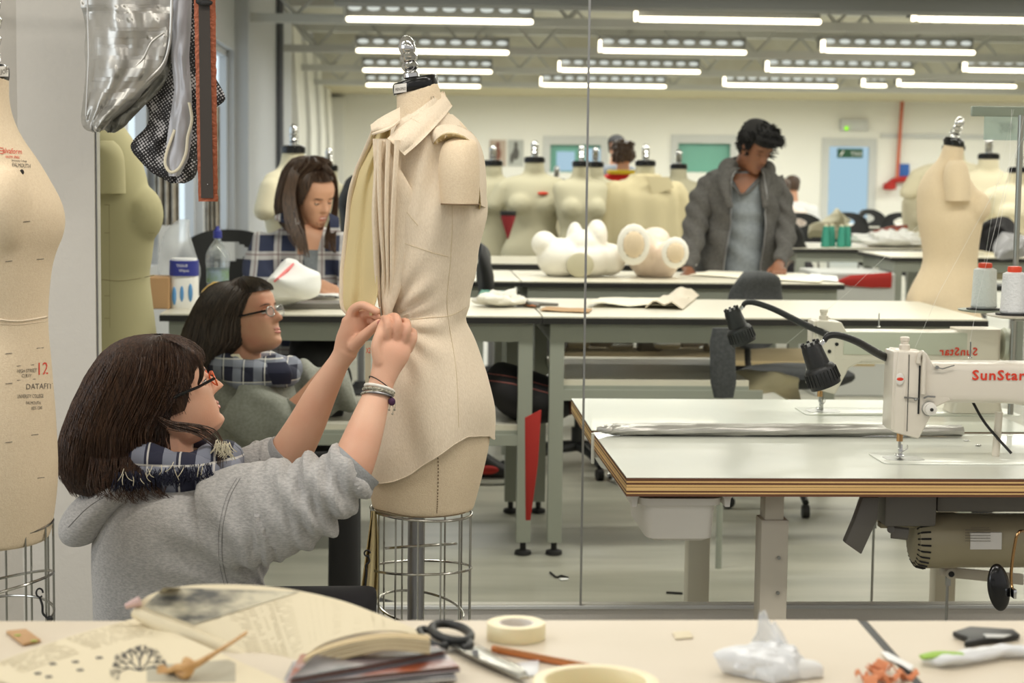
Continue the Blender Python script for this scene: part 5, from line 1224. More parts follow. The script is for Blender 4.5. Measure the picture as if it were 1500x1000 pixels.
# ---------------------------------------------------------------- garments hanging at the top left
YH_ = 4.42
obj_rail = tag(obj('hanging_rail', MB().cyl(U(60, -60, YH_), U(360, -60, YH_), .012), M['steel']), 'steel rail above the frame that the garments hang from', 'rail')
def garment(name, rows, Y, mt, label, amp=.01, fr=9, sd=0, dep=.05, n=44, fn=None, par=None, cat='garment', solid=.002):
    R_ = smooth_path([V(r) for r in rows], 5)
    def f(u, v):
        q = R_[min(int(v * (len(R_) - 1) + .5), len(R_) - 1)]
        px = lerp(q.y, q.z, u)
        d = -dep * math.sin(PI * u) + amp * math.sin(u * fr + v * 5 + sd) * 1.0 + amp * 1.5 * noise.noise(V((u * 4 + sd, v * 6, sd))) + amp * 1.1 * noise.noise(V((u * 6 + v * 4, v * 8 - u * 4, sd + 3)))
        return U(px, q.x, Y + d)
    o = obj(name, MB().grid(f, n, len(R_) + 30), mt, par, solid=solid, angle=60)
    if par is None: tag(o, label, cat)
    elif label: o['label'] = label
    return o
sg = garment('silver_garment', [(-60, 124, 255), (0, 118, 252), (20, 122, 252), (45, 126, 250), (70, 124, 248), (100, 126, 240), (130, 124, 214), (155, 121, 192), (175, 119, 166), (188, 124, 152), (193, 135, 146)], YH_, M['silver'], 'crumpled shiny silver leotard-like garment hanging at the top left', amp=.010, fr=9, dep=.05)
e = [(252, -20), (250, 45), (246, 75), (238, 95), (222, 112), (200, 132), (182, 150), (165, 170), (150, 190)]
b = MB().tube(smooth_path([U(a, c, YH_ - .02) for a, c in e]), .0035, 8); obj('edge_binding', b, M['silver'], sg)
b = MB().tube(smooth_path([U(a, c, YH_ - .035) for a, c in ((240, 48), (222, 62), (210, 85), (196, 100), (180, 118), (160, 140), (146, 165), (141, 190))]), .0028, 8); b.tube(smooth_path([U(a, c, YH_ - .03) for a, c in ((128, 0), (129, 40), (130, 80), (128, 130), (126, 170))]), .0022, 6)
obj('seam', b, M['silver'], sg)
garment('silver_lining', [(60, 222, 250), (90, 200, 250), (110, 185, 246), (130, 172, 235), (150, 155, 216), (170, 144, 196), (185, 150, 182), (194, 158, 168)], YH_ + .03, M['silver_back'], 'dull inner side of the silver garment', amp=.008, par=sg, dep=.02)
def dots(name):
    m = bpy.data.materials.new(name); m.use_nodes = True; nt = m.node_tree; N = nt.nodes; L = nt.links; bs = N['Principled BSDF']; bs.inputs['Roughness'].default_value = .7
    tc = N.new('ShaderNodeTexCoord'); mp = N.new('ShaderNodeMapping'); mp.inputs['Scale'].default_value = (150, 0, 150); mp.inputs['Rotation'].default_value = (0, .6, 0); L.new(tc.outputs['Object'], mp.inputs[0])
    v = N.new('ShaderNodeTexVoronoi'); v.inputs['Scale'].default_value = 1; v.inputs['Randomness'].default_value = .15; L.new(mp.outputs[0], v.inputs[0])
    no = N.new('ShaderNodeTexNoise'); no.inputs['Scale'].default_value = 24; L.new(tc.outputs['Object'], no.inputs[0])
    mr = N.new('ShaderNodeMapRange'); mr.inputs[1].default_value = .45; mr.inputs[2].default_value = .66; mr.inputs[3].default_value = .16; mr.inputs[4].default_value = .46; L.new(no.outputs[0], mr.inputs[0])
    lt = N.new('ShaderNodeMath'); lt.operation = 'LESS_THAN'; L.new(v.outputs['Distance'], lt.inputs[0]); L.new(mr.outputs[0], lt.inputs[1])
    mx = N.new('ShaderNodeMix'); mx.data_type = 'RGBA'; L.new(lt.outputs[0], mx.inputs[0]); mx.inputs[6].default_value = lin((30, 28, 30)); mx.inputs[7].default_value = lin((200, 196, 196)); L.new(mx.outputs[2], bs.inputs['Base Color']); return m
M['dots'] = dots('dotted_print')
dg = garment('patterned_garment', [(-60, 250, 300), (0, 248, 300), (60, 245, 300), (90, 242, 304), (115, 232, 316), (140, 218, 329), (150, 213, 326), (165, 219, 305), (185, 215, 300), (205, 196, 297), (218, 192, 294), (235, 205, 291), (252, 222, 288), (262, 240, 282), (268, 250, 270)], YH_ + .07, M['dots'], 'black garment with a white dotted pattern hanging at the top left', amp=.008, dep=.03)
gl = MB()
def loop(u, v):
    q = interp([(0, 254), (.3, 250), (.45, 251), (.6, 256), (.8, 246), (.92, 242), (1, 248)], v); q2 = interp([(0, 283), (.3, 280), (.45, 277), (.6, 280), (.8, 282), (.92, 276), (1, 262)], v)
    return U(lerp(q, q2, u), -60 + 318 * v, YH_ + .0 - .012 * math.sin(PI * u) + .006 * noise.noise(V((u * 4, v * 9, 1))))
lo = tag(obj('grey_ribbon', MB().grid(loop, 14, 60), M['satin_grey'], solid=.002), 'pale grey satin ribbon loop hanging between the silver garment and the copper strap', 'ribbon')
obj('ribbon_edge', MB().tube(smooth_path([U(a, c, YH_ - .012) for a, c in ((277, 150), (281, 175), (275, 200), (272, 225), (262, 246), (250, 252), (242, 240), (245, 220), (256, 190))]), .0035, 8), M['ivory_yarn'], lo)
YC = YH_ - .06
jag = lambda v, s_: 1.2 * noise.noise(V((v * 40, s_, 0)))
cs = tag(obj('copper_strap', MB().grid(lambda u, v: U(lerp(283 + 8 * v + jag(v, 1), 315 + 4 * v + jag(v, 5), u), -60 + 355 * v, YC - .003 * math.sin(PI * u)), 8, 70), M['copper'], solid=.003), 'long copper-edged strap with a dark felt middle hanging at the top left', 'strap')
obj('felt_strip', MB().grid(lambda u, v: U(lerp(290 + 4.5 * v, 306 + 6.5 * v, u), -60 + 350 * v, YC - .007), 4, 30), M['brown_felt'], cs, solid=.002)
obj('eyelet', MB().ball(U(304, 270, YC - .01), .0012, n=8, m=6), M['chrome'], cs)
obj('bow', MB().ball(U(300, 4, YC - .02), (.018, .006, .008)).ball(U(293, 2, YC - .02), (.01, .006, .008)), M['dark'], cs)
# ================================================================ people
HT = [(-.118, .052, -.0, .016), (-.111, .074, .022, .030), (-.098, .087, .035, .043), (-.080, .0885, .052, .052), (-.064, .087, .066, .058), (-.048, .0865, .078, .062), (-.03, .086, .088, .066), (-.01, .085, .096, .069), (.012, .083, .102, .071), (.032, .0885, .105, .073), (.055, .0885, .104, .0745), (.078, .076, .095, .069), (.097, .054, .075, .054), (.109, .028, .045, .033), (.114, .006, .012, .01)]
def hsurf(th, z, off=0):
    c, s = math.cos(th), math.sin(th)
    f = interp([(a, b) for a, b, _, _ in HT], z); k = interp([(a, b) for a, _, b, _ in HT], z); w_ = interp([(a, b) for a, _, _, b in HT], z)
    x = f * math.copysign(abs(c) ** .82, c) if c > 0 else k * c
    y = w_ * math.copysign(abs(s) ** .92, s)
    if c > 0:
        g = lambda v, m, sd: math.exp(-((v - m) / sd) ** 2)
        if z > -.038: x += (.003 + .028 * min(1, max(0, (.022 - z) / .045))) * g(y, 0, .0085 + .006 * g(z, -.026, .01)) * min(1, max(0, (.032 - z) / .015)) * min(1, (z + .038) / .007)
        x -= .0085 * (g(y, .031, .016) + g(y, -.031, .016)) * g(z, .004, .013)
        x += .004 * (g(y, .03, .018) + g(y, -.03, .018)) * g(z, .026, .008)
        x += .0042 * g(y, 0, .019) * (g(z, -.056, .0045) + g(z, -.066, .005)) - .004 * g(y, 0, .022) * g(z, -.078, .006) - .0025 * g(y, 0, .02) * g(z, -.061, .002)
        x += .005 * g(y, 0, .02) * g(z, -.098, .014)
        x += .003 * (g(y, .045, .016) + g(y, -.045, .016)) * g(z, -.02, .018)
    return V((x, y, z)) * (1 + off)
def scalp(H, mb, fringe=.06, side=-.05, off=.07, sns=300, r=.0011, seed=1, w0=1.05, sweep=.0):
    rd = random.Random(seed)
    def line(th): 
        a = abs(th); return fringe if a < w0 * .8 else lerp(fringe, side, min(1, (a - w0 * .8) / .5))
    def P(th, v, o): z = lerp(.1135, line(th), v); return H.w(hsurf(th, z, o))
    mb.grid(lambda u, v: P(-PI + 2 * PI * u, v, off + .004 * math.sin(60 * u * PI)), 110, 30)
    for _ in range(sns):
        th = rd.uniform(-PI, PI); dth = rd.uniform(-.1, .1) + sweep; o = off + rd.uniform(0, .05); e = rd.uniform(.9, 1.06)
        mb.tube([P(th + dth * (k / 9) ** 2, e * k / 9, o + (.02 if k < 9 else .0)) for k in range(10)], [r, r, r * .4], 3, caps=False)
class Head:
    def __init__(s, C, yaw, pitch, sc=1.0, roll=0):
        y, p = math.radians(yaw), math.radians(pitch)
        f = V((math.cos(y) * math.cos(p), math.sin(y) * math.cos(p), math.sin(p))); up = V((0, 0, 1)); up = (up - up.dot(f) * f).normalized()
        up = Matrix.Rotation(math.radians(roll), 3, f) @ up
        l = up.cross(f); s.R = Matrix((f, l, up)).transposed(); s.C = V(C); s.s = sc; s.f = f; s.up = up; s.l = l
    def w(s, p): return s.C + s.R @ (V(p) * s.s)
    def add(s, mb, nu=72, nv=66, ears=True):
        zs = [-.118 + .232 * j / nv for j in range(nv + 1)]
        mb.add([s.w(hsurf(2 * PI * i / nu, z)) for z in zs for i in range(nu)], [(j * nu + i, j * nu + (i + 1) % nu, (j + 1) * nu + (i + 1) % nu, (j + 1) * nu + i) for j in range(nv) for i in range(nu)] + [tuple(range(nu - 1, -1, -1)), tuple(nv * nu + i for i in range(nu))])
        for sy in (-1, 1) if ears else ():
            mb.ball(s.w((-.004, sy * .074, -.008)), (.014 * s.s, .006 * s.s, .027 * s.s), s.R @ Matrix.Rotation(sy * -.25, 3, 'Z'))
        return mb
    def face(s, par, brow='hair_brown', lips='lips', eyes=True, look=0, lid='skin', up=70):
        def patch(th0, th1, z0, z1, off, nm, mt):
            return obj(nm, MB().grid(lambda u, v: s.w(hsurf(lerp(th0, th1, u), lerp(z0, z1, v) + 0, off)), 14, 8), M[mt], par)
        for z0, z1 in ((-.0605, -.0525), (-.0705, -.0615)):
            def lp(u, v, z0=z0, z1=z1):
                a = (u - .5) * 2; zc, hh = (z0 + z1) / 2, (z1 - z0) / 2 * math.sqrt(max(0, 1 - a * a))
                return s.w(hsurf(a * .3, zc + hh * (v * 2 - 1) + .002 * a * a, .012))
            obj('lip', MB().grid(lp, 14, 6), M[lips], par, solid=.0008)
        for sy in (-1, 1):
            if eyes:
                ec = V((.0675, sy * .031, .003))
                obj('eye', MB().ball(s.w(ec), .0118 * s.s, s.R, n=20, m=14), M['eye_white'], par)
                obj('iris', MB().ball(s.w(ec + V((.0088, 0, -.0005 + look))), (.0038 * s.s, .0056 * s.s, .0056 * s.s), s.R, n=16, m=10), M['iris'], par)
                for nm_, p0, p1, rr in (('upper_lid', 2, up, .0131), ('lower_lid', 118, 178, .0127)):
                    def ld(u, v, p0=p0, p1=p1, rr=rr):
                        ph = math.radians(lerp(p0, p1, v)); az = lerp(-1.5, 1.5, u); ph2 = ph + (1 if nm_ == 'upper_lid' else -1) * .22 * (abs(az) / 1.5) ** 2 * v * (1 if nm_ == 'upper_lid' else 1 / max(v, .01) * (1 - v))
                        return s.w(ec + V((rr * math.sin(ph2) * math.cos(az), rr * math.sin(ph2) * math.sin(az), rr * math.cos(ph2))))
                    obj(nm_, MB().grid(ld, 18, 8), M[lid], par, solid=.0006)
                pl = math.radians(up + 1); b = MB().tube([s.w(ec + V((.0136 * math.sin(pl + .22 * (az / 1.5) ** 2) * math.cos(az), .0136 * math.sin(pl) * math.sin(az), .0136 * math.cos(pl + .22 * (az / 1.5) ** 2)))) for az in [-1.3 + q * .26 for q in range(11)]], .0009 * s.s, 5)
                obj('eyelash', b, M['hair_dark'], par)
            b = MB()
            b.tube([s.w(hsurf(math.asin(min(.99, max(-.99, (sy * .031 + a * .017) / .074))), .0255 - .004 * a * a * (1 if a * sy > 0 else .3), .006)) for a in [q / 5 - 1 for q in range(11)]], [.0008, .0022, .0012], 5)
            obj('eyebrow', b, M[brow], par)
    def glasses(s, par, rim='orange_frame', temple='black_gloss'):
        g = obj('glasses', MB().tube([s.w((.099, q * .008, .006 + .003 * (1 - abs(q)))) for q in (-1, -.5, 0, .5, 1)], .0016, 6), M[rim], par)
        for sy in (-1, 1):
            c = V((.097, sy * .033, .0))
            obj('rim', MB().tube([s.w(c + V((-.004 * abs(math.cos(a)), sy * .025 * math.cos(a), .016 * math.sin(a)))) for a in [q * PI / 14 for q in range(28)]], .0019 * s.s, 6, closed=True), M[rim], g)
            obj('lens', MB().add([s.w(c + V((-.002, sy * .024 * math.cos(a), .015 * math.sin(a)))) for a in [q * PI / 12 for q in range(24)]], [tuple(range(24))]), M['lens'], g)
            obj('temple_arm', MB().tube([s.w((.092, sy * .059, .005)), s.w((.05, sy * .078, .005)), s.w((-.01, sy * .082, .006))], .0026 * s.s, 6, flat=1.3), M[temple], g)
        return g
lm = mat('lens', (240, 245, 248), .04, alpha=.16, spec=.9); M['lens'] = lm
def limb(pts, e=2.0, sub=4, n=26, mb=None):
    """pts: (px, py, Y, radius_px, depth factor); a limb whose silhouette has that radius"""
    P = [U(a, b, Y) for a, b, Y, r, d in pts]; secs = []
    for i, (a, b, Y, r, d) in enumerate(pts):
        t = (P[min(i + 1, len(P) - 1)] - P[max(i - 1, 0)]).normalized(); y = V((0, 1, 0)); q = t.cross(y).normalized(); y2 = q.cross(t).normalized()
        k = Y / FPX * r; secs.append((P[i], q * k, y2 * k * d))
    mb = mb or MB(); return mb.loft(secs, n=n, e=e, sub=sub)
def fing(mb, pts, r0, r1):
    P = smooth_path([U(*p) for p in pts], 4); mb.capsule(P, [lerp(r0, r1, i / (len(P) - 1)) for i in range(len(P))], 12)
def hull_hair(name, par, secs, mt, ns=600, tmax=lambda f: 1.0, r=.0011, sd=1, jit=.004, tip=.0, H=None, **sk):
    rd = random.Random(sd); S_ = [sec(*q) for q in secs]
    C_ = smooth_path([q[0] for q in S_], 5); A_ = smooth_path([q[1] for q in S_], 5); B_ = smooth_path([q[2] for q in S_], 5); N = len(C_) - 1
    def at(f, t, o=0):
        x = min(max(t, 0), 1) * N; i = min(int(x), N - 1); q = x - i
        c, a, b = C_[i].lerp(C_[i + 1], q), A_[i].lerp(A_[i + 1], q), B_[i].lerp(B_[i + 1], q)
        d = a * math.cos(f) + b * math.sin(f); return c + d * (1 + o / max(d.length, .01))
    nu, nv = 72, 44
    def gr(u, v):
        f = 2 * PI * u; t = v * tmax(f); return at(f, t, .0025 * math.sin(f * 31 + 3 * noise.noise(V((t * 3, f, sd)))) + .003 * noise.noise(V((f * 6, t * 2, sd))) - .003)
    m_ = MB().grid(gr, nu * 2, nv, closed=True)
    for _ in range(ns):
        f = rd.uniform(0, 2 * PI); tm = tmax(f) * rd.uniform(.86, 1.0 + tip); o = rd.uniform(-.001, jit); w1, w2 = rd.uniform(-.18, .18), rd.uniform(0, 6); t0 = rd.uniform(0, .25)
        pts = []
        for k in range(12):
            q = k / 11; t = lerp(t0, tm, q); p = at(f + w1 * q + .03 * math.sin(q * 6 + w2), t, o + .002 * math.sin(q * 9 + w2) + (.006 * (q - .85) * 6 * rd.random() if q > .85 else 0))
            if t > 1: p.z -= (t - 1) * .12
            pts.append(p)
        m_.tube(pts, [r * .8, r, r * .25], 3, caps=False)
    if H: scalp(H, m_, r=r, seed=sd, **sk)
    return obj(name, m_, M[mt], par, angle=80), at

# ---------------------------------------------------------------- the kneeling woman
W1 = thing('person', (U(300, 900, 3.72).x, 3.72, 0), 'woman kneeling in a grey hooded sweatshirt and orange-rimmed glasses, pinning the calico shirt', 'person')
H1 = Head(U(248, 577, 3.75), 20, 21, .93)
b = MB(); H1.add(b, ears=False)
b.capsule([U(240, 622, 3.76), U(242, 660, 3.76), U(246, 715, 3.76)], [.054, .056, .07])
b.loft([sec(py, l, r, 3.74, th) for py, l, r, th in ((712, 205, 310, .16), (760, 175, 345, .26), (830, 160, 348, .25), (920, 150, 350, .25), (990, 150, 360, .28))], n=30, sub=3)
# right arm (near): upper arm, forearm, wrist
limb([(330, 755, 3.64, 36, 1), (420, 740, 3.6, 30, 1), (496, 708, 3.565, 29, 1), (512, 688, 3.56, 32, .95), (526, 655, 3.57, 30, .9), (540, 615, 3.59, 25.5, .85), (551, 582, 3.61, 20.5, .8), (558, 563, 3.62, 18.5, .75), (563, 545, 3.625, 20, .65)], mb=b)
# palm and fingers of the near hand
limb([(561, 556, 3.62, 18, .6), (566, 538, 3.625, 22, .55), (574, 516, 3.63, 27, .5), (579, 502, 3.635, 24, .42), (582, 494, 3.64, 17, .4)], mb=b)
fing(b, [(556, 530, 3.62), (551, 508, 3.618), (556, 488, 3.625), (561, 472, 3.645)], .0125, .0075)
fing(b, [(566, 500, 3.63), (568, 480, 3.622), (567, 468, 3.63), (562, 466, 3.655)], .0092, .007)
fing(b, [(580, 500, 3.632), (583, 476, 3.624), (580, 464, 3.635), (571, 464, 3.66)], .0094, .0072)
fing(b, [(592, 502, 3.634), (597, 483, 3.626), (595, 471, 3.638), (585, 472, 3.668)], .0088, .007)
fing(b, [(599, 512, 3.64), (606, 496, 3.635), (605, 485, 3.646), (594, 486, 3.67)], .0080, .0064)
# left arm (far)
limb([(350, 712, 3.87, 28, 1), (400, 688, 3.84, 30, 1), (425, 662, 3.82, 31, .9), (447, 625, 3.8, 28, .85), (470, 578, 3.78, 23, .85), (488, 545, 3.76, 18, .8), (498, 528, 3.75, 16, .75), (508, 512, 3.74, 18, .7)], mb=b)
limb([(503, 520, 3.745, 16, .7), (511, 500, 3.735, 20, .6), (518, 480, 3.725, 20, .55), (516, 464, 3.72, 15, .55)], mb=b)
fing(b, [(519, 506, 3.72), (531, 494, 3.7), (543, 483, 3.69), (555, 473, 3.678)], .0135, .0088)
fing(b, [(512, 468, 3.72), (518, 453, 3.715), (532, 447, 3.70), (552, 456, 3.68)], .0112, .0076)
fing(b, [(518, 476, 3.735), (527, 462, 3.73), (541, 459, 3.715), (553, 464, 3.695)], .0102, .0072)
fing(b, [(520, 486, 3.745), (530, 472, 3.745), (541, 469, 3.73), (549, 473, 3.715)], .0098, .007)
fing(b, [(519, 495, 3.75), (529, 483, 3.752), (538, 480, 3.74), (544, 482, 3.728)], .009, .0066)
obj('body', fuse(b, .0026, 2, .5), M['skin'], W1)
H1.face(W1, eyes=True)
H1.glasses(W1)
for (px, py, Y) in ((556.5, 472, 3.672),): obj('fingernail', MB().ball(U(px, py, Y - .007), (.005, .0015, .006), Matrix.Rotation(.9, 3, 'Y'), n=14, m=8), M['lips'], W1)
# sweatshirt
b = MB().loft([sec(py, l, r, 3.74, th) for py, l, r, th in ((692, 215, 300, .16), (704, 185, 345, .26), (725, 165, 372, .33), (760, 148, 395, .36), (800, 137, 398, .34), (850, 134, 388, .32), (905, 136, 386, .31), (960, 140, 390, .33), (990, 145, 392, .34))], n=40, e=2.2, sub=3)
limb([(318, 762, 3.63, 68, .9), (365, 755, 3.6, 78, .8), (415, 742, 3.58, 72, .8), (455, 728, 3.57, 60, .85), (482, 712, 3.565, 50, .95), (505, 699, 3.56, 44, .95), (517, 689, 3.56, 39, .98)], mb=b)
limb([(330, 715, 3.86, 44, .9), (365, 695, 3.84, 40, .9), (400, 678, 3.83, 38, .9), (414, 668, 3.82, 35, .9)], mb=b)
ea, eb = U(345, 748, 3.6), U(520, 690, 3.56); ax_ = (eb - ea); aL = ax_.length; ax_.normalize()
def fold1(p, n_):
    t = (p - ea).dot(ax_) / aL; px, py = proj(p); d = 0
    if p.y < 3.8 and t > .25:
        k = min(1, max(0, (t - .25) / .4)); side = (p - ea - ax_ * (t * aL)); s_ = side.z
        d += .009 * k * math.sin(t * 27 + s_ * 40 + 2 * noise.noise(p * 7)) * (1 if t < 1.02 else .2)
        d += .004 * k * math.sin(t * 60 - s_ * 55) + .004 * k
    elif p.y < 3.85:
        a = math.atan2(py - 880, px - 400); r_ = math.hypot(py - 880, px - 400)
        d += .0055 * math.sin(a * 17 + 1.5 * noise.noise(p * 6)) * math.exp(-((r_ - 110) / 90) ** 2)
        d += .004 * math.sin(px * .045 + py * .02 + 2 * noise.noise(p * 5)) * (1 if px < 380 else 0)
        d += .008 * math.exp(-((px - 372 + (py - 760) * .06) / 5) ** 2) * -1 * (1 if 720 < py < 870 else 0) * .35
    else: d += .007 * math.sin(px * .2 + py * .1)
    return p + n_ * (d + .0015 * noise.noise(p * 30))
SW = obj('sweatshirt', fuse(b, .005, 5, .5, fold1), M['sweat'], W1)
sv = bvh_of(SW)
b = MB(); pline(b, [(352, 700), (336, 730), (326, 775), (326, 820), (334, 858)], 1.4, sv, off=.0006); pline(b, [(347, 700), (331, 730), (321, 775), (321, 820), (329, 858)], .9, sv, off=.0004)
obj('shoulder_seam', b, mat('seam_grey', (134, 132, 130), .9), SW)
# ribbed cuffs
def cuff(c0, c1, r, Y0, Y1, n=40, w_=.85):
    p, q = U(c0[0], c0[1], Y0), U(c1[0], c1[1], Y1); t = (q - p).normalized(); y = V((0, 1, 0)); a = t.cross(y).normalized(); y2 = a.cross(t)
    S_ = [(p.lerp(q, k / 6), a * r * (1 + .03 * (k % 2)), y2 * r * w_ * (1 + .03 * (k % 2))) for k in range(7)]
    mb = MB().loft(S_, n=n * 2, fn=lambda P, v, an: P + (P - p.lerp(q, v)).normalized() * .0012 * math.sin(an * n), caps=False)
    return mb
obj('cuff', cuff((506, 700), (525, 679), .051, 3.56, 3.565), M['sweat_rib'], W1, solid=.004)
obj('cuff', cuff((408, 680), (424, 662), .044, 3.825, 3.815), M['sweat_rib'], W1, solid=.004)
# hood hanging down the back
b = limb([(215, 712, 3.7, 14, 3.5), (190, 716, 3.7, 22, 3.0), (160, 735, 3.72, 30, 2.4), (132, 758, 3.74, 34, 2.0), (112, 775, 3.75, 26, 1.8), (100, 785, 3.76, 12, 1.5)])
HD1 = obj('hood', fuse(b, .005, 5, .5, lambda p, n_: p + n_ * .004 * noise.noise(p * 14)), M['sweat'], W1)
hs_ = bvh_of(HD1); b = MB(); pline(b, [(172, 716), (130, 742), (100, 772)], 1.2, hs_); obj('hood_seam', b, bpy.data.materials['seam_grey'], HD1)
# scarf wound round the neck
def scarf(name, par, c, Y, rx, ry, r, sd, tl=0, fr=40, frr=None, n=60):
    o = U(c[0], c[1], Y); k = Y / FPX; b = MB(); top = []
    for j, (dz, s_, rr) in enumerate(((.0, 1, 1), (-.016, 1.06, .9), (.014, .92, .8))):
        P = []; R_ = []
        for i in range(n):
            a = 2 * PI * i / n; P.append(o + V((rx * k * s_ * math.cos(a), ry * s_ * math.sin(a), dz + tl * math.cos(a) + .008 * math.sin(3 * a + sd + j)))); R_.append(r * rr * (1 + .18 * math.sin(5 * a + j * 2 + sd)))
        P.append(P[0]); R_.append(R_[0]); b.tube(P, R_, 14, caps=False, flat=1.0)
    b.v = [p + V((noise.noise(p * 30), noise.noise(p * 30 + V((5, 0, 0))), noise.noise(p * 30 + V((0, 5, 0))))) * .004 for p in b.v]
    return obj(name, b, M['scarf'], par)
SC = scarf('scarf', W1, (262, 672), 3.75, 70, .115, .030, 1, tl=-.008)
def fringe(par, mt, x0, x1, y0, y1, Y, n, ln, sd, lab=None):
    rd = random.Random(sd); b = MB()
    for k in range(n):
        u = rd.random(); px = lerp(x0, x1, u); py = lerp(y0, y1, u) + rd.uniform(-8, 4)
        a = rd.uniform(-.6, .6); pts = [U(px, py, Y + rd.uniform(-.01, .015)), U(px + a * 8, py + ln * .5, Y - .01), U(px + a * 16 + rd.uniform(-4, 4), py + ln * rd.uniform(.7, 1.1), Y - .004)]
        b.tube(smooth_path(pts, 3), .0009, 3)
    return obj('fringe', b, M[mt], par, kind='stuff', label=lab)
fringe(SC, 'navy_yarn', 165, 310, 700, 684, 3.60, 260, 20, 3, 'navy wool fringe')
fringe(SC, 'ivory_yarn', 180, 300, 694, 676, 3.595, 14, 18, 5, 'cream wool fringe')
fringe(SC, 'ivory_yarn', 316, 338, 650, 655, 3.66, 60, 16, 6, 'cream wool fringe')
# hair
hsec = [(490, 222, 242, 3.75, .03), (492, 200, 258, 3.75, .08), (499, 178, 272, 3.75, .13), (512, 158, 284, 3.75, .17), (530, 143, 292, 3.75, .195), (550, 130, 291, 3.75, .205), (572, 119, 281, 3.75, .21), (592, 109, 271, 3.75, .215), (612, 101, 258, 3.75, .215), (632, 94, 252, 3.75, .22), (655, 88, 256, 3.75, .22), (678, 87, 240, 3.75, .215), (700, 96, 214, 3.75, .2), (718, 110, 195, 3.75, .16)]
def tm1(f): return 1
h1, at1 = hull_hair('hair', W1, hsec, 'hair_brown', 1500, tm1, .0011, 4, .005, .05, H=H1, fringe=.04, side=-.03, off=.07, sns=500, w0=1.3)
b = MB(); rd = random.Random(8)
for k in range(34):    # thin lock sweeping under the chin
    y = rd.uniform(-3, 3); z_ = rd.uniform(-.012, .012); e = rd.uniform(-8, 8); m = rd.uniform(-5, 4)
    b.tube(smooth_path([U(215, 600 + y, 3.70 + z_), U(246, 622 + y + m, 3.66 + z_), U(280, 628 + m * 1.6, 3.65 + z_), U(306 + e, 638 + m * 2, 3.655), U(322 + e * .6, 656 + m * 2, 3.66), U(324 + e, 678 + m * 3, 3.66)], 3), [.0009, .0009, .0003], 3)
for k in range(60):
    y = rd.uniform(-3, 3); e = rd.uniform(0, 1)
    b.tube(smooth_path([U(240 + 20 * e, 494 + 6 * e, 3.70), U(270 + 14 * e, 508 + 6 * e, 3.685), U(288 + 8 * e, 528 + y + 3 * e, 3.69), U(292 + 6 * e, 548 + y, 3.70), U(289 + 2 * e, 562 + y, 3.7)], 3), [.0012, .0013, .0003], 3)
for k in range(110):
    x = rd.uniform(128, 232); b.tube(smooth_path([U(x + 6, 628, 3.72), U(x + 2, 664, 3.645), U(x + rd.uniform(-10, 14), 712, 3.6), U(x + rd.uniform(-6, 26), 738 - abs(x - 180) * .2, 3.59)], 3), [.0011, .0011, .0003], 3)
obj('loose_lock', b, M['hair_brown'], h1, kind='stuff')
# bracelets on the near wrist
bc = U(555, 572, 3.613); ax2 = (U(558, 563, 3.62) - U(551, 582, 3.61)).normalized(); y = V((0, 1, 0)); q = ax2.cross(y).normalized(); y2 = q.cross(ax2)
def band(o_, rr, mt, th, nm='bracelet', tw=0, tiltv=.25):
    P = [bc + ax2 * o_ + q * (.0268 * rr * math.cos(a)) + y2 * (.0215 * rr * math.sin(a)) + ax2 * (tiltv * .03 * math.cos(a)) for a in [2 * PI * k / 36 for k in range(36)]]
    return obj(nm, MB().tube(P, th, 8, closed=True), M[mt], W1)
band(.012, 1.0, 'black_plastic', .0011); band(.004, 1.05, 'poly_skin', .0032, tiltv=-.1); band(-.003, 1.06, 'bracelet_thread', .0034, tiltv=-.15); band(-.010, 1.06, 'alu', .0024, tiltv=-.2); bb_ = band(-.006, 1.09, 'bracelet_thread', .002, tiltv=-.4)
kn = MB().ball(U(574, 588, 3.6), (.007, .006, .008)); obj('knot', kn, mat('plum', (72, 38, 70), .8), bb_)
b = MB()
for a, c, d in ((575, 592, 606), (570, 590, 600), (578, 586, 600)): b.tube([U(a, c, 3.6), U(a + 1.5, (c + d) / 2, 3.598), U(a, d, 3.6)], .0007, 5).ball(U(a, d, 3.6), .0022, n=8, m=6)
obj('tassel', b, M['bracelet_thread'], bb_)
# trousers and boots, mostly hidden by the cutting table
b = MB(); hp_ = V((U(250, 900, 3.74).x, 3.74, .50)); kn_ = U(520, 862, 3.7); kn2 = V((U(420, 900, 3.9).x, 3.9, .08))
for p0, k_, a_ in ((hp_ + V((0, -.09, 0)), kn_ + V((0, -.02, -.03)), V((kn_.x - .03, 3.68, .1))), (hp_ + V((0, .09, 0)), kn2, V((kn2.x - .42, 3.9, .07)))):
    b.capsule([p0, p0.lerp(k_, .5), k_, k_.lerp(a_, .5), a_], [.09, .08, .06, .055, .045], 16)
b.ball(hp_ + V((0, 0, .0)), (.15, .17, .13))
obj('trousers', fuse(b, .009, 6), M['denim_dark'], W1)
for a_, f_ in ((V((kn_.x - .03, 3.68, 0)), 1), (V((kn2.x - .44, 3.9, 0)), 1)):
    obj('shoe', MB().loft([(a_ + V((-.08, 0, .045)), V((0, .035, 0)), V((0, 0, .04))), (a_ + V((0, 0, .05)), V((0, .045, 0)), V((0, 0, .05))), (a_ + V((.1, 0, .035)), V((0, .045, 0)), V((0, 0, .03))), (a_ + V((.19, 0, .025)), V((0, .035, 0)), V((0, 0, .02)))], n=20, sub=4), M['dark'], W1)

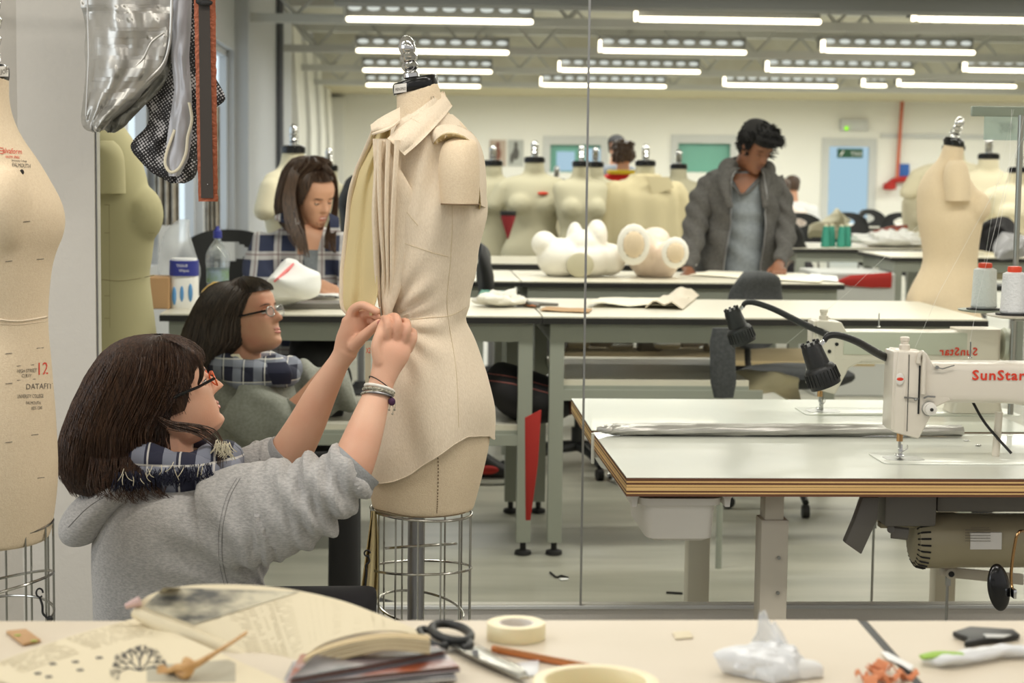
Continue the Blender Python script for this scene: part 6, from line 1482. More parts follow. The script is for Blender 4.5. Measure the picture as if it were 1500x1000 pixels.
# ---------------------------------------------------------------- her reflection
W2 = thing('person', (U(380, 800, 5.75).x, 5.75, 0), 'mirror reflection of the kneeling woman, face turned up in round glasses above a checked scarf', 'person')
H2 = Head(U(366, 464, 5.75), -24, 14, .96)
b = MB(); H2.add(b, ears=False)
b.capsule([U(355, 500, 5.77), U(352, 560, 5.78)], [.056, .07])
b.loft([sec(py, l, r, 5.8, th) for py, l, r, th in ((555, 315, 400, .2), (600, 305, 420, .26), (690, 320, 430, .26), (760, 320, 440, .26))], n=28, sub=3)
limb([(400, 640, 5.62, 22, 1), (425, 615, 5.6, 24, 1), (452, 585, 5.6, 19, .9), (480, 548, 5.62, 14, .85), (505, 515, 5.65, 12, .8), (515, 500, 5.66, 15, .6), (530, 480, 5.67, 12, .5)], mb=b)
obj('body', fuse(b, .0045, 3), M['skin_refl'], W2); H2.face(W2, lid='skin_refl', up=66); H2.glasses(W2, rim='steel')
def fold2(p, n_): return p + n_ * (.009 * math.sin(p.x * 40 + p.z * 25 + 3 * noise.noise(p * 5)) * .6 + .004 * noise.noise(p * 20))
b = MB().loft([sec(py, l, r, 5.82, th) for py, l, r, th in ((522, 320, 400, .2), (540, 300, 425, .3), (580, 296, 436, .34), (640, 300, 440, .34), (700, 310, 440, .34), (780, 315, 440, .34))], n=36, sub=3)
limb([(350, 590, 5.66, 46, .8), (385, 612, 5.62, 44, .8), (415, 616, 5.6, 36, .85), (434, 606, 5.6, 28, .9), (441, 598, 5.6, 24, .9)], mb=b)
obj('sweatshirt', fuse(b, .008, 5, .5, fold2), M['sweat_refl'], W2)
b = limb([(410, 560, 5.95, 34, .8), (450, 566, 5.93, 36, .8), (490, 572, 5.92, 36, .8), (520, 565, 5.92, 30, .8)])
obj('sleeve', fuse(b, .008, 5, .5, lambda p, n_: p + n_ * .011 * math.sin(p.x * 70 + p.z * 30)), M['sweat_refl'], W2)
obj('cuff', cuff((434, 612), (444, 596), .052, 5.6, 5.6), M['sweat_refl'], W2, solid=.004)
SC2 = scarf('scarf', W2, (372, 538), 5.76, 52, .12, .035, 2, tl=-.01)
b = MB()
for k in range(5): b.tube(smooth_path([U(340 + k * 2, 520, 5.66), U(345 + k * 3, 535, 5.64), U(352 + k * 2, 555, 5.63)]), .006, 6)
obj('tassel', b, M['ivory_yarn'], SC2)
obj('scarf_fold', MB().loft([sec(530, 366, 420, 5.66, .05), sec(545, 362, 428, 5.64, .06), sec(562, 370, 426, 5.65, .04)], n=24, sub=4), mat('navy_wool', (34, 36, 58), .9), SC2)
hs2 = [(411, 340, 362, 5.77, .04), (413, 325, 378, 5.77, .1), (419, 310, 388, 5.77, .17), (430, 298, 386, 5.77, .21), (445, 289, 376, 5.77, .23), (462, 280, 371, 5.78, .235), (480, 272, 368, 5.78, .24), (496, 267, 368, 5.78, .24), (510, 266, 352, 5.78, .24), (524, 272, 340, 5.78, .22), (538, 282, 332, 5.78, .18)]
def tm2(f): return 1
h2, at2 = hull_hair('hair', W2, hs2, 'hair_refl', 700, tm2, .0015, 9, .006, .04, H=H2, fringe=.066, side=0, off=.07, sns=300, w0=1.25)
b = MB(); hp_ = V((U(340, 780, 5.8).x, 5.8, .45))
for s_ in (-1, 1):
    k_ = hp_ + V((.35, s_ * .1, .05)); a_ = V((k_.x, k_.y, .1)); b.capsule([hp_ + V((0, s_ * .09, 0)), k_, a_], [.09, .065, .05], 16)
b.ball(hp_, (.15, .17, .13)); obj('trousers', fuse(b, .012, 5), M['denim_dark'], W2)
for s_ in (-1, 1):
    a_ = V((hp_.x + .35, hp_.y + s_ * .1, 0)); obj('shoe', MB().loft([(a_ + V((-.08, 0, .045)), V((0, .035, 0)), V((0, 0, .04))), (a_ + V((0, 0, .05)), V((0, .045, 0)), V((0, 0, .05))), (a_ + V((.17, 0, .03)), V((0, .04, 0)), V((0, 0, .025)))], n=20, sub=4), M['dark'], W2)

# ---------------------------------------------------------------- woman in the plaid shirt
YW = 7.95
W3 = thing('person', (U(440, 600, YW).x, YW, 0), 'smiling dark-haired woman in a navy and white plaid shirt sitting behind the cutting table', 'person')
H3 = Head(U(460, 289, YW), -52, -20, .98, 4)
b = MB(); H3.add(b, ears=False)
b.capsule([U(452, 312, YW + .03), U(446, 350, YW + .06)], [.052, .065])
b.loft([sec(py, l, r, YW + .08, th) for py, l, r, th in ((338, 420, 480, .16), (352, 392, 496, .2), (380, 390, 494, .22), (430, 396, 490, .22), (520, 396, 488, .24))], n=28, sub=3)
limb([(392, 360, YW + .03, 16, 1), (385, 410, YW - .12, 15, 1), (430, 425, YW - .28, 12, .9), (462, 420, YW - .33, 9, .8)], mb=b)
limb([(460, 420, YW - .33, 9, .7), (472, 420, YW - .35, 11, .5), (482, 423, YW - .36, 9, .5)], mb=b)
for k in range(4): fing(b, [(480, 418 + k * 3, YW - .36), (490, 419 + k * 3, YW - .365), (496, 424 + k * 2.4, YW - .365)], .009, .007)
fing(b, [(470, 426, YW - .36), (480, 431, YW - .37), (487, 430, YW - .37)], .01, .007)
obj('body', fuse(b, .0055, 3), M['skin_tan'], W3); H3.face(W3, brow='hair_dark', lid='skin_tan', up=84)
obj('teeth', MB().ball(H3.w((.0885, 0, -.0605)), (.004, .014, .0028), H3.R, n=14, m=6), M['poly_skin'], W3)
b = MB().loft([sec(py, l, r, YW + .08, th) for py, l, r, th in ((326, 432, 462, .16), (334, 408, 484, .2), (348, 384, 502, .24), (372, 374, 508, .27), (410, 380, 504, .27), (470, 384, 498, .27), (520, 384, 496, .27))], n=36, sub=3)
limb([(392, 352, YW + .05, 22, 1), (380, 385, YW - .03, 24, .95), (384, 415, YW - .15, 22, .9), (412, 426, YW - .24, 17, .9), (440, 424, YW - .3, 14, .9)], mb=b)
limb([(490, 352, YW + .08, 20, 1), (508, 385, YW, 22, .95), (512, 420, YW - .12, 20, .9), (500, 428, YW - .2, 15, .9)], mb=b)
SH3 = obj('plaid_shirt', fuse(b, .009, 5, .5, lambda p, n_: p + n_ * .006 * math.sin(p.z * 40 + p.x * 30 + 4 * noise.noise(p * 4))), M['plaid'], W3)
sv = bvh_of(SH3)
obj('neck_skin', MB().grid(lambda u, v: stick(lerp(436, lerp(476, 464, v), u), lerp(326, 372, v) if True else 0, sv, YW - .05, .004) + V((0, 0, 0)), 10, 10), M['skin_tan'], W3, solid=.002)
obj('undershirt', MB().grid(lambda u, v: stick(lerp(lerp(444, 447, v), lerp(466, 464, v), u), lerp(366, 412, v), sv, YW - .05, .005), 8, 10), M['tee'], W3, solid=.002)
patch('shirt_collar', [[(430, 306, YW - .05), (402, 316, YW - .08)], [(440, 326, YW - .07), (430, 330, YW - .1), (402, 322, YW - .09)]], W3, mt='plaid', n=6, bulge=.01)
patch('shirt_collar', [[(482, 312, YW - .02), (496, 318, YW - .02)], [(484, 340, YW - .06), (500, 344, YW - .05)]], W3, mt='plaid', n=6, bulge=.01)
hs3 = [(228, 448, 460, YW, .04), (231, 434, 472, YW, .12), (240, 424, 484, YW, .19), (252, 416, 470, YW + .03, .215), (264, 413, 452, YW + .04, .22), (280, 409, 444, YW + .05, .22), (296, 406, 441, YW + .05, .22), (312, 406, 444, YW + .05, .22), (330, 416, 450, YW + .04, .2), (348, 430, 452, YW + .02, .15), (366, 438, 450, YW, .1)]
def tm3(f): return 1
h3, _a = hull_hair('hair', W3, hs3, 'hair_mid', 420, tm3, .0022, 14, .012, .06, H=H3, fringe=.088, side=-.02, off=.1, sns=200, w0=1.1)
b = MB()
for k in range(60):
    e = rd.random(); g = rd.uniform(-4, 5); b.tube(smooth_path([U(460 + 12 * e, 236, YW - .07), U(483 + 7 * e, 254, YW - .06), U(489 + 6 * e, 280, YW - .0), U(487 + 6 * e + g * .4, 310, YW + .02), U(480 + 8 * e + g, 342, YW - .06), U(482 + g * 2, 366 + g, YW - .1)], 3), [.0022, .0026, .001], 3)
for k in range(40):
    e = rd.random(); g = rd.uniform(-5, 5); b.tube(smooth_path([U(452 - 16 * e, 234, YW - .06), U(438 - 16 * e, 256, YW - .09), U(431 - 14 * e + g, 285, YW - .09), U(436 - 18 * e + g, 318, YW - .11), U(444 - 16 * e + g * 2, 346, YW - .13), U(448 - 12 * e + g * 2, 368 + g * 2, YW - .13)], 3), [.0022, .0026, .001], 3)
obj('loose_lock', b, M['hair_mid'], h3, kind='stuff')
b = MB().capsule([V((U(440, 500, YW).x - .09, YW + .1, .5)), V((U(440, 500, YW).x - .09, YW - .3, .5)), V((U(440, 500, YW).x - .09, YW - .32, .1))], [.085, .07, .05], 14).capsule([V((U(440, 500, YW).x + .09, YW + .1, .5)), V((U(440, 500, YW).x + .09, YW - .3, .5)), V((U(440, 500, YW).x + .09, YW - .32, .1))], [.085, .07, .05], 14)
obj('trousers', fuse(b, .014, 5), M['denim_dark'], W3)
sx = U(440, 500, YW).x; stl = thing('work_stool', (sx, YW + .1, 0), 'plain stool that the woman in plaid sits on', 'stool')
obj('seat', MB().lathe([(.15, .39), (.17, .40), (.17, .425), (.15, .43)], (sx, YW + .1, 0)), M['black_plastic'], stl)
for a in range(4): obj('leg', MB().cyl((sx + .11 * math.cos(a * PI / 2 + .78), YW + .1 + .11 * math.sin(a * PI / 2 + .78), .4), (sx + .17 * math.cos(a * PI / 2 + .78), YW + .1 + .17 * math.sin(a * PI / 2 + .78), 0), .012, n=10), M['steel'], stl)

# ---------------------------------------------------------------- standing man
YN = 10.05
W4 = thing('person', (U(1092, 500, YN).x, YN, 0), 'standing dark-haired man in a charcoal zip hoodie and grey V-neck, looking down at papers', 'person')
H4 = Head(U(1106, 217, YN - .06), -62, -30, 1.06, -4)
b = MB(); H4.add(b)
b.capsule([U(1098, 228, YN + .02), U(1090, 262, YN + .06)], [.062, .07])
b.loft([sec(py, l, r, YN + .06, th) for py, l, r, th in ((250, 1070, 1112, .13), (264, 1056, 1124, .16), (300, 1056, 1122, .18), (350, 1060, 1116, .17), (400, 1054, 1122, .22), (450, 1052, 1126, .22))], n=28, sub=3)
for s_, pts in ((-1, [(1046, 262, YN + .06, 11, 1), (1030, 300, YN + .04, 10, 1), (1014, 350, YN - .05, 9, .95), (1006, 385, YN - .2, 9, .9), (1010, 400, YN - .32, 8, .7)]), (1, [(1136, 262, YN + .06, 11, 1), (1146, 300, YN + .04, 10, 1), (1150, 345, YN - .05, 9, .95), (1147, 377, YN - .21, 7, .9), (1140, 389, YN - .3, 8, .8)])):
    limb(pts, mb=b)
for cx, cy in ((1142, 392), (1012, 402)):
    limb([(cx, cy - 4, YN - .3, 8, .7), (cx - 1, cy, YN - .35, 11, .5), (cx - 2, cy + 5, YN - .39, 9, .5)], mb=b)
    for k in range(4): fing(b, [(cx - 9 + k * 5.5, cy + 3, YN - .38), (cx - 10 + k * 6, cy + 6, YN - .42), (cx - 10 + k * 6, cy + 9, YN - .43)], .011, .009)
    fing(b, [(cx - 8, cy - 2, YN - .33), (cx - 15, cy + 3, YN - .37), (cx - 17, cy + 7, YN - .39)], .012, .009)
obj('body', fuse(b, .0065, 3), M['skin_brown'], W4); H4.face(W4, brow='hair_dark', lips='lips_brown', lid='skin_brown', up=100)
M['stubble'] = mat('stubble', (78, 54, 42), .7, alpha=.55)
0 and obj('beard_stubble', MB().grid(lambda u, v: H4.w(hsurf(lerp(-1.2, 1.2, u), lerp(-.115, -.078, v) + .03 * abs(u - .5), .012)), 20, 8), M['stubble'], W4)
TS = [(250, 1066, 1116, .18), (264, 1048, 1132, .24), (300, 1048, 1130, .26), (350, 1052, 1124, .24), (395, 1050, 1126, .25), (450, 1050, 1128, .26)]
b = MB().loft([sec(py, l, r, YN + .05, th) for py, l, r, th in TS], n=36, sub=3)
TE = obj('t_shirt', fuse(b, .009, 4, .5, lambda p, n_: p + n_ * .004 * math.sin(p.z * 50 + p.x * 12 + 4 * noise.noise(p * 5))), M['tee'], W4); sv = bvh_of(TE)
def vneck(u, v): c = lerp(1092, 1087, v); w_ = lerp(26, 1.0, v ** .8); return stick(c + w_ * (u * 2 - 1), lerp(254, 285, v), sv, YN - .08, .006)
obj('chest', MB().grid(vneck, 16, 14), M['skin_brown'], W4, solid=.002)
b = MB().tube(smooth_path([stick(*p, sv, YN - .08, .012) for p in ((1067, 256), (1070, 266), (1080, 281), (1087, 285), (1098, 280), (1110, 266), (1115, 256))]), .007, 6); obj('neckline', b, M['hoodie'], TE)
HS = smooth_path([V((p[0], p[1], p[2])) for p in ((246, 1062, 1122), (256, 1040, 1140), (280, 1034, 1146), (320, 1036, 1144), (360, 1030, 1142), (398, 1024, 1140), (450, 1028, 1140))], 5)
def hood(u, v):
    q = HS[min(int(v * (len(HS) - 1) + .5), len(HS) - 1)]; gl, gr = lerp(.32, .42, v), lerp(.42, .4, v)
    an = lerp(-PI / 2 + gr, 3 * PI / 2 - gl, u); c, s_ = math.cos(an), math.sin(an); y_ = YN + .05 + (.155 if s_ < 0 else .15) * s_
    p = U((q.y + q.z) / 2 + (q.z - q.y) / 2 * math.copysign(abs(c) ** .8, c), q.x, YN); p.y = y_
    return p + V((c, s_, 0)) * .008 * (math.sin(p.z * 30 + an * 5 + 3 * noise.noise(p * 4)))
HB = obj('hoodie', MB().grid(hood, 60, 40), M['hoodie'], W4, solid=.01)
for pts in ([(1050, 262, YN + .06, 19, 1), (1030, 290, YN + .04, 20, 1), (1020, 325, YN, 19, .95), (1013, 360, YN - .08, 17, .95), (1008, 385, YN - .2, 14, .9), (1009, 396, YN - .27, 11, .9)], [(1130, 262, YN + .06, 18, 1), (1144, 292, YN + .04, 17, 1), (1149, 330, YN, 17, .95), (1150, 355, YN - .08, 15, .95), (1146, 376, YN - .2, 12, .9), (1141, 384, YN - .27, 10, .9)]):
    obj('sleeve', fuse(limb(pts), .008, 4, .5, lambda p, n_: p + n_ * .007 * math.sin(p.z * 55 + p.x * 60 + 3 * noise.noise(p * 5))), M['hoodie'], W4)
b = limb([(1076, 236, YN + .0, 9, 2.0), (1066, 246, YN + .0, 14, 1.6), (1062, 275, YN - .1, 8, .8), (1070, 305, YN - .12, 5, .6)]); limb([(1114, 240, YN + .02, 8, 1.8), (1124, 250, YN, 13, 1.5), (1120, 275, YN - .08, 8, .8), (1122, 305, YN - .11, 5, .6)], mb=b)
limb([(1064, 242, YN + .1, 9, 1), (1092, 236, YN + .17, 10, 1), (1120, 242, YN + .1, 9, 1)], mb=b)
obj('hood', fuse(b, .008, 4), M['hoodie'], W4)
b = MB()
for u in (0, 1): b.tube([hood(u, k / 30) + V((0, -.012, 0)) for k in range(3, 31)], .0035, 5)
obj('zip', b, M['alu'], HB)
hb = MB().ball(H4.w((-.022, 0, .035)), (.105, .092, .1), H4.R, n=30, m=20)
o_ = H4
def sp(n_, seed):
    r_ = random.Random(seed); mb = MB()
    for k in range(n_):
        th = r_.uniform(-PI, PI); z = r_.uniform(.02, .112) if abs(th) < 1.2 else r_.uniform(-.03, .112)
        if abs(th) < 1.2 and z < .06: z = .075
        p = hsurf(th, z, .03); d = V((.5 + r_.uniform(-.3, .4), r_.uniform(-.5, .3), .9)); d = (p.normalized() + d * .8).normalized(); L_ = r_.uniform(.02, .045) * (1.4 if p.x > 0 else .8)
        dn = V((.035, -.01, -.02)) if p.x > .04 else V((0, 0, -.008))
        mb.tube(smooth_path([H4.w(p * .93), H4.w(p + d * L_ * .6), H4.w(p + d * L_ + dn)], 2), [.0045, .004, .0008], 4)
    return mb
hb = MB(); HH = lambda th, z: H4.w(hsurf(th, z, .1 + .12 * max(0, z) / .11))
nu, nv = 48, 24
hb.grid(lambda u, v: H4.w(hsurf(-PI + 2 * PI * u, lerp(.113, (.048 if abs(-PI + 2 * PI * u) < 1.15 else .0 if abs(-PI + 2 * PI * u) < 1.6 else -.045), v), .07 + .1 * (1 - v)) + V((0, 0, .014 * (1 - v)))), nu, nv)
m_ = sp(1100, 5); hb.add(m_.v, m_.f)
b = MB(); obj('hair', hb, M['hair_dark'], W4, angle=80)
b = MB()
for s_, x in ((-1, 1074), (1, 1108)): b.capsule([U(x, 420, YN + .05), V((U(x, 420, YN).x, YN + .05, .5)), V((U(x, 420, YN).x, YN + .08, .1))], [.1, .075, .055], 14)
obj('trousers', fuse(b, .014, 4), M['denim_dark'], W4)
for s_, x in ((-1, 1074), (1, 1108)):
    a_ = V((U(x, 420, YN).x, YN, 0)); obj('shoe', MB().loft([(a_ + V((0, .13, .04)), V((.035, 0, 0)), V((0, 0, .035))), (a_ + V((0, .05, .05)), V((.045, 0, 0)), V((0, 0, .045))), (a_ + V((0, -.13, .025)), V((.04, 0, 0)), V((0, 0, .02)))], n=18, sub=3), M['dark'], W4)

# ---------------------------------------------------------------- people far behind
def far_person(px, top, Y, hpx, yaw, label, skin, hair, shirt, sw=2.6, curly=False, seated=False):
    k = Y / FPX; sc = hpx * k / .25
    C = U(px, top + hpx * .5, Y); H = Head(C, yaw, -6, sc); t = thing('person', (C.x, Y, 0), label, 'person')
    b = MB(); H.add(b, 30, 26); nz = C.z
    b.capsule([C - V((0, 0, .05)), C - V((0, 0, .2 * sc))], [.05, .06], 12)
    hw = sw * hpx * .8 * k / 2
    for s_ in (-1, 1): b.capsule([V((C.x + s_ * hw * .9, Y, nz - .26)), V((C.x + s_ * hw * 1.05, Y - .05, nz - .5)), V((C.x + s_ * hw * .8, Y - .25, nz - .62))], [.05, .042, .032], 12)
    obj('body', fuse(b, .01, 3), M[skin], t)
    b = MB().loft([((C.x, Y, nz - z), (w_ * hw, 0, 0), (0, d, 0)) for z, w_, d in ((.15, .45, .08), (.19, .85, .1), (.26, 1.0, .11), (.45, .9, .12), (.75, .88, .12))], n=28, e=2.3, sub=3)
    for s_ in (-1, 1): b.capsule([V((C.x + s_ * hw * .88, Y, nz - .25)), V((C.x + s_ * hw * 1.02, Y - .03, nz - .42))], [.075, .065], 12)
    obj('shirt', fuse(b, .012, 4), M[shirt], t)
    hb = MB().grid(lambda u, v: H.w(hsurf(-PI + 2 * PI * u, lerp(.113, (.055 if abs(-PI + 2 * PI * u) < 1.1 else -.05), v), .1 + (.14 if curly else .03)) ), 40, 16)
    if curly:
        r_ = random.Random(3)
        for q in range(90):
            th = r_.uniform(-PI, PI); z = r_.uniform(-.05 if abs(th) > 1.1 else .06, .11); hb.ball(H.w(hsurf(th, z, .28)), .02 * sc, n=8, m=5)
    obj('hair', hb, M[hair], t, solid=.006)
    b = MB()
    for s_ in (-1, 1):
        x = C.x + s_ * .1; b.capsule([V((x, Y, nz - .72)), V((x, Y - (.35 if seated else 0), .5)), V((x, Y - (.35 if seated else 0), .08))], [.09, .07, .05], 12)
    obj('trousers', fuse(b, .016, 4), M['denim_dark'], t)
    return t
fp = far_person(913, 209, 15.6, 38, 115, 'curly-haired person in a red shirt with a yellow collar, standing among the dress forms', 'skin_tan', 'hair_mid', 'red_shirt', curly=True, sw=3.0)
c = U(913, 252, 15.5); obj('collar', MB().tube([c + V((.12 * math.cos(a), .1 * math.sin(a), 0)) for a in [k * PI / 12 for k in range(24)]], .018, 8, closed=True), M['yellow'], fp)
far_person(903, 198, 16.6, 36, -100, 'dark-haired person half hidden behind the curly-haired one', 'skin_tan', 'hair_dark', 'tee')
far_person(1161, 257, 18.0, 30, 60, 'dark-haired person in a white T-shirt seated far behind the standing man', 'skin_tan', 'hair_mid', 'paper_white', seated=True, sw=2.8)
far_person(1148, 262, 17.0, 28, 80, 'person in a pink top hidden behind the standing man, shoulder showing', 'skin', 'hair_mid', 'poly_pink', seated=True, sw=2.6)
# ================================================================ cutting table in front of the camera
ZT = .9
yb = UZ(900, 908, ZT).y; xs = UZ(1256, 908, ZT).x; xe = UZ(1259, 911, ZT).x
t = thing('cutting_table', (xs - 1.0, yb - .5, 0), 'cream cutting table in the foreground carrying the open book', 'table')
pa_, pb_ = UZ(1254, 908, ZT), UZ(1334, 1000, ZT); dx = (pb_.x - pa_.x) / (pb_.y - pa_.y)
L0_ = [(xs - 2.0, yb), (xs, yb), (xs - dx * .95, yb - .95), (xs - 2.0, yb - .95)]
obj('tabletop', MB().prism([(a, c, ZT - .022) for a, c in L0_], (0, 0, .022)), M['laminate'], t, smooth=False)
obj('edge_band', MB().prism([(a + (.003 if i in (1, 2) else 0), c, ZT - .03) for i, (a, c) in enumerate(L0_)], (0, 0, .0285)), M['edge_black'], t, smooth=False)
f = MB().bb((xs - 1.95, yb - .1, ZT - .1), (xs - .1, yb - .05, ZT - .03)); obj('frame', f, M['frame_grey'], t, smooth=False)
for a, c in ((xs - 1.92, yb - .08), (xs - .1, yb - .08), (xs - 1.92, yb - .9), (xs - .1, yb - .9)): obj('leg', MB().bb((a - .025, c - .025, 0), (a + .025, c + .025, ZT - .03)), M['frame_grey'], t, smooth=False)
t = thing('cutting_table', (xs + .7, yb - .5, 0), 'cream cutting table in the foreground right of the dark seam', 'table')
g_ = .0035
R0_ = [(xs + .008, yb - .004), (xs + 1.3, yb - .004), (xs + 1.3, yb - .95), (xs + .008 - dx * .95, yb - .95)]
obj('tabletop', MB().prism([(a + g_, c, ZT - .022) for a, c in R0_], (0, 0, .0215)), M['laminate'], t, smooth=False)
obj('edge_band', MB().prism([(a - .0065 * (i in (0, 3)), c, ZT - .03) for i, (a, c) in enumerate(R0_)], (0, 0, .0288)), M['edge_black'], t, smooth=False)
for a, c in ((xs + .1, yb - .08), (xs + 1.2, yb - .08), (xs + 1.2, yb - .9)): obj('leg', MB().bb((a - .025, c - .025, 0), (a + .025, c + .025, ZT - .03)), M['frame_grey'], t, smooth=False)
def W(px, py, h=0):
    p = UZ(px, py, ZT + h); return p
def Yof(py): return UZ(600, py, ZT).y
# tape roll
c = W(756, 934); kt = c.y / FPX; r = 44 * kt; h = 24 * kt * 1.0
tp = thing('tape_roll', (c.x, c.y, ZT), 'roll of cream masking tape lying flat on the foreground table', 'tape')
obj('tape_body', MB().lathe([(r * .62, 0), (r, 0), (r, h), (r * .62, h), (r * .62, 0)], (c.x, c.y, ZT), n=56, caps=False), M['tape'], tp, bevel=.001)
obj('core', MB().lathe([(r * .56, .001), (r * .62, .001), (r * .62, h * .97), (r * .56, h * .97), (r * .56, .001)], (c.x, c.y, ZT), n=48, caps=False), M['tape_core'], tp)
c = W(872, 1030); r = 95 * c.y / FPX
tp = thing('tape_roll', (c.x, c.y, ZT), 'large pale tape roll whose rim peeps in at the bottom edge', 'tape')
obj('tape_body', MB().lathe([(r * .8, 0), (r, 0), (r, .024), (r * .8, .024), (r * .8, 0)], (c.x, c.y, ZT), n=64, caps=False), M['tape'], tp, bevel=.001)
# pencil
a, c = W(722, 950, .004), W(962, 996, .004); d = (c - a)
pc = thing('pencil', ((a + c) / 2).to_tuple(), 'orange-brown pencil lying across the foreground table', 'pencil'); ORG[pc.name] = V(pc.location)
obj('barrel', MB().tube([a, a.lerp(c, .94)], .0042, 6), M['pencil_paint'], pc, smooth=False)
obj('sharpened_tip', MB().tube([a.lerp(c, .94), c], [.0042, .0008], 8), M['wood_tan'], pc)
for q, m_ in ((.70, 'paper_white'), (.74, 'blue_print'), (.765, 'paper_white')): obj('label_band', MB().tube([a.lerp(c, q), a.lerp(c, q + .022)], .0045, 8), M[m_], pc)
b = MB(); b.tube([a.lerp(c, .02) + V((0, -.003, .003)), a.lerp(c, .6) + V((0, -.003, .003))], .0008, 4); obj('gilt_stripe', b, M['brass'], pc)
# scissors
sc_ = thing('scissors', (W(690, 950)).to_tuple(), 'black-handled scissors lying between the magazines and the tape roll', 'scissors'); ORG[sc_.name] = V(sc_.location)
def oval(cx, cy, rx, ry, hz, rot=0, n=28):
    return [W(cx + rx * math.cos(a) * math.cos(rot) - ry * math.sin(a) * math.sin(rot), cy + rx * math.cos(a) * math.sin(rot) + ry * math.sin(a) * math.cos(rot), hz) for a in [2 * PI * k / n for k in range(n)]]
obj('handle', MB().tube(oval(661, 926, 29, 11.5, .012, .22), .0052, 10, closed=True), M['black_plastic'], sc_)
obj('handle', MB().tube(oval(634, 934, 22, 8, .008, .5), .0045, 10, closed=True), M['black_plastic'], sc_)
obj('shank', MB().tube(smooth_path([W(686, 936, .01), W(688, 945, .01), W(678, 950, .008)]), .005, 8), M['black_plastic'], sc_)
obj('blade', MB().prism([W(655, 945, .006), W(668, 938, .006), W(700, 952, .006), W(742, 972, .005), (W(776, 994, .004)), W(762, 996, .004), W(700, 968, .006)], (0, 0, .003)), M['steel_blade'], sc_, bevel=.0006)
obj('blade', MB().prism([W(690, 950, .002), W(702, 948, .002), W(760, 976, .002), W(772, 988, .002), W(735, 978, .002)], (0, 0, .003)), M['steel_blade'], sc_, bevel=.0006)
obj('pivot_screw', MB().cyl(W(696, 956, .008), W(696, 956, .0115), .004, n=16), M['steel'], sc_)
# small bits
def flat(name, pts, mt, label, cat, h=.001, th=.0015, bev=.0004): return tag(obj(name, MB().prism([W(a, c, h) for a, c in pts], (0, 0, th)), mt, bevel=bev), label, cat)
o = flat('card_tag', [(9, 927), (38, 924), (60, 940), (34, 946)], M['cardboard'], 'tan card tag with green marks at the left of the foreground table', 'tag', th=.003)
obj('printed_mark', MB().ball(W(26, 930, .005), (.004, .002, .0006)).ball(W(50, 938, .005), (.004, .002, .0006)), M['green_print'], o)
flat('clear_square', [(757, 972), (790, 968), (788, 990), (756, 992)], M['film_thick'], 'small clear plastic square beside the scissor blades', 'plastic')
flat('pen_cap', [(852, 980), (880, 984), (878, 987), (850, 983)], mat('dark_green', (40, 60, 50), .5), 'dark green sliver lying under the pencil', 'pen', th=.004)
flat('chalk_mark', [(985, 926), (1010, 924), (1016, 934), (990, 936)], M['page'], 'faint pale paper disc on the foreground table', 'paper', th=.0006)
flat('paper_strip', [(1290, 955), (1300, 956), (1338, 976), (1334, 983), (1320, 974), (1300, 966)], M['paper_white'], 'white curled paper strip lying across the dark table seam', 'paper', h=.002)
# orange shavings
sv_ = [(1262, 990), (1280, 983), (1292, 992), (1310, 981), (1318, 993), (1275, 998), (1300, 999), (1330, 990), (1288, 978)]
for k, (a, c) in enumerate(sv_):
    p = W(a, c, .004); w2 = .006 + .004 * (k % 3)
    b = MB().grid(lambda u, v: p + V((w2 * 2.2 * (u - .5), w2 * (v - .5), .004 * math.sin(u * 7 + k) + .003 * v)), 10, 4)
    b.v = [p + Matrix.Rotation(k * .9, 3, 'Z') @ (q - p) for q in b.v]
    tag(obj('orange_scrap', b, M['terracotta'], solid=.0012), 'curled orange scrap in the little heap by the dark table seam', 'scrap', 'orange scraps by the seam')
# crumpled clear wrap
def crump(name, c, s, mt, sd, n=.3, **kw):
    b = MB().ball(c, s, n=44, m=28)
    b.v = [c + V(((q - c).x, (q - c).y, (q - c).z)) * (1 + n * noise.turbulence((q - c) * 22 + V((sd, sd, 0)), 3, True)) for q in b.v]
    for q in b.v: q.z = max(q.z, ZT + .001)
    return b
cp = W(1122, 985, .0)
b = crump('w', cp + V((0, 0, .010)), V((.038, .03, .017)), None, 3, .9)
cw = tag(obj('plastic_wrap', b, M['film_thick'], angle=20), 'crumpled clear and white plastic wrap on the foreground table', 'plastic')
tip = W(1125, 975, .0)
def peak(u, v):
    a = lerp(-.022, .03, u) * (1 - v * .75); return V((tip.x + a - .004 * v, tip.y + .02 * math.sin(u * 5), ZT + .012 + .045 * v * (1 - .25 * abs(u - .35)) + .004 * math.sin(u * 16 + v * 6)))
obj('raised_fold', MB().grid(peak, 24, 16), M['film'], cw, solid=.0006)
obj('white_fold', crump('w', cp + V((.012, -.016, .006)), V((.04, .014, .012)), None, 9, .4), M['paper_white'], cw)
# wrapper and black folded thing
a, c, d = W(1350, 972), W(1415, 962), W(1510, 955)
b = MB().loft([(W(1352, 965, .004), V((0, .010, 0)), V((0, 0, .003))), (W(1385, 965, .008), V((0, .014, 0)), V((0, 0, .006))), (W(1440, 957, .008), V((0, .014, 0)), V((0, 0, .006))), (W(1475, 952, .008), V((0, .012, 0)), V((0, 0, .007))), (W(1540, 956, .006), V((0, .014, 0)), V((0, 0, .005)))], n=18, sub=6)
b.v = [q + V((0, 0, .003 * noise.noise(q * 60))) for q in b.v]
wr = tag(obj('sweet_wrapper', b, M['film_thick']), 'green and white plastic wrapper at the right of the foreground table', 'wrapper')
obj('green_end', MB().loft([(W(1349, 962, .008), V((0, .008, 0)), V((0, 0, .002))), (W(1375, 958, .012), V((0, .010, 0)), V((0, 0, .003))), (W(1410, 957, .013), V((0, .006, 0)), V((0, 0, .001)))], n=14, sub=4), M['green_print'], wr)
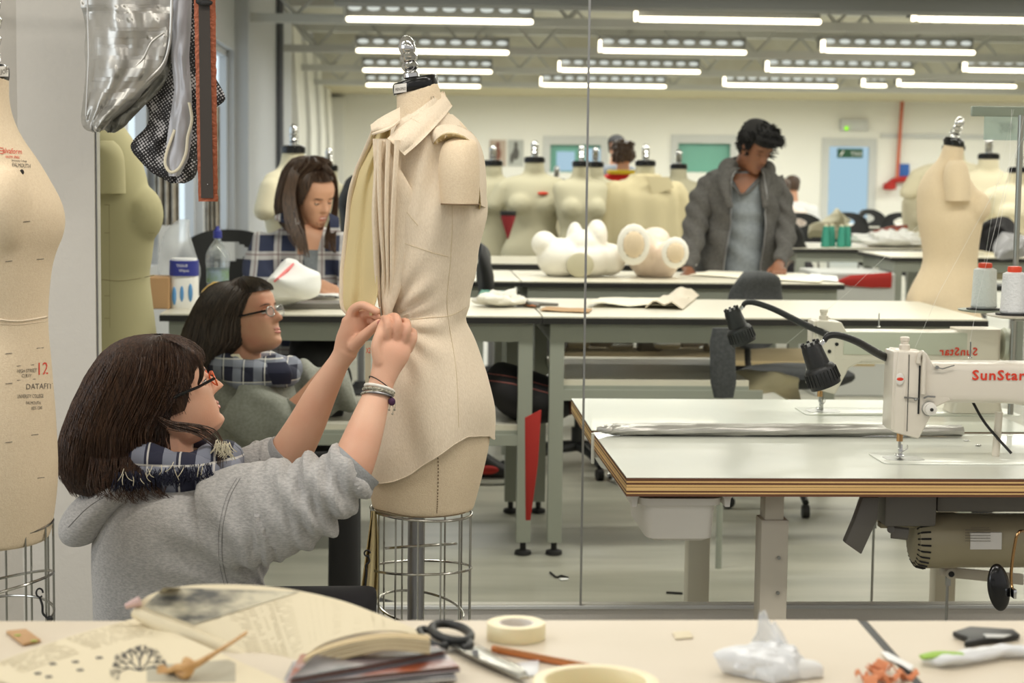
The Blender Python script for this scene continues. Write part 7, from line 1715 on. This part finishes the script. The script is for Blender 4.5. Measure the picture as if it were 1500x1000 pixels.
o = flat('black_wallet', [(1395, 932), (1420, 924), (1484, 928), (1494, 936), (1440, 943), (1412, 948), (1418, 940)], M['black_plastic'], 'flat black folded plastic piece behind the green wrapper', 'plastic', th=.006, bev=.001)
obj('grey_flash', MB().prism([W(1440, 929, .008), W(1482, 930, .008), (W(1470, 934, .008)), W(1445, 934, .008)], (0, 0, .001)), M['steel_paint'], o)
# ---------------------------------------------------------------- open book
bk = thing('open_book', W(300, 960).to_tuple(), 'large open illustrated book with cream pages in the foreground', 'book'); ORG[bk.name] = V(bk.location)
Lc = [W(-40, 985, .006), W(205, 905, .012), W(440, 1010, .012), W(180, 1060, .006)]
def lpage(u, v, o=0):
    p = Lc[0].lerp(Lc[1], u).lerp(Lc[3].lerp(Lc[2], u), v); p.z += .004 * math.sin(PI * u) + o; return p
obj('page_block', MB().grid(lambda u, v: lpage(u, v, -.004), 20, 8), M['page'], bk, solid=.006)
lp_ = obj('left_page', MB().grid(lambda u, v: lpage(u, v, .001), 30, 12), M['page'], bk, solid=.0006, label='flat page with printed text and a bare tree picture'); sv = bvh_of(lp_)
b = MB()
for k in range(9):   # text columns: lines of type
    for (u0, u1) in ((.12, .46), (.52, .9)):
        v = .02 + .022 * k; y0 = lpage(u0, v, .0018); y1 = lpage(u1, v, .0018)
        n_ = 26
        for i in range(n_):
            if RND.random() < .22: continue
            b.box(y0.lerp(y1, (i + .5) / n_) + V((0, 0, .0002)), ((y1 - y0).length / n_ * .72, .0016, .0002), Matrix.Rotation(math.atan2((y1 - y0).y, (y1 - y0).x), 3, 'Z'))
obj('print_lines', b, mat('type_grey', (196, 184, 156), .8), lp_, kind='stuff')
b = MB()
def branch(px, py, an, ln, w_, d):
    q = (px + ln * math.cos(an), py - ln * .85 * math.sin(an))
    A_, B_ = stick(px, py, sv, None, .0012), stick(q[0], q[1], sv, None, .0012)
    if A_.y > 1 and abs(A_.z - ZT) < .06 and abs(B_.z - ZT) < .06: b.tube([A_, B_], w_ * A_.y / FPX, 4)
    if d:
        for s_ in (-.55, .05, .6): branch(q[0], q[1], an + s_ + RND.uniform(-.25, .25), ln * RND.uniform(.6, .8), w_ * .7, d - 1)
for an in (.3, .9, 1.6, 2.3, 2.9): branch(205, 982, an, 17, 1.3, 3)
obj('tree_picture', b, mat('ink_grey', (72, 72, 76), .8), lp_, kind='stuff')
b = MB()
for a, c in ((72, 971), (105, 968), (112, 980), (50, 985), (66, 990), (140, 962)): b.prism([stick(a, c, sv), stick(a + 9, c - 1, sv), stick(a + 11, c + 2, sv), stick(a + 2, c + 3, sv)], (0, 0, .0003))
obj('printed_mark', b, mat('ink_soft', (110, 106, 98), .8), lp_, kind='stuff')
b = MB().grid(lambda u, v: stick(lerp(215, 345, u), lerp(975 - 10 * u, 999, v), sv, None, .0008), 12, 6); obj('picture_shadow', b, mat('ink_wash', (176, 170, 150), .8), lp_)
# right-hand pages curling over: spine low at left, hump, falling to the stack of magazines
YB0 = Yof(975)
HP = [(195, 893, .0), (218, 872, .01), (260, 860, .02), (310, 856, .03), (380, 858, .035), (440, 866, .035), (500, 880, .03), (550, 898, .02), (600, 918, .0), (628, 936, -.02)]
HL = [(195, 893, .0), (235, 912, -.02), (300, 935, -.05), (345, 958, -.08), (385, 982, -.11), (405, 996, -.14), (440, 1010, -.16)]
hp = smooth_path([V(q) for q in HP], 6)
LO = smooth_path([V(q) for q in [(198, 900, 0), (262, 925, -.03), (330, 955, -.07), (400, 996, -.12), (440, 965, -.11), (480, 940, -.09), (540, 925, -.07), (590, 925, -.05), (625, 938, -.04)]], 6)
def hump(u, v):
    a = hp[min(int(u * (len(hp) - 1) + .5), len(hp) - 1)]; c = LO[min(int(u * (len(LO) - 1) + .5), len(LO) - 1)]
    q = a.lerp(c, v); bul = math.sin(PI * v) * (.02 if u > .3 else .006)
    return U(q.x, q.y - bul * 300 * (.4 if u > .3 else .2), yb - .07 + q.z - 0 * bul)
rp = obj('curled_page', MB().grid(hump, 50, 26), M['page'], bk, solid=.0012, angle=60, label='thick sheaf of pages curling up in a hump')
sv = bvh_of(rp)
ph = MB().grid(lambda u, v: stick(lerp(lerp(210, 240, u), lerp(285, 440, u), v) , lerp(lerp(888, 860, u), lerp(914, 866, u), v), sv, 2.1, .0015), 12, 16)
obj('dark_photograph', ph, mat('photo_grey', (88, 88, 84), .6, c2=(206, 198, 172), ns=26, stretch=(1, 1, 3)), rp)
b = MB()
for k in range(24):
    v = .1 + .034 * k
    for i in range(34):
        u = .34 + .55 * i / 34
        if RND.random() < .2: continue
        p = hump(u, v); q = hump(u + .011, v)
        d_ = ray(*proj(p)); b.tube([p - d_ * .0012, q - d_ * .0012], .0003, 3)
obj('print_lines', b, mat('type_grey2', (200, 188, 158), .8), rp, kind='stuff')
pgs = [o_ for o_ in ((420, 1004, 470, 958, 560, 934, 640, 938),)]
for k in range(7):
    o_ = k * 3.2; pts = [(418 + o_ * .3, 1012), (428 + o_, 985 + o_ * .2), (455 + o_, 962 + o_ * .55), (505 + o_, 944 + o_ * .8), (570, 934 + o_ * .9), (630, 938 + o_)]
    P_ = smooth_path([U(a, c, yb - .25 - k * .003) for a, c in pts], 6)
    vs_ = []; 
    b = MB().grid(lambda u, v: P_[min(int(u * (len(P_) - 1) + .5), len(P_) - 1)] + V((0, .03 * v, -.002 * v)), 30, 3)
    obj('page', b, M['page'] if k % 2 else M['page_edge'], bk, solid=.0009)
# spine roll where the pages meet
obj('rolled_page', MB().tube(smooth_path([U(197, 897, yb - .07), U(235, 914, yb - .09), U(290, 938, yb - .115), U(345, 962, yb - .14), U(400, 994, yb - .17)]), [.006, .009, .011, .011, .012], 14), M['page'], bk)
obj('page_corner', MB().tube([U(184, 888, yb - .07), U(205, 880, yb - .07)], [.003, .006], 8), mat('pinkish', (206, 176, 170), .7), bk)
# glossy magazines and swatches under the book at the right
cols = [(236, 234, 230), (52, 46, 48), (196, 192, 200), (122, 70, 56), (60, 58, 62), (214, 206, 190), (150, 150, 160)]
mg = [((418, 1012), (440, 968), (640, 955), (672, 985)), ((410, 1020), (430, 978), (650, 965), (668, 1000)), ((425, 1005), (470, 960), (600, 945), (655, 962))]
lbs = ['grey and orange glossy magazine, middle of the pile under the book', 'pale glossy magazine at the bottom of the pile under the book', 'dark-covered magazine directly under the curled book pages']
for k in (1, 0, 2):
    q = mg[k]; z0 = {1: .0, 0: .0085, 2: .0165}[k]
    cn = [W(a, c, z0) for a, c in q]
    t = thing('magazine', ((cn[0] + cn[2]) / 2).to_tuple(), lbs[k], 'magazine', 'magazines under the book'); ORG[t.name] = V(t.location)
    obj('cover', MB().prism([p + V((0, 0, .0066)) for p in cn], (0, 0, .0012)), mat('cover%d' % k, [(190, 186, 190), (214, 214, 216), (60, 54, 56)][k], .3, c2=[(168, 92, 62), (150, 150, 156), (120, 108, 108)][k], ns=28), t, bevel=.0004)
    for j in range(6):
        sh_ = V((RND.uniform(-.002, .002), RND.uniform(-.003, .003), 0)); obj('page', MB().prism([p + sh_ + V((0, 0, .0006 + j * .001)) for p in cn], (0, 0, .0007)), mat('mp%d%d' % (k, j), cols[(k * 3 + j) % 7], .4), t, smooth=False)
# folded wooden strip
b = MB().loft([(W(245, 986, .010), V((.006, .004, 0)), V((0, 0, .003))), (W(262, 977, .026), V((.005, .004, 0)), V((0, 0, .004))), (W(285, 974, .03), V((0, .005, 0)), V((0, 0, .004))), (W(325, 950, .035), V((0, .006, 0)), V((0, 0, .002))), (W(362, 926, .036), V((0, .008, 0)), V((0, 0, .0015)))], n=12, e=3, sub=5)
tw = tag(obj('twisted_wood_strip', b, M['wood_tan']), 'twisted tan bamboo-like strip lying on the open book pages', 'wood strip')
obj('knot', MB().tube(smooth_path([W(258, 978, .022), W(272, 988, .02), W(280, 974, .03), W(272, 968, .032)]), .005, 8), M['wood_tan'], tw)
obj('curled_end', MB().loft([(W(236, 976, .02), V((.004, .003, 0)), V((0, 0, .002))), (W(246, 990, .012), V((.009, .003, 0)), V((0, 0, .002))), (W(262, 996, .01), V((.004, .004, 0)), V((0, 0, .003)))], n=10, sub=4), M['wood_tan'], tw)
